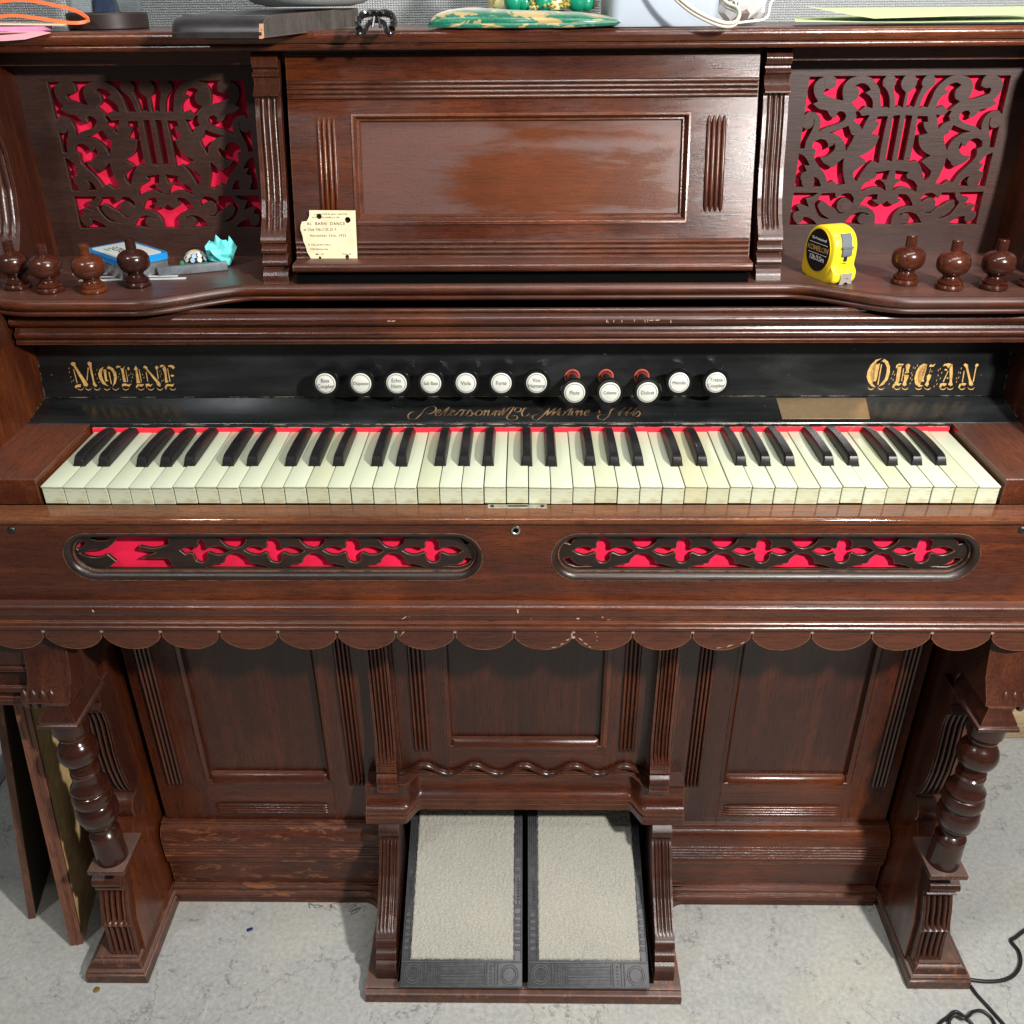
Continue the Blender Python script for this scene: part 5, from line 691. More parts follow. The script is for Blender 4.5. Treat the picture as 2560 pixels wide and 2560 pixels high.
P('lock_plate', box(-0.0315, 0.0315, -0.0075, 0.0005, 0.7222, 0.7232, 0.0003, 1), NICK)
for x in (-0.0265, 0.0265): P('plate_screw', lathe([(0.0022, 0.0), (0.0020, 0.0008), (0.0004, 0.001)], 16, None, Matrix.Translation((x, -0.0038, 0.7232))), IRON)
P('plate_slot', box(-0.010, 0.011, -0.0048, -0.0022, 0.7230, 0.7237, 0.0003, 1), IRON)
# cheek blocks, side walls
for s in (-1, 1):
    pr = [(0.145, 0.7225), (0.002, 0.7225), (0.001, 0.7235), (0.001, 0.7500)] + arc(0.0040, 0.7500, 0.003, 180, 90, 4)[1:] + [(0.145, 0.7535)]
    a, b = sorted((s * 0.5085, s * 0.66)); P('cheek_block', exx(pr, a, b), WY)
    wp = [(0.33, 0.60), (0.33, 0.884), (0.125, 0.884), (0.118, 0.870), (0.112, 0.850), (0.100, 0.825), (0.070, 0.800), (0.035, 0.785), (0.0, 0.778), (-0.018, 0.770), (-0.020, 0.60)]
    xa = -0.584 if s < 0 else 0.589; a, b = sorted((xa, xa + s * 0.028)); P('side_wall', exx(wp, a, b), WZ)
    a = xa - s * 0.004
    P('arm_scroll', lathe([(0.0001, -0.0162), (0.012, -0.016), (0.019, -0.015), (0.021, -0.012), (0.0215, 0.0), (0.0215, 0.018), (0.0001, 0.018)], 36, None, Matrix.Translation((a + s * 0.014, 0.133, 0.872)) @ Matrix.Rotation(s * pi / 2, 4, 'Y')), WD)

# black name board, ledge, stops
P('key_ledge', exx([(0.1405, 0.7497), (0.1412, 0.7530)] + arc(0.1440, 0.7528, 0.0020, 170, 100, 3) + [(0.1480, 0.7556), (0.195, 0.7655), (0.215, 0.7655), (0.215, 0.7497)], -0.5835, 0.5885), EBB, ang=25)
P('stop_board', exx([(0.195, 0.7660), (0.2075, 0.8520), (0.225, 0.8520), (0.2135, 0.7660)], -0.5835, 0.5885), EBB)
NB = Vector((0, -0.9897, 0.1438))
def onboard(x, z, d=0.0004): return (x, 0.195 + (z - 0.766) * 0.1453 - d, z)
flat('gilt_lettering', MOLINE, onboard, GOLD, ORG); flat('gilt_lettering', ORGAN, onboard, GOLD, ORG)
def strokes(lines, fn, mat, w0=0.0002, w1=0.0007):
    polys = []
    for l in lines:
        q = resample(catmull(l, 5, False, 80), max(8, len(l) * 5)); n = len(q); Lp = []; Rp = []
        for i, p in enumerate(q):
            a = q[max(0, i - 1)]; b = q[min(n - 1, i + 1)]; d = Vector((b[0] - a[0], b[1] - a[1])); d.normalize() if d.length > 0 else None
            th = (w0 + w1 * max(0, -(d.x * 0.42 + d.y * 0.9) if d.y < 0 else (d.x * .5 + d.y * .86) * .75 if d.y > 0.6 else 0)) * min(1, 0.35 + 4 * min(i, n - 1 - i) / n)
            nn = Vector((-d.y, d.x)) * th; Lp.append((p[0] + nn.x, p[1] + nn.y)); Rp.append((p[0] - nn.x, p[1] - nn.y))
        for i in range(n - 1): polys.append([Lp[i], Lp[i + 1], Rp[i + 1], Rp[i]])
    return polys
flat('gilt_script', strokes([[(x, y) for x, y in l] for l in SCRIPT], None, None, 0.00018, 0.00075), lambda x, y: (x, y, 0.7655 - (0.195 - y) * 0.2106 + 0.0004), GOLDD, ORG)
def ledge(x, y, d=0.0004): return (x, y, 0.7655 - (0.195 - y) * 0.2106 + d)
P('name_plaque', bm_from([ledge(0.3135, 0.1905, .0006), ledge(0.4215, 0.1905, .0006), ledge(0.4150, 0.1500, .0006), ledge(0.3120, 0.1500, .0006)] + [ledge(0.3135, 0.1905, -.001), ledge(0.4215, 0.1905, -.001), ledge(0.4150, 0.1500, -.001), ledge(0.3120, 0.1500, -.001)], [(0, 1, 2, 3), (4, 7, 6, 5), (0, 4, 5, 1), (1, 5, 6, 2), (2, 6, 7, 3), (3, 7, 4, 0)]), BRASSP)
stops = ['Bass\nCoupler', 'Diapason', 'Echo\nHorn', 'Sub Bass', 'Viola', 'Forte', 'Vox\nHumana', 'Flute', 'Celeste', 'Dulcet', 'Melodia', 'Treble\nCoupler']
sx_ = [-.2285, -.1862, -.1440, -.1032, -.0616, -.0198, .0219, .0655, .1062, .1495, .1900, .2335]
for i, (x, s_) in enumerate(zip(sx_, stops)):
    pulled = 7 <= i <= 9; ln = 0.060 if pulled else 0.031
    base = Vector(onboard(x, 0.7905, 0)); K = frame(base, (1, 0, 0), Vector((0, 0.1438, 0.9897))) @ Matrix.Rotation(radians(5 if pulled else 1), 4, 'X')
    # local z = board normal (towards the player)
    lp_ = [(0.0001, -0.004), (0.0072, -0.004), (0.0072, ln - 0.016), (0.0080, ln - 0.0135), (0.0072, ln - 0.012), (0.0085, ln - 0.0105), (0.0118, ln - 0.0095), (0.0145, ln - 0.0070), (0.0156, ln - 0.0035), (0.0152, ln - 0.0008), (0.0142, ln + 0.0006), (0.0126, ln + 0.0004), (0.0122, ln - 0.0006), (0.0001, ln - 0.0006)]
    lp_ = [(r * 1.07 if zz > ln - 0.012 else r, zz) for r, zz in lp_]; kn = P('stop_knob', lathe(lp_, 40, None, K), BLK, ang=30)
    if pulled: kn['label'] = 'stop knob pulled out, marked ' + s_.replace('\n', ' ')
    else: kn['label'] = 'stop knob marked ' + s_.replace('\n', ' ')
    fc = part('knob_face', lathe([(0.0001, ln + 0.0008), (0.0104, ln + 0.0005), (0.0121, ln - 0.0002), (0.0122, ln - 0.0008)], 40, None, K), FACE, kn, 50)
    part('face_ring', lathe([(0.0102, ln + 0.0004), (0.0103, ln + 0.00090), (0.0107, ln + 0.00090), (0.0108, ln + 0.0004)], 40, None, K, cap=False), INKG, kn)
    sz = 0.0068 if '\n' in s_ or len(s_) < 7 else 0.0058
    text('engraving', s_, sz, K @ Matrix.Translation((0, 0.0001, ln + 0.0011)), INKG, kn, ext=0.00005, sx=0.86, shear=0.0, off=0.0)
    if 5 <= i <= 9: P('felt_bushing', lathe([(0.0072, 0.0), (0.0072, 0.0008), (0.0080, 0.0016), (0.0092, 0.0014), (0.0096, 0.0)], 28, None, K, cap=False), plain('worn_red_bushing', (0.42, 0.07, 0.05), 0.85, var=0.3, vs=300) if i == 5 else bpy.data.materials['worn_red_bushing'])

# fall moulding, shelf, music desk, fret panels, top
fm = [(0.1690, 0.8480), (0.1690, 0.8850), (0.1645, 0.8855)] + bead(0.1640, 0.8830, 0.0026) + [(0.1600, 0.8800)] + arc(0.1590, 0.8740, 0.0058, 100, 255, 8) + [(0.1590, 0.8675), (0.1622, 0.8665), (0.1635, 0.8640), (0.1622, 0.8615)] + arc(0.1625, 0.8565, 0.0050, 120, 250, 7) + [(0.1635, 0.8515), (0.1590, 0.8510), (0.1580, 0.8500), (0.1580, 0.8465), (0.1595, 0.8455), (0.205, 0.8455), (0.205, 0.8480)]
P('fall_slot_shade', box(-0.583, 0.588, 0.1692, 0.32, 0.8530, 0.8600), BLACKV); P('fall_moulding', exx(fm, -0.578, 0.586), WX, ang=28)  # black strip first on this line paints in the shade of the fall gap
def yf(x):
    a = abs(x - 0.003)
    if a < 0.305: return 0.0
    if a < 0.430: return -0.058 * smooth01((a - 0.305) / 0.125)
    if a < 0.545: return -0.058
    return -0.058 + 0.030 * smooth01((a - 0.545) / 0.10)
sh_ = [(0.40, 0.905, 0), (0.202, 0.905, 1), (0.196, 0.9052, 1)] + [(p[0], p[1], 1) for p in arc(0.1965, 0.8985, 0.0062, 80, 230, 8)] + [(0.194, 0.8925, 1), (0.1965, 0.8918, 1)] + [(p[0], p[1], 1) for p in arc(0.1975, 0.8885, 0.0031, 120, 250, 5)] + [(0.2010, 0.8850, 1), (0.40, 0.8850, 0)]
P('candle_shelf', loft(sh_, [-0.66 + 1.32 * i / 150 for i in range(151)], yf), WSH, ang=40)
# desk frame
DX0, DX1 = -0.2585, 0.2680
def lean(c): return Vector((c.x, c.y + yp(c.z), c.z))
plate('music_desk_frame', rect(DX0, DX1, 0.9130, 1.1380), [rect(-0.186, 0.1925, 0.9660, 1.0770)], 0.0, 0.016, WX, ORG, fn=lean)
bm = exx([(0.0085, 0.962), (0.0085, 1.081), (0.014, 1.081), (0.014, 0.962)], -0.190, 0.1965)
for v in bm.verts: v.co = lean(v.co)
P('desk_panel', bm, WDUST)
bm = ring(rect(-0.1865, 0.1930, 0.9655, 1.0775), [(-0.0015, 0.0), (-0.0012, -0.0020), (0.0008, -0.0024), (0.0026, -0.0005), (0.0040, 0.0035), (0.0046, 0.0052), (0.0062, 0.0050), (0.0074, 0.0068), (0.0078, 0.0088)], 0.0)
for v in bm.verts: v.co = lean(v.co)
P('desk_panel_moulding', bm, WX, ang=50)
def dmould(z0, z1, n, x0=DX0 + .001, x1=DX1 - .001):
    h = (z1 - z0) / n; pr = [(0.002, z0)]
    for i in range(n): pr += [(-0.0005 - 0.0034 * sin(pi * k / 6), z0 + h * (i + (1 - cos(pi * k / 6)) / 2)) for k in range(7)]
    pr += [(0.002, z1)]; b2 = exx(pr, x0, x1)
    for v in b2.verts: v.co = lean(v.co)
    return b2
P('desk_top_moulding', dmould(1.0935, 1.1130, 4), WX, ang=25); P('desk_bottom_moulding', dmould(0.9260, 0.9480, 4), WX, ang=25)
for a, b in ((-0.2275, -0.2045), (0.2120, 0.2350)):
    bm = reeds(a, b, 0.9750, 1.0760, 4, 0.0, 0.0042, tip=0.007)
    for v in bm.verts: v.co = lean(v.co)
    P('desk_reeding', bm, WZ, ang=60)
P('desk_ledge', exx([(0.232, 0.9290), (0.1930, 0.9290), (0.1915, 0.9280)] + arc(0.1945, 0.9240, 0.0048, 150, 240, 5) + [(0.1960, 0.9190), (0.232, 0.9185)], -0.2560, 0.2655), WX)
P('desk_shadow_strip', box(DX0 + .004, DX1 - .004, 0.1975, 0.232, 0.9051, 0.9150), BLACKV); P('desk_back', exx([(0.245, 0.905), (0.245, 0.93), (0.305, 1.142), (0.33, 1.142), (0.33, 0.905)], DX0 - 0.02, DX1 + 0.02), BLACKV)  # black strip under the ledge is an added stand-in for the shelf's shadow band
cp = []
def cy_(z): return 0.2175 + 0.285 * (z - 0.905)
for z, d in ((1.1425, -.002), (1.139, -.006), (1.132, -.008), (1.126, -.005), (1.1235, 0.0), (1.1215, 0.0), (1.1210, -.005), (1.1175, -.006), (1.1150, -.001), (1.110, 0.001), (1.104, -.002), (1.0995, -.008), (1.0975, -.0085), (1.0970, -.001), (1.094, 0.0), (1.075, -.001), (1.05, 0.0), (1.02, .002), (0.99, .001), (0.972, -.003), (0.960, -.010), (0.953, -.014), (0.948, -.015), (0.9455, -.009), (0.9440, -.010), (0.9400, -.014), (0.9365, -.013), (0.9350, -.006), (0.9330, -.007), (0.9290, -.013), (0.9240, -.014), (0.9215, -.008), (0.9195, -.006), (0.9170, -.011), (0.9120, -.013), (0.9052, -.013)):
    cp.append((cy_(z) + d, z))
for a, b in ((-0.2955, -0.2665), (0.2745, 0.3025)):
    P('desk_column', bracket(a, b, cp, 0.30, 3, [(0.958, 1.0975, 0.005)], ns=170, m=.16), WD, ang=40)
# fretwork boards
top_ = 1.1420
for s, cx in ((-1, -0.4385), (1, 0.4557)):
    hs = []
    for h in FRET:
        q = catmull([(max(-.1162, min(.1162, x)), z) for x, z in h], 3, True, 42)
        hs.append([(x + cx, max(0.9402, min(1.1095, z))) for x, z in q])
    o_ = rect(-0.592, -0.2800, 0.9050, top_) if s < 0 else rect(0.2900, 0.602, 0.9050, top_)
    plate('fretwork_board', o_, hs, 0.330, 0.0085, WG, ORG, bev=0.0003)
    for (px, py, pr) in ((1015, 112, 66), (850, 110, 50), (365, 108, 52), (533, 192, 62), (190, 418, 50), (578, 476, 44), (196, 890, 56), (516, 1100, 44), (652, 1205, 46), (122, 1202, 40), (835, 1075, 0), (395, 722, 50)):
        if not pr: continue
        zz = 1.1099 - (py - 58) * 0.0001412; hw_ = 0.1165; xl = 195 - (py - 70) * 0.1294; xr = 1825 - (py - 45) * 0.193; fx_ = -hw_ + 2 * hw_ * (px - xl) / (xr - xl); r_ = pr * 0.0001425
        for sg in ((1, -1) if px != 1015 else (0,)):
            P('scroll_end', lathe([(0.0001, 0.0), (r_ - .0004, 0.0), (r_, -0.0005), (r_, -0.0085), (0.0001, -0.0085)], 24, None, Matrix.Translation((cx + (fx_ * sg if sg else 0), 0.32985, min(zz, 1.1099 - r_ * .85))) @ Matrix.Rotation(pi / 2, 4, 'X')), WGN)
    P('red_cloth', box(o_[0][0] + .02, o_[1][0] - .015, 0.3410, 0.3430, 0.925, 1.125), FELT)
    xa = -0.591 if s < 0 else 0.600
    ws = [(0.38, 0.905), (0.232, 0.905), (0.236, 0.925), (0.250, 0.945), (0.262, 0.965), (0.272, 1.0), (0.274, 1.04), (0.262, 1.08), (0.242, 1.105), (0.236, 1.13), (0.236, 1.1425), (0.38, 1.1425)]
    a, b = sorted((xa, xa + s * 0.030)); P('upper_side_board', exx(ws, a, b), WZ)
    wb = [(y - 0.012, z) for y, z in ws[1:11]][::-1]; a, b = sorted((xa - s * 0.004, xa + s * 0.034))
    P('side_scroll', bracket(a, b, resample(wb, 40), 0.27, 3, [(0.95, 1.10, 0.004)]), WD)
P('case_back', box(-0.62, 0.63, 0.36, 0.40, 0.60, 1.1425), BLACKV)
tp = [(0.50, 1.162), (0.243, 1.162), (0.2405, 1.1618)] + arc(0.2440, 1.1565, 0.0062, 100, 215, 7) + [(0.2405, 1.1505), (0.2445, 1.1498), (0.2452, 1.1482)] + arc(0.2460, 1.1465, 0.0036, 130, 240, 5) + [(0.2500, 1.1425), (0.50, 1.1425)]
tp = [(y + (0.014 if y < 0.4 else 0), z) for y, z in tp]; P('organ_top', exx(tp, -0.74, 0.75), WX, ang=30)
P('top_frieze', box(-0.59, 0.60, 0.298, 0.33, 1.128, 1.1424), WX)

# turned finials standing on the shelf
fp = [(0.0001, 0.0), (0.0140, 0.0), (0.0150, 0.0015), (0.0151, 0.0035), (0.0140, 0.0055), (0.0125, 0.0062), (0.0133, 0.0072), (0.0131, 0.0088), (0.0112, 0.0102), (0.0092, 0.0120), (0.0084, 0.0138), (0.0092, 0.0152)]
fp += [(0.0178 * (1 - abs(t) ** 2.5) ** 0.46, 0.0282 + 0.0136 * t) for t in [-0.90 + 1.86 * i / 18 for i in range(19)]]
fp += [(0.0057, 0.0414), (0.0057, 0.0424), (0.0058, 0.0430), (0.0056, 0.0528), (0.0050, 0.0535), (0.0001, 0.0535)]
mats = [WT, WT, WT2, WT3, WT, WT, WT, WT]
for (x, y), m_ in zip([(-.574, .185), (-.529, .170), (-.479, .169), (-.4375, .192), (.440, .192), (.4815, .170), (.530, .169), (.578, .178)], mats):
    f_ = P('finial', lathe(fp, 48), m_, ang=30); f_.location = (x, y, 0.9051); f_.rotation_euler = (random.uniform(-.02, .02), random.uniform(-.03, .03), random.uniform(0, 3))
# ---------------- things resting on and around the organ ----------------
# ticket
TK = empty('paper_ticket', (-0.222, 0.2195, 0.9275)); tag(TK, 'torn cream barn dance ticket of 1922 with punched holes, standing on the music desk ledge', 'ticket')
PAPER = plain('aged_paper', (0.60, 0.53, 0.34), 0.75, var=0.16, vs=45, bump=0.1)
tw, th_ = 0.0715, 0.0535
tz = lambda x, z: (x, z)
tout = [(0.0355, 0.0), (0.0355, 0.0525), (-0.0175, 0.0530), (-0.0178, 0.0470), (-0.0195, 0.0440), (-0.0215, 0.0415), (-0.0265, 0.0410), (-0.0285, 0.0375), (-0.0290, 0.0330), (-0.0280, 0.0290), (-0.0270, 0.0250), (-0.0262, 0.0200), (-0.0240, 0.0150), (-0.0225, 0.0085), (-0.0200, 0.0035), (-0.0180, 0.0)]
tout = [(x + random.uniform(-.0003, .0003) if x < -0.018 else x, z) for x, z in tout]
def hol(x, z, r, n=14): return [(x + r * cos(2 * pi * i / n) * random.uniform(.9, 1.08), z + r * sin(2 * pi * i / n) * random.uniform(.9, 1.08)) for i in range(n)]
th2 = [hol(-0.0065, 0.0465, 0.0031), hol(0.0262, 0.0425, 0.0033), hol(-0.0080, 0.0022, 0.0016, 10), hol(0.0238, 0.0030, 0.0023, 10)]
tl = lambda c: Vector((c.x, c.y + 0.275 * c.z, c.z))
plate('ticket_sheet', tout, th2, -0.0010, 0.0004, PAPER, TK, fn=tl)
TKF = lambda x, z: frame((x, -0.00125 + 0.275 * z, z), (1, 0, 0), (0, 0.275, 1))
for s_, x, z, sz, sp_, sh in (('urtain  it will be given away free', 0.0068, 0.0490, 0.0026, 1.12, 0), ('of the lucky number at the', 0.0010, 0.0455, 0.0026, 1.12, 0), ('AL  BARN  DANCE', 0.0010, 0.0387, 0.0047, 1.16, 0), ('er Club 736, I. O. O. F.', -0.0060, 0.0325, 0.0040, 1.02, 0.1), ('November 24th, 1922', 0.0028, 0.0260, 0.0037, 1.25, 0), ('D FELLOWS HALL', -0.0075, 0.0162, 0.0027, 1.3, 0), ('1518 Fullerton Ave.', -0.0085, 0.0116, 0.0026, 1.05, 0), ('514', -0.0050, 0.0062, 0.0022, 1.0, 0), ('Ticket 50c', 0.0232, 0.0062, 0.0025, 1.05, 0.25)):
    text('printed_line', s_, sz, TKF(x, z), INK, TK, ext=0.00003, spacing=sp_, shear=sh)
flat('printed_ornament', [[(-0.0135, .0062), (-0.011, .0070), (-0.0085, .0062), (-0.011, .0054)]], lambda x, z: (x, -0.00130 + 0.275 * z, z), INK, TK)

# tape measure
YEL = plain('yellow_plastic', (0.86, 0.60, 0.02), 0.33, var=0.05, vs=40, coat=0.2); TBK = plain('black_label', (0.012, 0.012, 0.013), 0.4); SLT = plain('slate_plastic', (0.10, 0.115, 0.13), 0.45); WHT = plain('white_print', (0.78, 0.78, 0.74), 0.5)
TM = empty('tape_measure', (0.3600, 0.2200, 0.9053), radians(20)); tag(TM, 'yellow tape measure with black oval label standing upright on the right of the shelf', 'tape measure')
# side outline (a = forward, z), extruded over the thickness; forward is local -y, label faces local -x
so = [(-0.0300, 0.004), (-0.0270, 0.0), (0.0280, 0.0), (0.0315, 0.0030), (0.0320, 0.0120), (0.0270, 0.0180), (0.0275, 0.0300), (0.0265, 0.0420), (0.0210, 0.0520), (0.0110, 0.0580), (-0.0020, 0.0595), (-0.0150, 0.0560), (-0.0240, 0.0480), (-0.0285, 0.0360), (-0.0300, 0.0200)]
so = catmull(so, 4, True, 70); hw = 0.0155
bm = bmesh.new(); rows = [(-hw, 0.0028), (-hw + 0.0009, 0.0010), (-hw + 0.003, 0.0), (hw - 0.003, 0.0), (hw - 0.0009, 0.0010), (hw, 0.0028)]; cz = 0.028; vs = []; n = len(so)
for (x, i_) in rows: vs += [(x, -(a * (1 - i_ / 0.03)), (z - cz) * (1 - i_ / 0.03) + cz) for a, z in so]
fs = [(k * n + i, k * n + (i + 1) % n, (k + 1) * n + (i + 1) % n, (k + 1) * n + i) for k in range(len(rows) - 1) for i in range(n)] + [tuple(range(n)), tuple(range((len(rows) - 1) * n, len(rows) * n))]
part('case', bm_from(vs, fs, bm), YEL, TM, 40)
LB = Matrix.Translation((-hw - 0.0002, 0.002, 0.0315)) @ Matrix.Rotation(radians(-90), 4, 'Z') @ Matrix.Rotation(radians(90), 4, 'X')   # x -> -y(fwd), y -> z
lab_o = [(0.0215 * cos(2 * pi * i / 40) * 1.0, 0.0238 * sin(2 * pi * i / 40)) for i in range(40)]
def ov(name, sc, d, mat):
    return part(name, bm_from([tuple(LB @ Vector((x * sc, y * sc, d))) for x, y in lab_o] + [tuple(LB @ Vector((x * sc, y * sc, -0.0005))) for x, y in lab_o], [tuple(range(40))] + [(i, (i + 1) % 40, 40 + (i + 1) % 40, 40 + i) for i in range(40)]), mat, TM)
ov('label_rim', 1.04, 0.0003, YEL); ov('oval_label', 1.0, 0.0006, TBK)
for s_, y, sz, sp_ in (('The Professional', 0.0125, 0.0040, 1.0), ('KOMELON', 0.0015, 0.0082, 0.95), ('12ft./3.5m', -0.0090, 0.0078, 0.9)):
    text('label_print', s_, sz, LB @ Matrix.Translation((0, y, 0.0008)), GOLD if s_ == 'KOMELON' else WHT, TM, ext=0.00005, spacing=sp_, off=0.00008)
bl_ = bmesh.new()
for y in (0.0075, -0.0040): box(-0.017, 0.017, y - 0.0002, y + 0.0002, 0.0005, 0.0009, 0, 1, bl_)
part('label_lines', bl_, WHT, TM, M=LB)
bm = box(-0.0062, 0.0062, -0.0305, -0.0250, 0.0300, 0.0395, 0.0008); 
part('lock_button', bm, SLT, TM)
bm = bmesh.new(); q = [(0.0266, 0.0395), (0.0286, 0.0400), (0.0258, 0.0490), (0.0215, 0.0540), (0.0195, 0.0525), (0.0245, 0.0470)]
exx([(-a, z) for a, z in q], -0.0065, 0.0065, bm); box(-0.0075, 0.0075, -0.0310, -0.0262, 0.0385, 0.0405, 0.0004, 1, bm); part('lock_slider', bm, SLT, TM)
part('slider_track', box(-0.0022, 0.0022, -0.0282, -0.0262, 0.0215, 0.031), TBK, TM)
bm = bmesh.new()
for k in range(5): box(-0.006, 0.006, -0.0288, -0.0262, 0.0120 + k * 0.0022 + 0.002, 0.0130 + k * 0.0022 + 0.002, 0.0003, 1, bm)
part('grip_ribs', bm, YEL, TM)
hk = plate_mesh([(-0.0078, 0.0105), (0.0078, 0.0105), (0.0068, 0.004), (0.0085, -0.0018), (0.0035, -0.0018), (0.0015, 0.0002), (-0.0015, 0.0002), (-0.0035, -0.0018), (-0.0085, -0.0018), (-0.0068, 0.004)], [[(-0.003, 0.0036), (0.003, 0.0036), (0.003, 0.0048), (-0.003, 0.0048)]], 0.0009)
bm = bmesh.new(); bm.from_mesh(hk); part('tape_hook', bm, plain('tinned_steel', (0.62, 0.62, 0.58), 0.3, metal=0.7), TM, M=Matrix.Translation((0, -0.0345, 0.0018)) @ RX)

# mint tin
BLU = plain('blue_enamel', (0.01, 0.22, 0.55), 0.22, coat=0.5); TIN = plain('tin_plate', (0.42, 0.43, 0.44), 0.25, metal=0.8); CRM = plain('cream_enamel', (0.62, 0.66, 0.62), 0.3); TEAL = plain('green_print', (0.02, 0.25, 0.2), 0.5)
MT = empty('mint_tin', (-0.4730, 0.2620, 0.9062), radians(-42)); tag(MT, 'blue and white mint tin lying behind the left finials', 'tin')
def rrect(w_, h_, r, n=6):
    pts = []
    for cx, cy, a0 in ((w_ - r, h_ - r, 0), (-w_ + r, h_ - r, 90), (-w_ + r, -h_ + r, 180), (w_ - r, -h_ + r, 270)):
        pts += [(cx + r * cos(radians(a0 + 90 * i / n)), cy + r * sin(radians(a0 + 90 * i / n))) for i in range(n + 1)]
    return pts
def slab(w_, h_, r, rows, bm=None):
    bm = bm or bmesh.new(); vs = []; fs = []; n = 28
    for (i_, z) in rows: vs += [(x, y, z) for x, y in rrect(w_ - i_, h_ - i_, max(r - i_, .0006))]
    for k in range(len(rows) - 1):
        for i in range(n): j = (i + 1) % n; fs.append((k * n + i, k * n + j, (k + 1) * n + j, (k + 1) * n + i))
    fs += [tuple(range(n - 1, -1, -1)), tuple(range((len(rows) - 1) * n, len(rows) * n))]; return bm_from(vs, fs, bm)
part('tin_base', slab(0.0465, 0.0295, 0.008, [(0.0006, 0.0), (0, 0.0008), (0, 0.0155)]), TIN, MT)
part('tin_lid', slab(0.0478, 0.0308, 0.009, [(0.0002, 0.0150), (0, 0.0152), (-0.0004, 0.0158), (0, 0.0164), (0, 0.0215), (0.0012, 0.0228), (0.0030, 0.0226)]), BLU, MT)
part('lid_print', slab(0.0420, 0.0250, 0.006, [(0, 0.0224), (0, 0.02285)]), CRM, MT)
text('tin_lettering', 'ALTOIDS', 0.0165, Matrix.Translation((0.004, -0.004, 0.0230)) @ Matrix.Rotation(pi, 4, 'Z'), INK, MT, ext=0.00005, sx=0.95)
text('tin_lettering', 'mint', 0.008, Matrix.Translation((-0.020, -0.015, 0.0230)) @ Matrix.Rotation(pi, 4, 'Z'), TEAL, MT, ext=0.00005)

# grey sharpening bar, painted turtle, crumpled paper, paper strips
GB = empty('grey_bar', (-0.3890, 0.2480, 0.9056), radians(21)); tag(GB, 'flat grey stone bar lying in front of the painted turtle on the left shelf', 'bar')
part('bar', box(-0.042, 0.038, -0.0035, 0.0035, 0.0, 0.0100, 0.0006), plain('slate_bar', (0.115, 0.13, 0.145), 0.42, var=0.25, vs=120, bump=0.2), GB)
TU = empty('painted_turtle', (-0.4000, 0.2880, 0.9053), radians(-15)); tag(TU, 'tiny black and green figurine with a mosaic shell, between the tin and the crumpled paper', 'figurine')
dome = [(0.0135 * cos(t), 0.004 + 0.0125 * sin(t)) for t in [pi / 2 * i / 10 for i in range(10)]] + [(0.0002, 0.0165)]
part('shell', lathe(dome, 32), plain('black_shell', (0.01, 0.012, 0.012), 0.25, coat=0.3), TU)
GRN = plain('painted_green', (0.03, 0.22, 0.09), 0.45)
bm = lathe([(0.0001, 0.0), (0.0150, 0.0), (0.0158, 0.002), (0.0145, 0.0042), (0.0001, 0.0045)], 32)
for a in (35, 145, 215, 325): lathe([(0.0001, -0.003), (0.0035, -0.0015), (0.0035, 0.001), (0.0001, 0.003)], 12, bm, Matrix.Translation((0.0165 * cos(radians(a)), 0.0165 * sin(radians(a)), 0.0032)))
part('body', bm, GRN, TU)
for col, nm, sel in (((0.62, 0.42, 0.10), 'yellow_tile', lambda i, j: j == 3), ((0.30, 0.42, 0.55), 'blue_tile', lambda i, j: j < 3 and i % 2 == 0), ((0.60, 0.55, 0.45), 'cream_tile', lambda i, j: j < 3 and i % 2 == 1)):
    bm = bmesh.new()
    for j in range(4):
        e = radians(18 + j * 22); nn = 10 if j < 3 else 1
        for i in range(nn):
            if not sel(i, j): continue
            a = 2 * pi * i / nn + j * .15; c = Vector((0.0138 * cos(e) * cos(a), 0.0138 * cos(e) * sin(a), 0.0041 + 0.0128 * sin(e))) if j < 3 else Vector((0, -0.003, 0.0163))
            nrm = Vector((cos(e) * cos(a), cos(e) * sin(a), sin(e))) if j < 3 else Vector((0, -.2, 1)); r = 0.0030 if j < 3 else 0.0046
            lathe([(0.0001, 0.0), (r, 0.0), (r, 0.0005), (0.0001, 0.0006)], 8, bm, Matrix.Translation(c) @ nrm.to_track_quat('Z', 'Y').to_matrix().to_4x4())
    part(nm, bm, plain(nm, col, 0.4), TU)
CPM = plain('turquoise_paper', (0.13, 0.66, 0.64), 0.6, var=0.06)
CP = empty('crumpled_paper', (-0.3640, 0.2830, 0.9056)); tag(CP, 'crumpled turquoise paper on the left shelf beside the music desk', 'paper')
random.seed(12); bm = bmesh.new(); bmesh.ops.create_icosphere(bm, subdivisions=3, radius=0.0165)
for v in bm.verts:
    k = 1 + .55 * mnoise.noise(v.co * 95) - .30 * abs(mnoise.noise(v.co * 170 + Vector((5, 3, 1)))) + random.uniform(-.05, .05); v.co = Vector((v.co.x * 1.12 * k, v.co.y * .7 * k, v.co.z * .95 * k + 0.0155)); v.co.z = max(v.co.z, 0.0004)
    if v.co.z > 0.026: v.co.z += random.choice((0, 0.005, -0.004)); 
for p_ in ([(-0.018, -0.004, 0.022), (-0.010, -0.008, 0.031), (0.002, -0.004, 0.026), (-0.004, -.009, 0.012)], [(0.0, 0.004, 0.030), (0.006, -0.005, 0.022), (0.012, 0.0, 0.024), (0.010, 0.004, 0.027)], [(0.009, -0.006, 0.021), (0.012, -0.002, 0.036), (0.019, 0.001, 0.022), (0.014, -0.008, 0.010)]):
    v_ = [bm.verts.new(q) for q in p_]; bm.faces.new(v_)
o = part('paper_ball', bm, CPM, CP, ang=5)
for p_ in o.data.polygons: p_.use_smooth = False
WPM = plain('glossy_white_strip', (0.62, 0.64, 0.64), 0.25); 
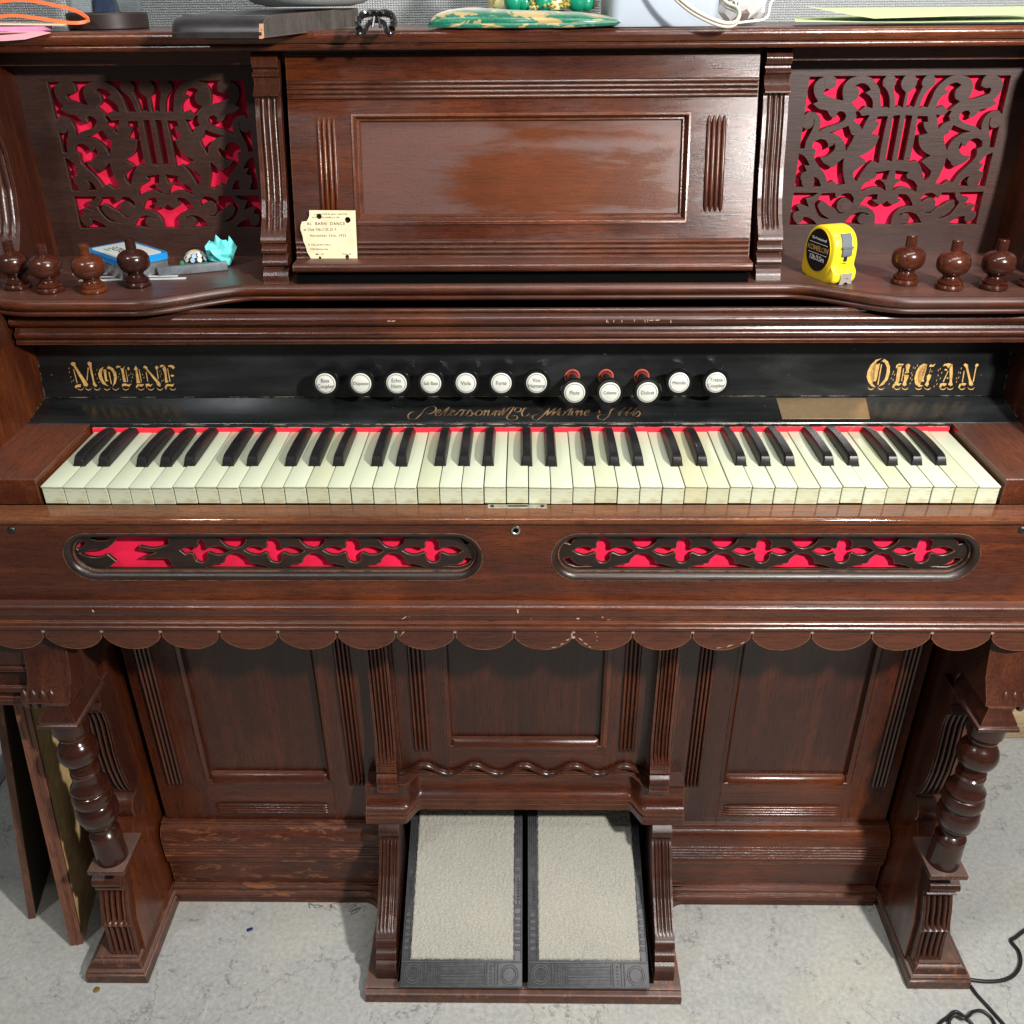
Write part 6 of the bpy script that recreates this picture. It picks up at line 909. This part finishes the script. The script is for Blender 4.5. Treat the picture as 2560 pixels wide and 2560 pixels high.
for k, (xa, ya, xb, yb, w_) in enumerate(((-0.520, 0.228, -0.405, 0.232, 0.004), (-0.515, 0.213, -0.392, 0.222, 0.006), (-0.535, 0.243, -0.480, 0.243, 0.0035))):
    L_ = math.dist((xa, ya), (xb, yb)); SP = empty('white_strip', ((xa + xb) / 2, (ya + yb) / 2, 0.9054), math.atan2(yb - ya, xb - xa)); SP.name = 'plastic_strip'
    tag(SP, ['thin glossy white strip under the front edge of the mint tin', 'widest glossy white strip, nearest the front behind the left finials', 'shortest thin white strip, furthest back behind the left finials'][k], 'strip')
    part('strip', box(-L_ / 2, L_ / 2, -w_ / 2, w_ / 2, 0, 0.0008), WPM, SP)

# ---- on top of the organ ----
ZT = 1.1622
PK = plain('pink_paper', (0.80, 0.36, 0.40), 0.7, var=0.05); PK2 = plain('magenta_paper', (0.72, 0.24, 0.42), 0.7); CRP = plain('cream_card', (0.80, 0.62, 0.42), 0.7); ORM = plain('orange_rubber', (0.80, 0.16, 0.05), 0.45)
def leaf(name, pts, z, mat, lab, cat, th=0.0005, curl=None):
    cx = sum(p[0] for p in pts) / len(pts); cy = sum(p[1] for p in pts) / len(pts); E_ = empty(name, (cx, cy, z)); tag(E_, lab, cat)
    bm = bmesh.new(); n = len(pts)
    q = [(x - cx, y - cy) for x, y in pts]
    vs = [(x, y, (curl(x, y) if curl else 0)) for x, y in q] + [(x, y, (curl(x, y) if curl else 0) + th) for x, y in q]
    part('sheet', bm_from(vs, [tuple(range(n)), tuple(range(n, 2 * n))] + [(i, (i + 1) % n, n + (i + 1) % n, n + i) for i in range(n)], bm), mat, E_); return E_
leaf('pink_paper', [(-0.70, 0.2375), (-0.600, 0.2385), (-0.570, 0.2390), (-0.545, 0.2400), (-0.525, 0.2425), (-0.500, 0.250), (-0.515, 0.262), (-0.56, 0.275), (-0.70, 0.275)], ZT + 0.0003, PK, 'pale pink paper sheet hanging over the top left front edge', 'paper', 0.0006, lambda x, y: 0.0008 - 0.0085 * smooth01((-y + 0.004) / 0.018) * smooth01((-x + 0.11) / 0.05))
leaf('magenta_paper', [(-0.70, 0.27), (-0.555, 0.27), (-0.525, 0.275), (-0.520, 0.30), (-0.70, 0.33)], ZT + 0.0016, PK2, 'brighter pink paper pad behind the pale pink sheet, top left', 'paper', 0.004)
leaf('cream_card', [(-0.74, 0.29), (-0.50, 0.285), (-0.52, 0.35), (-0.74, 0.36)], ZT + 0.0062, CRP, 'cream card slip lying on the pink paper, top left', 'card', 0.0010, lambda x, y: max(0, -x) * 0.03)
OB = empty('orange_loop', (-0.56, 0.33, ZT + 0.008)); tag(OB, 'flat orange rubber loop arching over the papers, top left', 'loop')
pts = catmull([(-0.10, 0, 0.004), (-0.055, 0, 0.010), (-0.03, 0, 0.020), (0.0, 0, 0.0225), (0.03, 0, 0.018), (0.06, 0, 0.010), (0.071, -0.004, 0.002), (0.062, -0.012, -0.0005), (0.02, -0.016, 0.0045), (-0.012, -0.014, 0.0075), (-0.05, -0.010, 0.002), (-0.10, -0.010, 0.001)], 5, False, 179)
bm = bmesh.new(); vs = []; fs = []
for i, p_ in enumerate(pts): vs += [(p_[0], p_[1] - 0.001, p_[2] - .0012), (p_[0], p_[1] + 0.005, p_[2] - .0012), (p_[0], p_[1] + 0.005, p_[2] + .0022), (p_[0], p_[1] - 0.001, p_[2] + .0022)]
for k in range(len(pts) - 1):
    for j in range(4): fs.append((4 * k + j, 4 * k + (j + 1) % 4, 4 * k + 4 + (j + 1) % 4, 4 * k + 4 + j))
part('band', bm_from(vs, fs, bm), ORM, OB)
# domed display on dark base
DB = empty('glass_display', (-0.492, 0.39, ZT)); DB.scale = (0.82, 0.82, 0.92); tag(DB, 'clear glass display cover on a round dark wooden base at the top left', 'display case')
part('wooden_base', lathe([(0.0001, 0), (0.0545, 0), (0.056, 0.0012), (0.0562, 0.017), (0.0548, 0.019), (0.0001, 0.0192)], 64), plain('dark_brown_base', (0.018, 0.009, 0.008), 0.5, var=0.2, vs=200), DB)
gm, gnt, gb_ = newmat('clear_glass'); gb_.inputs['Transmission Weight'].default_value = 1.0; gb_.inputs['Roughness'].default_value = 0.06; gb_.inputs['IOR'].default_value = 1.25; gb_.inputs['Base Color'].default_value = (0.9, 0.94, 0.95, 1)
part('glass_cover', lathe([(0.0515, 0.0193), (0.0515, 0.12), (0.0500, 0.12), (0.0500, 0.0193)], 64, cap=False), gm, DB)
part('inner_figure', lathe([(0.0001, 0.0193), (0.020, 0.0193), (0.018, 0.030), (0.012, 0.050), (0.016, 0.08), (0.0001, 0.09)], 24), plain('navy_glaze', (0.03, 0.05, 0.10), 0.15, coat=0.5), DB)
# dark wooden board with rounded end
BD = empty('dark_wooden_board', (-0.254, 0.172, 1.1585)); tag(BD, 'black-painted wooden board with one rounded edge and a sawn end overhanging the top edge', 'board')
BPM = plain('black_painted_wood', (0.020, 0.017, 0.018), 0.38, var=0.5, vs=40, bump=0.25, bs=250, coat=0.1); SAW = wood('weathered_sawn_wood', 'z', dark=(0.018, 0.015, 0.015), mid=(0.05, 0.045, 0.045), hot=(0.14, 0.12, 0.11), rough=0.7, wear=0.3, dust=0.1)
ux = Vector((-0.985, 0.17, 0)); uy = Vector((0.34, 0.94, 0.026)).normalized(); Hh = 0.0190
def bp_(a, b, z): v = ux * a + uy * b + Vector((0, 0, z)); return tuple(v)
# front edge profile: lower fillet, groove, big round-over
fpf = [(0.0, 0.0), (0.0, 0.0045), (0.0008, 0.0052), (0.001, 0.0054), (0.0015, 0.0075), (0.004, 0.0120), (0.009, 0.0160), (0.016, 0.0182), (0.022, 0.0185), (0.0222, Hh), (0.20, Hh), (0.20, 0.0)]
vs = []; fs = []; ns_ = [0.0] + [0.02, 0.06, 0.085] + [0.085 + 0.022 * sin(radians(t)) for t in range(15, 91, 15)]; n = len(fpf)
for k, a in enumerate(ns_):
    bend = 0.0 if a <= 0.085 else 0.022 * (1 - cos(math.asin(min(1, (a - 0.085) / 0.022)))); vs += [bp_(a, max(b, min(b + bend * (1 - b / 0.2), 0.2)), z if k < len(ns_) - 1 or z < .006 else z * .75) for b, z in fpf]
for k in range(len(ns_) - 1):
    for i in range(n): j = (i + 1) % n; fs.append((k * n + i, k * n + j, (k + 1) * n + j, (k + 1) * n + i))
fs += [tuple(range((len(ns_) - 1) * n, len(ns_) * n))]
part('board', bm_from(vs, fs + [tuple(range(n - 1, -1, -1))]), BPM, BD)
part('sawn_end', bm_from([bp_(-0.0006, b, z) for b, z in fpf] + [bp_(0.0004, b, z) for b, z in fpf], [tuple(range(n)), tuple(range(2 * n - 1, n - 1, -1))] + [(i, (i + 1) % n, n + (i + 1) % n, n + i) for i in range(n)]), SAW, BD)
part('raw_edge', bm_from([bp_(-0.0010, -0.0006, -0.0004), bp_(0.0022, -0.0007, -0.0004), bp_(0.0024, 0.0028, 0.0125), bp_(-0.0010, 0.0030, 0.0125), bp_(-0.0010, 0.003, 0.0), bp_(0.0022, 0.003, 0.0), bp_(0.0020, 0.005, 0.0125), bp_(-0.001, 0.005, 0.0125)], [(0, 1, 2, 3), (4, 5, 6, 7), (0, 4, 7, 3), (1, 5, 6, 2), (0, 1, 5, 4), (3, 2, 6, 7)]), plain('raw_wood_edge', (0.45, 0.22, 0.12), 0.6, var=0.3, vs=200), BD)
SK = empty('fabric_speaker', (-0.235, 0.33, 1.1845)); tag(SK, 'pale grey mesh-covered round speaker resting on the black board', 'speaker')
part('mesh_body', lathe([(0.0001, 0.0), (0.045, 0.0), (0.060, 0.003), (0.074, 0.011), (0.084, 0.024), (0.088, 0.04), (0.086, 0.06), (0.07, 0.08), (0.0001, 0.09)], 72), plain('grey_mesh', (0.50, 0.55, 0.54), 0.8, var=0.25, vs=900, bump=0.8, bs=900), SK, 60)
# hair clip
HC = empty('hair_clip', (-0.146, 0.225, ZT + 0.0005)); HC.scale = (0.70, 0.8, 0.72); tag(HC, 'glossy black hair claw clip at the front edge of the organ top', 'hair clip')
bm = bmesh.new()
tube(catmull([(-0.024, -0.012, 0.003), (-0.0265, -0.004, 0.010), (-0.023, 0.006, 0.019), (-0.012, 0.010, 0.0225), (0.0, 0.010, 0.0215), (0.012, 0.010, 0.0225), (0.023, 0.006, 0.019), (0.0265, -0.004, 0.010), (0.024, -0.012, 0.003)], 4, False, 179), 0.0052, 10, bm)
tube(catmull([(-0.0265, -0.014, -0.002), (-0.022, -0.016, -0.004), (-0.016, -0.010, 0.001), (-0.011, 0.0, 0.010), (0.0, 0.004, 0.013), (0.011, 0.0, 0.010), (0.016, -0.010, 0.001), (0.022, -0.016, -0.004), (0.0265, -0.014, -0.002)], 4, False, 179), 0.0035, 10, bm)
part('claw', bm, plain('black_gloss_plastic', (0.008, 0.008, 0.009), 0.12, coat=0.6), HC)
bm = bmesh.new()
for x, z in ((-0.010, 0.0235), (0.0, 0.0255), (0.010, 0.0235)): lathe([(0.0001, -0.003), (0.0042, -0.002), (0.0042, 0.0005), (0.0001, 0.0022)], 14, bm, Matrix.Translation((x, 0.004, z)))
for x in (-0.006, 0.006): tube([(x, -0.002, 0.004), (x * .5, 0.002, 0.018)], 0.0022, 8, bm)
part('spring_hinge', bm, IRON, HC)
# green brocade cushion with figurine
def brocade():
    m, nt, b = newmat('green_gold_brocade'); mo = coords(nt); v = N(nt, 'ShaderNodeTexVoronoi'); v.inputs['Scale'].default_value = 22; mp = coords(nt, (1, 1.6, 2.4)); nn = noise(nt, mp, 26, 3, 0.6, 1.2); L(nt, mp, 0, v, 'Vector')
    gd = ramp(nt, nn, 'Fac', [(0.50, g3(0)), (0.515, g3(1))]); cen = ramp(nt, v, 'Distance', [(0.50, g3(1)), (0.56, g3(0))]); k = math_(nt, 'MULTIPLY', (gd, 0), (cen, 0))
    fine = noise(nt, mo, 330, 3, 0.6); gr = ramp(nt, fine, 'Fac', [(0.3, (0.001, 0.065, 0.034)), (0.7, (0.002, 0.15, 0.08))])
    c = mix(nt, k, (gr, 0), (0.34, 0.24, 0.09)); setc(nt, c, b, 'Base Color'); b.inputs['Roughness'].default_value = 0.33; b.inputs['Sheen Weight'].default_value = 0.3
    bp = N(nt, 'ShaderNodeBump'); bp.inputs['Strength'].default_value = 0.4; bp.inputs['Distance'].default_value = 0.001; L(nt, noise(nt, mo, 60, 4, 0.6), 'Fac', bp, 'Height'); L(nt, bp, 0, b, 'Normal'); return m
BRO = brocade()
CU = empty('brocade_cushion', (0.0080, 0.335, ZT)); tag(CU, 'flat green and gold brocade cushion on top of the organ', 'cushion')
bm = bmesh.new(); nx, ny = 48, 24; vs = []; fs = []
for sg in (1, -1):
    for j in range(ny + 1):
        for i in range(nx + 1):
            u = -1 + 2 * i / nx; v = -1 + 2 * j / ny; px = u * 0.103; py = v * 0.085; e = (max(0, 1 - abs(u) ** 5) * max(0, 1 - abs(v) ** 6)) ** 0.45
            z = 0.0055 + sg * (0.0048 if sg < 0 else 0.0120 - 0.004 * u) * e + 0.0012 * mnoise.noise(Vector((px * 45, py * 45, sg))) * e; vs.append((px, py + 0.002 * sin(u * 9), z))
off = (nx + 1) * (ny + 1)
for sg in (0, 1):
    for j in range(ny):
        for i in range(nx): a = sg * off + j * (nx + 1) + i; fs.append((a, a + 1, a + nx + 2, a + nx + 1))
part('cushion', bm_from(vs, fs, bm), BRO, CU, 80); bpy.context.view_layer.update()
bmesh_c = CU.children[0].data; bb = bmesh.new(); bb.from_mesh(bmesh_c); bmesh.ops.remove_doubles(bb, verts=bb.verts[:], dist=0.0004); bmesh.ops.recalc_face_normals(bb, faces=bb.faces[:]); bb.to_mesh(bmesh_c); bb.free()
part('piping', tube([(-0.103, -0.083, 0.0045), (-0.05, -0.0870, 0.0038), (0.0, -0.0872, 0.0036), (0.05, -0.0875, 0.0036), (0.098, -0.085, 0.0055)], 0.0022, 8), BRO, CU)
FG = empty('robed_figurine', (0.030, 0.340, ZT + 0.0175)); tag(FG, 'gold and cream robed figurine with green folds seated on the brocade cushion', 'figurine')
CRG = plain('gold_cream_robe', (0.72, 0.62, 0.30), 0.4, var=0.35, vs=120, bump=0.6, bs=200)
bm = bmesh.new(); n = 90; rows = [(0.052, 0.0), (0.056, 0.004), (0.052, 0.014), (0.044, 0.026), (0.036, 0.045), (0.02, 0.07), (0.0005, 0.09)]; vs = []
for r, z in rows:
    for i in range(n): a = 2 * pi * i / n; k = 1 + 0.07 * sin(13 * a + z * 60) + 0.03 * sin(29 * a); vs.append((r * k * cos(a), r * k * sin(a) * .7, z))
fs = [(k * n + i, k * n + (i + 1) % n, (k + 1) * n + (i + 1) % n, (k + 1) * n + i) for k in range(len(rows) - 1) for i in range(n)]
part('robe', bm_from(vs, fs, bm), CRG, FG, 60)
bm = bmesh.new()
for x, r in ((-0.034, 0.011), (-0.022, 0.009), (-0.002, 0.011), (0.036, 0.013), (0.046, 0.009)): lathe([(r * sin(pi * i / 10) + .0001, -r * cos(pi * i / 10)) for i in range(11)], 24, bm, Matrix.Translation((x, -0.034, r * .8)))
part('green_fold', bm, plain('green_satin', (0.004, 0.20, 0.11), 0.3, bump=0.3, bs=120), FG, 60)
bm = bmesh.new(); random.seed(5)
for k in range(34): a = random.uniform(-.022, .022); b_ = random.uniform(0.002, 0.014); lathe([(0.0001, -.002), (.0022, 0), (.0001, .002)], 8, bm, Matrix.Translation((a + 0.006, -0.043 + random.uniform(-.003, .003), b_)))
part('gold_braid', bm, plain('gold_braid', (0.62, 0.46, 0.12), 0.3, metal=0.5), FG)
part('gold_post', lathe([(0.0001, 0), (0.0055, 0), (0.0055, 0.06), (0.0001, 0.06)], 16, None, Matrix.Translation((-0.058, 0.0, -0.004))), plain('gold_post', (0.62, 0.52, 0.22), 0.3, metal=0.6), FG)
# white appliance with cable
WB_ = empty('white_appliance', (0.1575, 0.335, ZT)); tag(WB_, 'white plastic appliance with rounded corners on top of the organ', 'appliance')
bm = slab(0.0585, 0.068, 0.012, [(0.006, 0.0), (0.0015, 0.0012), (0.0, 0.005), (-0.0015, 0.05), (-0.003, 0.11), (0.003, 0.118)]); part('housing', bm, plain('white_plastic', (0.36, 0.41, 0.47), 0.35), WB_, 50)
part('seam_foot', slab(0.045, 0.055, 0.012, [(0, -0.0002), (0, 0.0012)]), plain('pale_foot', (0.4, 0.42, 0.45), 0.6), WB_)
CB = empty('white_cable', (0.19, 0.235, ZT)); tag(CB, 'cream twin-core cable looping down in front of the white appliance', 'cable')
c0 = [(-0.055, 0.005, 0.062), (-0.040, 0.0, 0.040), (-0.015, -0.006, 0.0185), (0.010, -0.008, 0.0062), (0.026, -0.007, 0.0020), (0.036, -0.002, 0.0028), (0.0425, 0.010, 0.009), (0.042, 0.022, 0.015), (0.033, 0.035, 0.020), (0.026, 0.050, 0.03), (0.02, 0.07, 0.06)]
CABM = plain('cream_cable', (0.50, 0.48, 0.40), 0.4); pc = catmull(c0, 6, False, 179)
part('core', tube(pc, 0.0019, 10), CABM, CB, 60); part('core', tube([(x + .0004, y - .0018, z + 0.0032) for x, y, z in pc], 0.0019, 10), CABM, CB, 60)
# clear plastic bag
BG = empty('plastic_bag', (0.252, 0.36, ZT)); tag(BG, 'small clear plastic bag beside the white appliance', 'bag')
bm = bmesh.new(); bmesh.ops.create_icosphere(bm, subdivisions=3, radius=0.032); random.seed(3)
for v in bm.verts: k = 1 + 0.20 * mnoise.noise(v.co * 60) + 0.12 * mnoise.noise(v.co * 140); v.co = Vector((v.co.x * 1.15 * k, v.co.y * .8 * k, max(0.0003, v.co.z * .9 * k + 0.020)))
bgm, bnt, bb_ = newmat('thin_plastic_film'); bb_.inputs['Base Color'].default_value = (0.75, 0.76, 0.76, 1); bb_.inputs['Roughness'].default_value = 0.12; bb_.inputs['Alpha'].default_value = 0.55; bb_.inputs['Specular IOR Level'].default_value = 1.0
part('film', bm, bgm, BG, 12); part('contents', lathe([(0.0001, 0.001), (0.022, 0.002), (0.026, 0.012), (0.020, 0.03), (0.0001, 0.036)], 20), plain('brown_contents', (0.10, 0.075, 0.06), 0.6, var=0.4, vs=90), BG)
part('zip_strip', tube(catmull([(-0.020, -0.030, 0.0015), (0.010, -0.030, 0.004), (0.032, -0.022, 0.008), (0.036, -0.015, 0.022), (0.044, -0.012, 0.030)], 4, False, 179), 0.0013, 8), plain('white_strip_plastic', (0.75, 0.78, 0.78), 0.3), BG)
text('bag_print', 'PEN', 0.010, frame((-0.012, -0.0285, 0.022), (1, 0, -0.3), (0.2, 0.3, 1)), INK, BG, ext=0.0001)
# pale green papers
YG = plain('pale_green_paper', (0.48, 0.58, 0.30), 0.7, var=0.04)
leaf('green_paper', [(0.300, 0.275), (0.420, 0.262), (0.66, 0.252), (0.74, 0.252), (0.74, 0.44), (0.50, 0.44), (0.32, 0.36)], ZT + 0.0006, YG, 'large pale green paper sheet lying along the top right, underneath', 'paper', 0.0004, lambda x, y: 0.0035 + 0.0012 * sin(x * 25) + max(0, y) * 0.04)
def curl2(x, y): return 0.006 + max(0, y + .05) * 0.05 + 0.010 * max(0, -x - 0.06) / 0.06 + 0.004 * max(0, min(1, (x + 0.05) / 0.2))
leaf('green_paper', [(0.315, 0.30), (0.345, 0.275), (0.380, 0.262), (0.44, 0.262), (0.50, 0.268), (0.575, 0.275), (0.585, 0.36), (0.42, 0.38), (0.34, 0.34)], ZT + 0.001, YG, 'pale green paper sheet with a curled left corner, uppermost at the top right', 'paper', 0.0004, curl2)

# ---- beside and behind the organ ----
def leaning(name, lab, bx, y0, y1, tx, tz, w_, mat, emat, skew=0.0, h=None):
    """upright board whose bottom edge runs back from y0 to y1 at floor level and whose top leans to x = tx at height tz"""
    E_ = empty(name, (bx, y0, 0.001)); tag(E_, lab, 'board')
    d = Vector((skew, 1, 0)).normalized(); Lh = (y1 - y0); u = Vector((tx - bx, 0, tz)); n_ = Vector((-1, skew, 0)).normalized() * w_
    def bd(a0, a1, h0, h1, n0, n1):
        vs = [];
        for n1_ in (n0, n1):
            for (a, hh) in ((a0, h0), (a1, h0), (a1, h1), (a0, h1)): vs.append(tuple(d * a + u * hh + Vector((-1, skew, 0)).normalized() * n1_))
        return bm_from(vs, [(0, 1, 2, 3), (4, 7, 6, 5), (0, 4, 5, 1), (1, 5, 6, 2), (2, 6, 7, 3), (3, 7, 4, 0)])
    part('board_face', bd(0.003, Lh, 0, 1.25, 0, w_), mat, E_); part('board_edge', bd(-0.0015, 0.003, 0.0, 1.2502, -0.0005, w_ + 0.0005), emat, E_); return E_
leaning('leaning_board', 'black painted board with a chipped brown edge leaning at the far left', -0.722, 0.034, 0.40, -0.648, 0.455, 0.0085, WB, WBE, -0.20)
TAN = plain('tan_hardboard', (0.60, 0.42, 0.19), 0.75, var=0.22, vs=70, bump=0.5, bs=500)
E_ = leaning('wooden_panel', 'reddish framed panel with a tan back leaning against the left leg', -0.633, -0.008, 0.36, -0.591, 0.455, 0.016, TAN, WR, -0.18)
bm = bmesh.new(); u = Vector((0.042, 0, 0.455)); 
for n0, n1, o_ in ((0.004, 0.007, 0.003), (0.011, 0.014, 0.003)):
    vs = [tuple(u * h_ + Vector((-n_, -0.0015 - dy, 0))) for h_ in (0, 1.25) for n_, dy in ((n0, 0), ((n0 + n1) / 2, o_), (n1, 0))]
    bm_from(vs, [(0, 1, 4, 3), (1, 2, 5, 4)], bm)
part('edge_bead', bm, WR, E_, recalc=False)
PLK = empty('white_plank', (-0.93, 0.33, 0.001)); tag(PLK, 'white plastic strip on the floor at the far left edge', 'strip')
part('plank', box(-0.03, 0.024, -0.05, 0.20, 0, 0.045, 0.003), plain('white_panel', (0.62, 0.65, 0.66), 0.4), PLK)
BM_ = empty('pine_beam', (1.12, 0.455, 0.001)); tag(BM_, 'pale pine timber lying on the floor behind the right leg', 'timber')
part('beam', box(-0.40, 0.4, -0.035, 0.035, 0, 0.062, 0.003), wood('pale_pine', 'x', dark=(0.38, 0.27, 0.14), mid=(0.55, 0.42, 0.24), hot=(0.68, 0.54, 0.34), rough=0.6, wear=0.0, dust=0, edge=False), BM_)
CBL = plain('black_cable', (0.008, 0.008, 0.009), 0.4)
def fcable(lab, pts, r, z=None):
    E_ = empty('black_cable', (pts[0][0], pts[0][1], 0)); tag(E_, lab, 'cable'); c = catmull([(x - pts[0][0], y - pts[0][1], (z[i] if z else 0.0) + r + .0005) for i, (x, y) in enumerate(pts)], 8, False, 179)
    part('cable', tube(c, r, 10), CBL, E_, 60)
fcable('black cable running right from behind the right foot and looping back', [(0.600, -0.052), (0.6454, -0.0589), (0.6728, -0.0558), (0.6899, -0.0472), (0.7060, -0.0290), (0.7110, -0.012), (0.7080, 0.0046), (0.716, 0.0092), (0.7337, 0.0202), (0.78, 0.045)], 0.0026)
fcable('straight black cable running forward from the right foot', [(0.600, -0.045), (0.6186, -0.0619), (0.624, -0.0784), (0.6318, -0.0959), (0.6422, -0.1207), (0.660, -0.16)], 0.0024, [0.0, 0, 0, 0, 0, 0])
fcable('coiled black cable at the bottom right corner', [(0.54, -0.140), (0.5561, -0.1201), (0.5728, -0.1096), (0.5856, -0.1029), (0.5945, -0.112), (0.6003, -0.1211), (0.590, -0.136), (0.574, -0.132), (0.570, -0.118), (0.5817, -0.1095), (0.5896, -0.1147), (0.5975, -0.1111), (0.608, -0.104), (0.6212, -0.1026), (0.6285, -0.1091), (0.6302, -0.1195), (0.633, -0.15)], 0.0022, [0, 0, 0, .001, .002, 0, 0, 0, 0.002, .004, .005, .004, .003, .002, 0, 0, 0])
TT_ = empty('brass_tack', (-0.584, -0.0790, 0.0002)); tag(TT_, 'small brass disc on the concrete in front of the left foot', 'disc')
part('disc', lathe([(0.0001, 0), (0.0045, 0), (0.0045, 0.0010), (0.0036, 0.0013), (0.0001, 0.0012)], 24), plain('brass', (0.55, 0.38, 0.12), 0.3, metal=0.8, bump=0.4), TT_)
BC = empty('blue_scrap', (-0.396, 0.016, 0.0003), 0.4); tag(BC, 'tiny dark blue plastic scrap on the concrete under the left panels', 'scrap')
part('scrap', box(-0.0042, 0.0042, -0.0022, 0.0022, 0, 0.002, 0.0005), plain('blue_plastic', (0.01, 0.02, 0.12), 0.4), BC)
bm = bmesh.new(); random.seed(9)
for k in range(70):
    x, y = random.uniform(-0.85, 0.85), random.uniform(-0.14, 0.10)
    if abs(x) < 0.24 or 0.5 < abs(x) < 0.62: 
        if y > -0.11: continue
    L_ = random.uniform(.0008, .0045); a = random.uniform(0, pi); t_ = random.uniform(.0004, .0011)
    b2 = box(-L_, L_, -t_, t_, 0.0002, 0.0009); b2.transform(Matrix.Translation((x, y, 0)) @ Matrix.Rotation(a, 4, 'Z')); addbm(bm, b2)
o = part('floor_debris', bm, plain('debris', (0.38, 0.34, 0.26), 0.8, var=0.5, vs=30), None); tag(o, 'wood chips and crumbs scattered on the concrete', 'debris', kind='stuff')
bm = bmesh.new()
for (x, y) in ((-0.305, 0.056), (-0.275, 0.054), (-0.250, 0.052), (-0.24, 0.046)):
    tube(catmull([(x + random.uniform(-.014, .014), y + random.uniform(-.006, .008), 0.0006 + random.uniform(0, .004)) for _ in range(6)], 4, False, 179), 0.00025, 5, bm)
o = part('cobweb_lint', bm, CBL, None); tag(o, 'dark lint and hair strands under the left base rail', 'lint', kind='stuff')
hr = part('loose_hair', tube(catmull([(0.372, 0.098, 0.7605), (0.380, 0.110, 0.7600), (0.392, 0.121, 0.7590), (0.408, 0.120, 0.7560), (0.425, 0.116, 0.7465)], 6, False, 179), 0.00022, 5), plain('hair', (0.22, 0.17, 0.13), 0.5), None); tag(hr, 'single hair lying across two black keys on the right', 'hair')
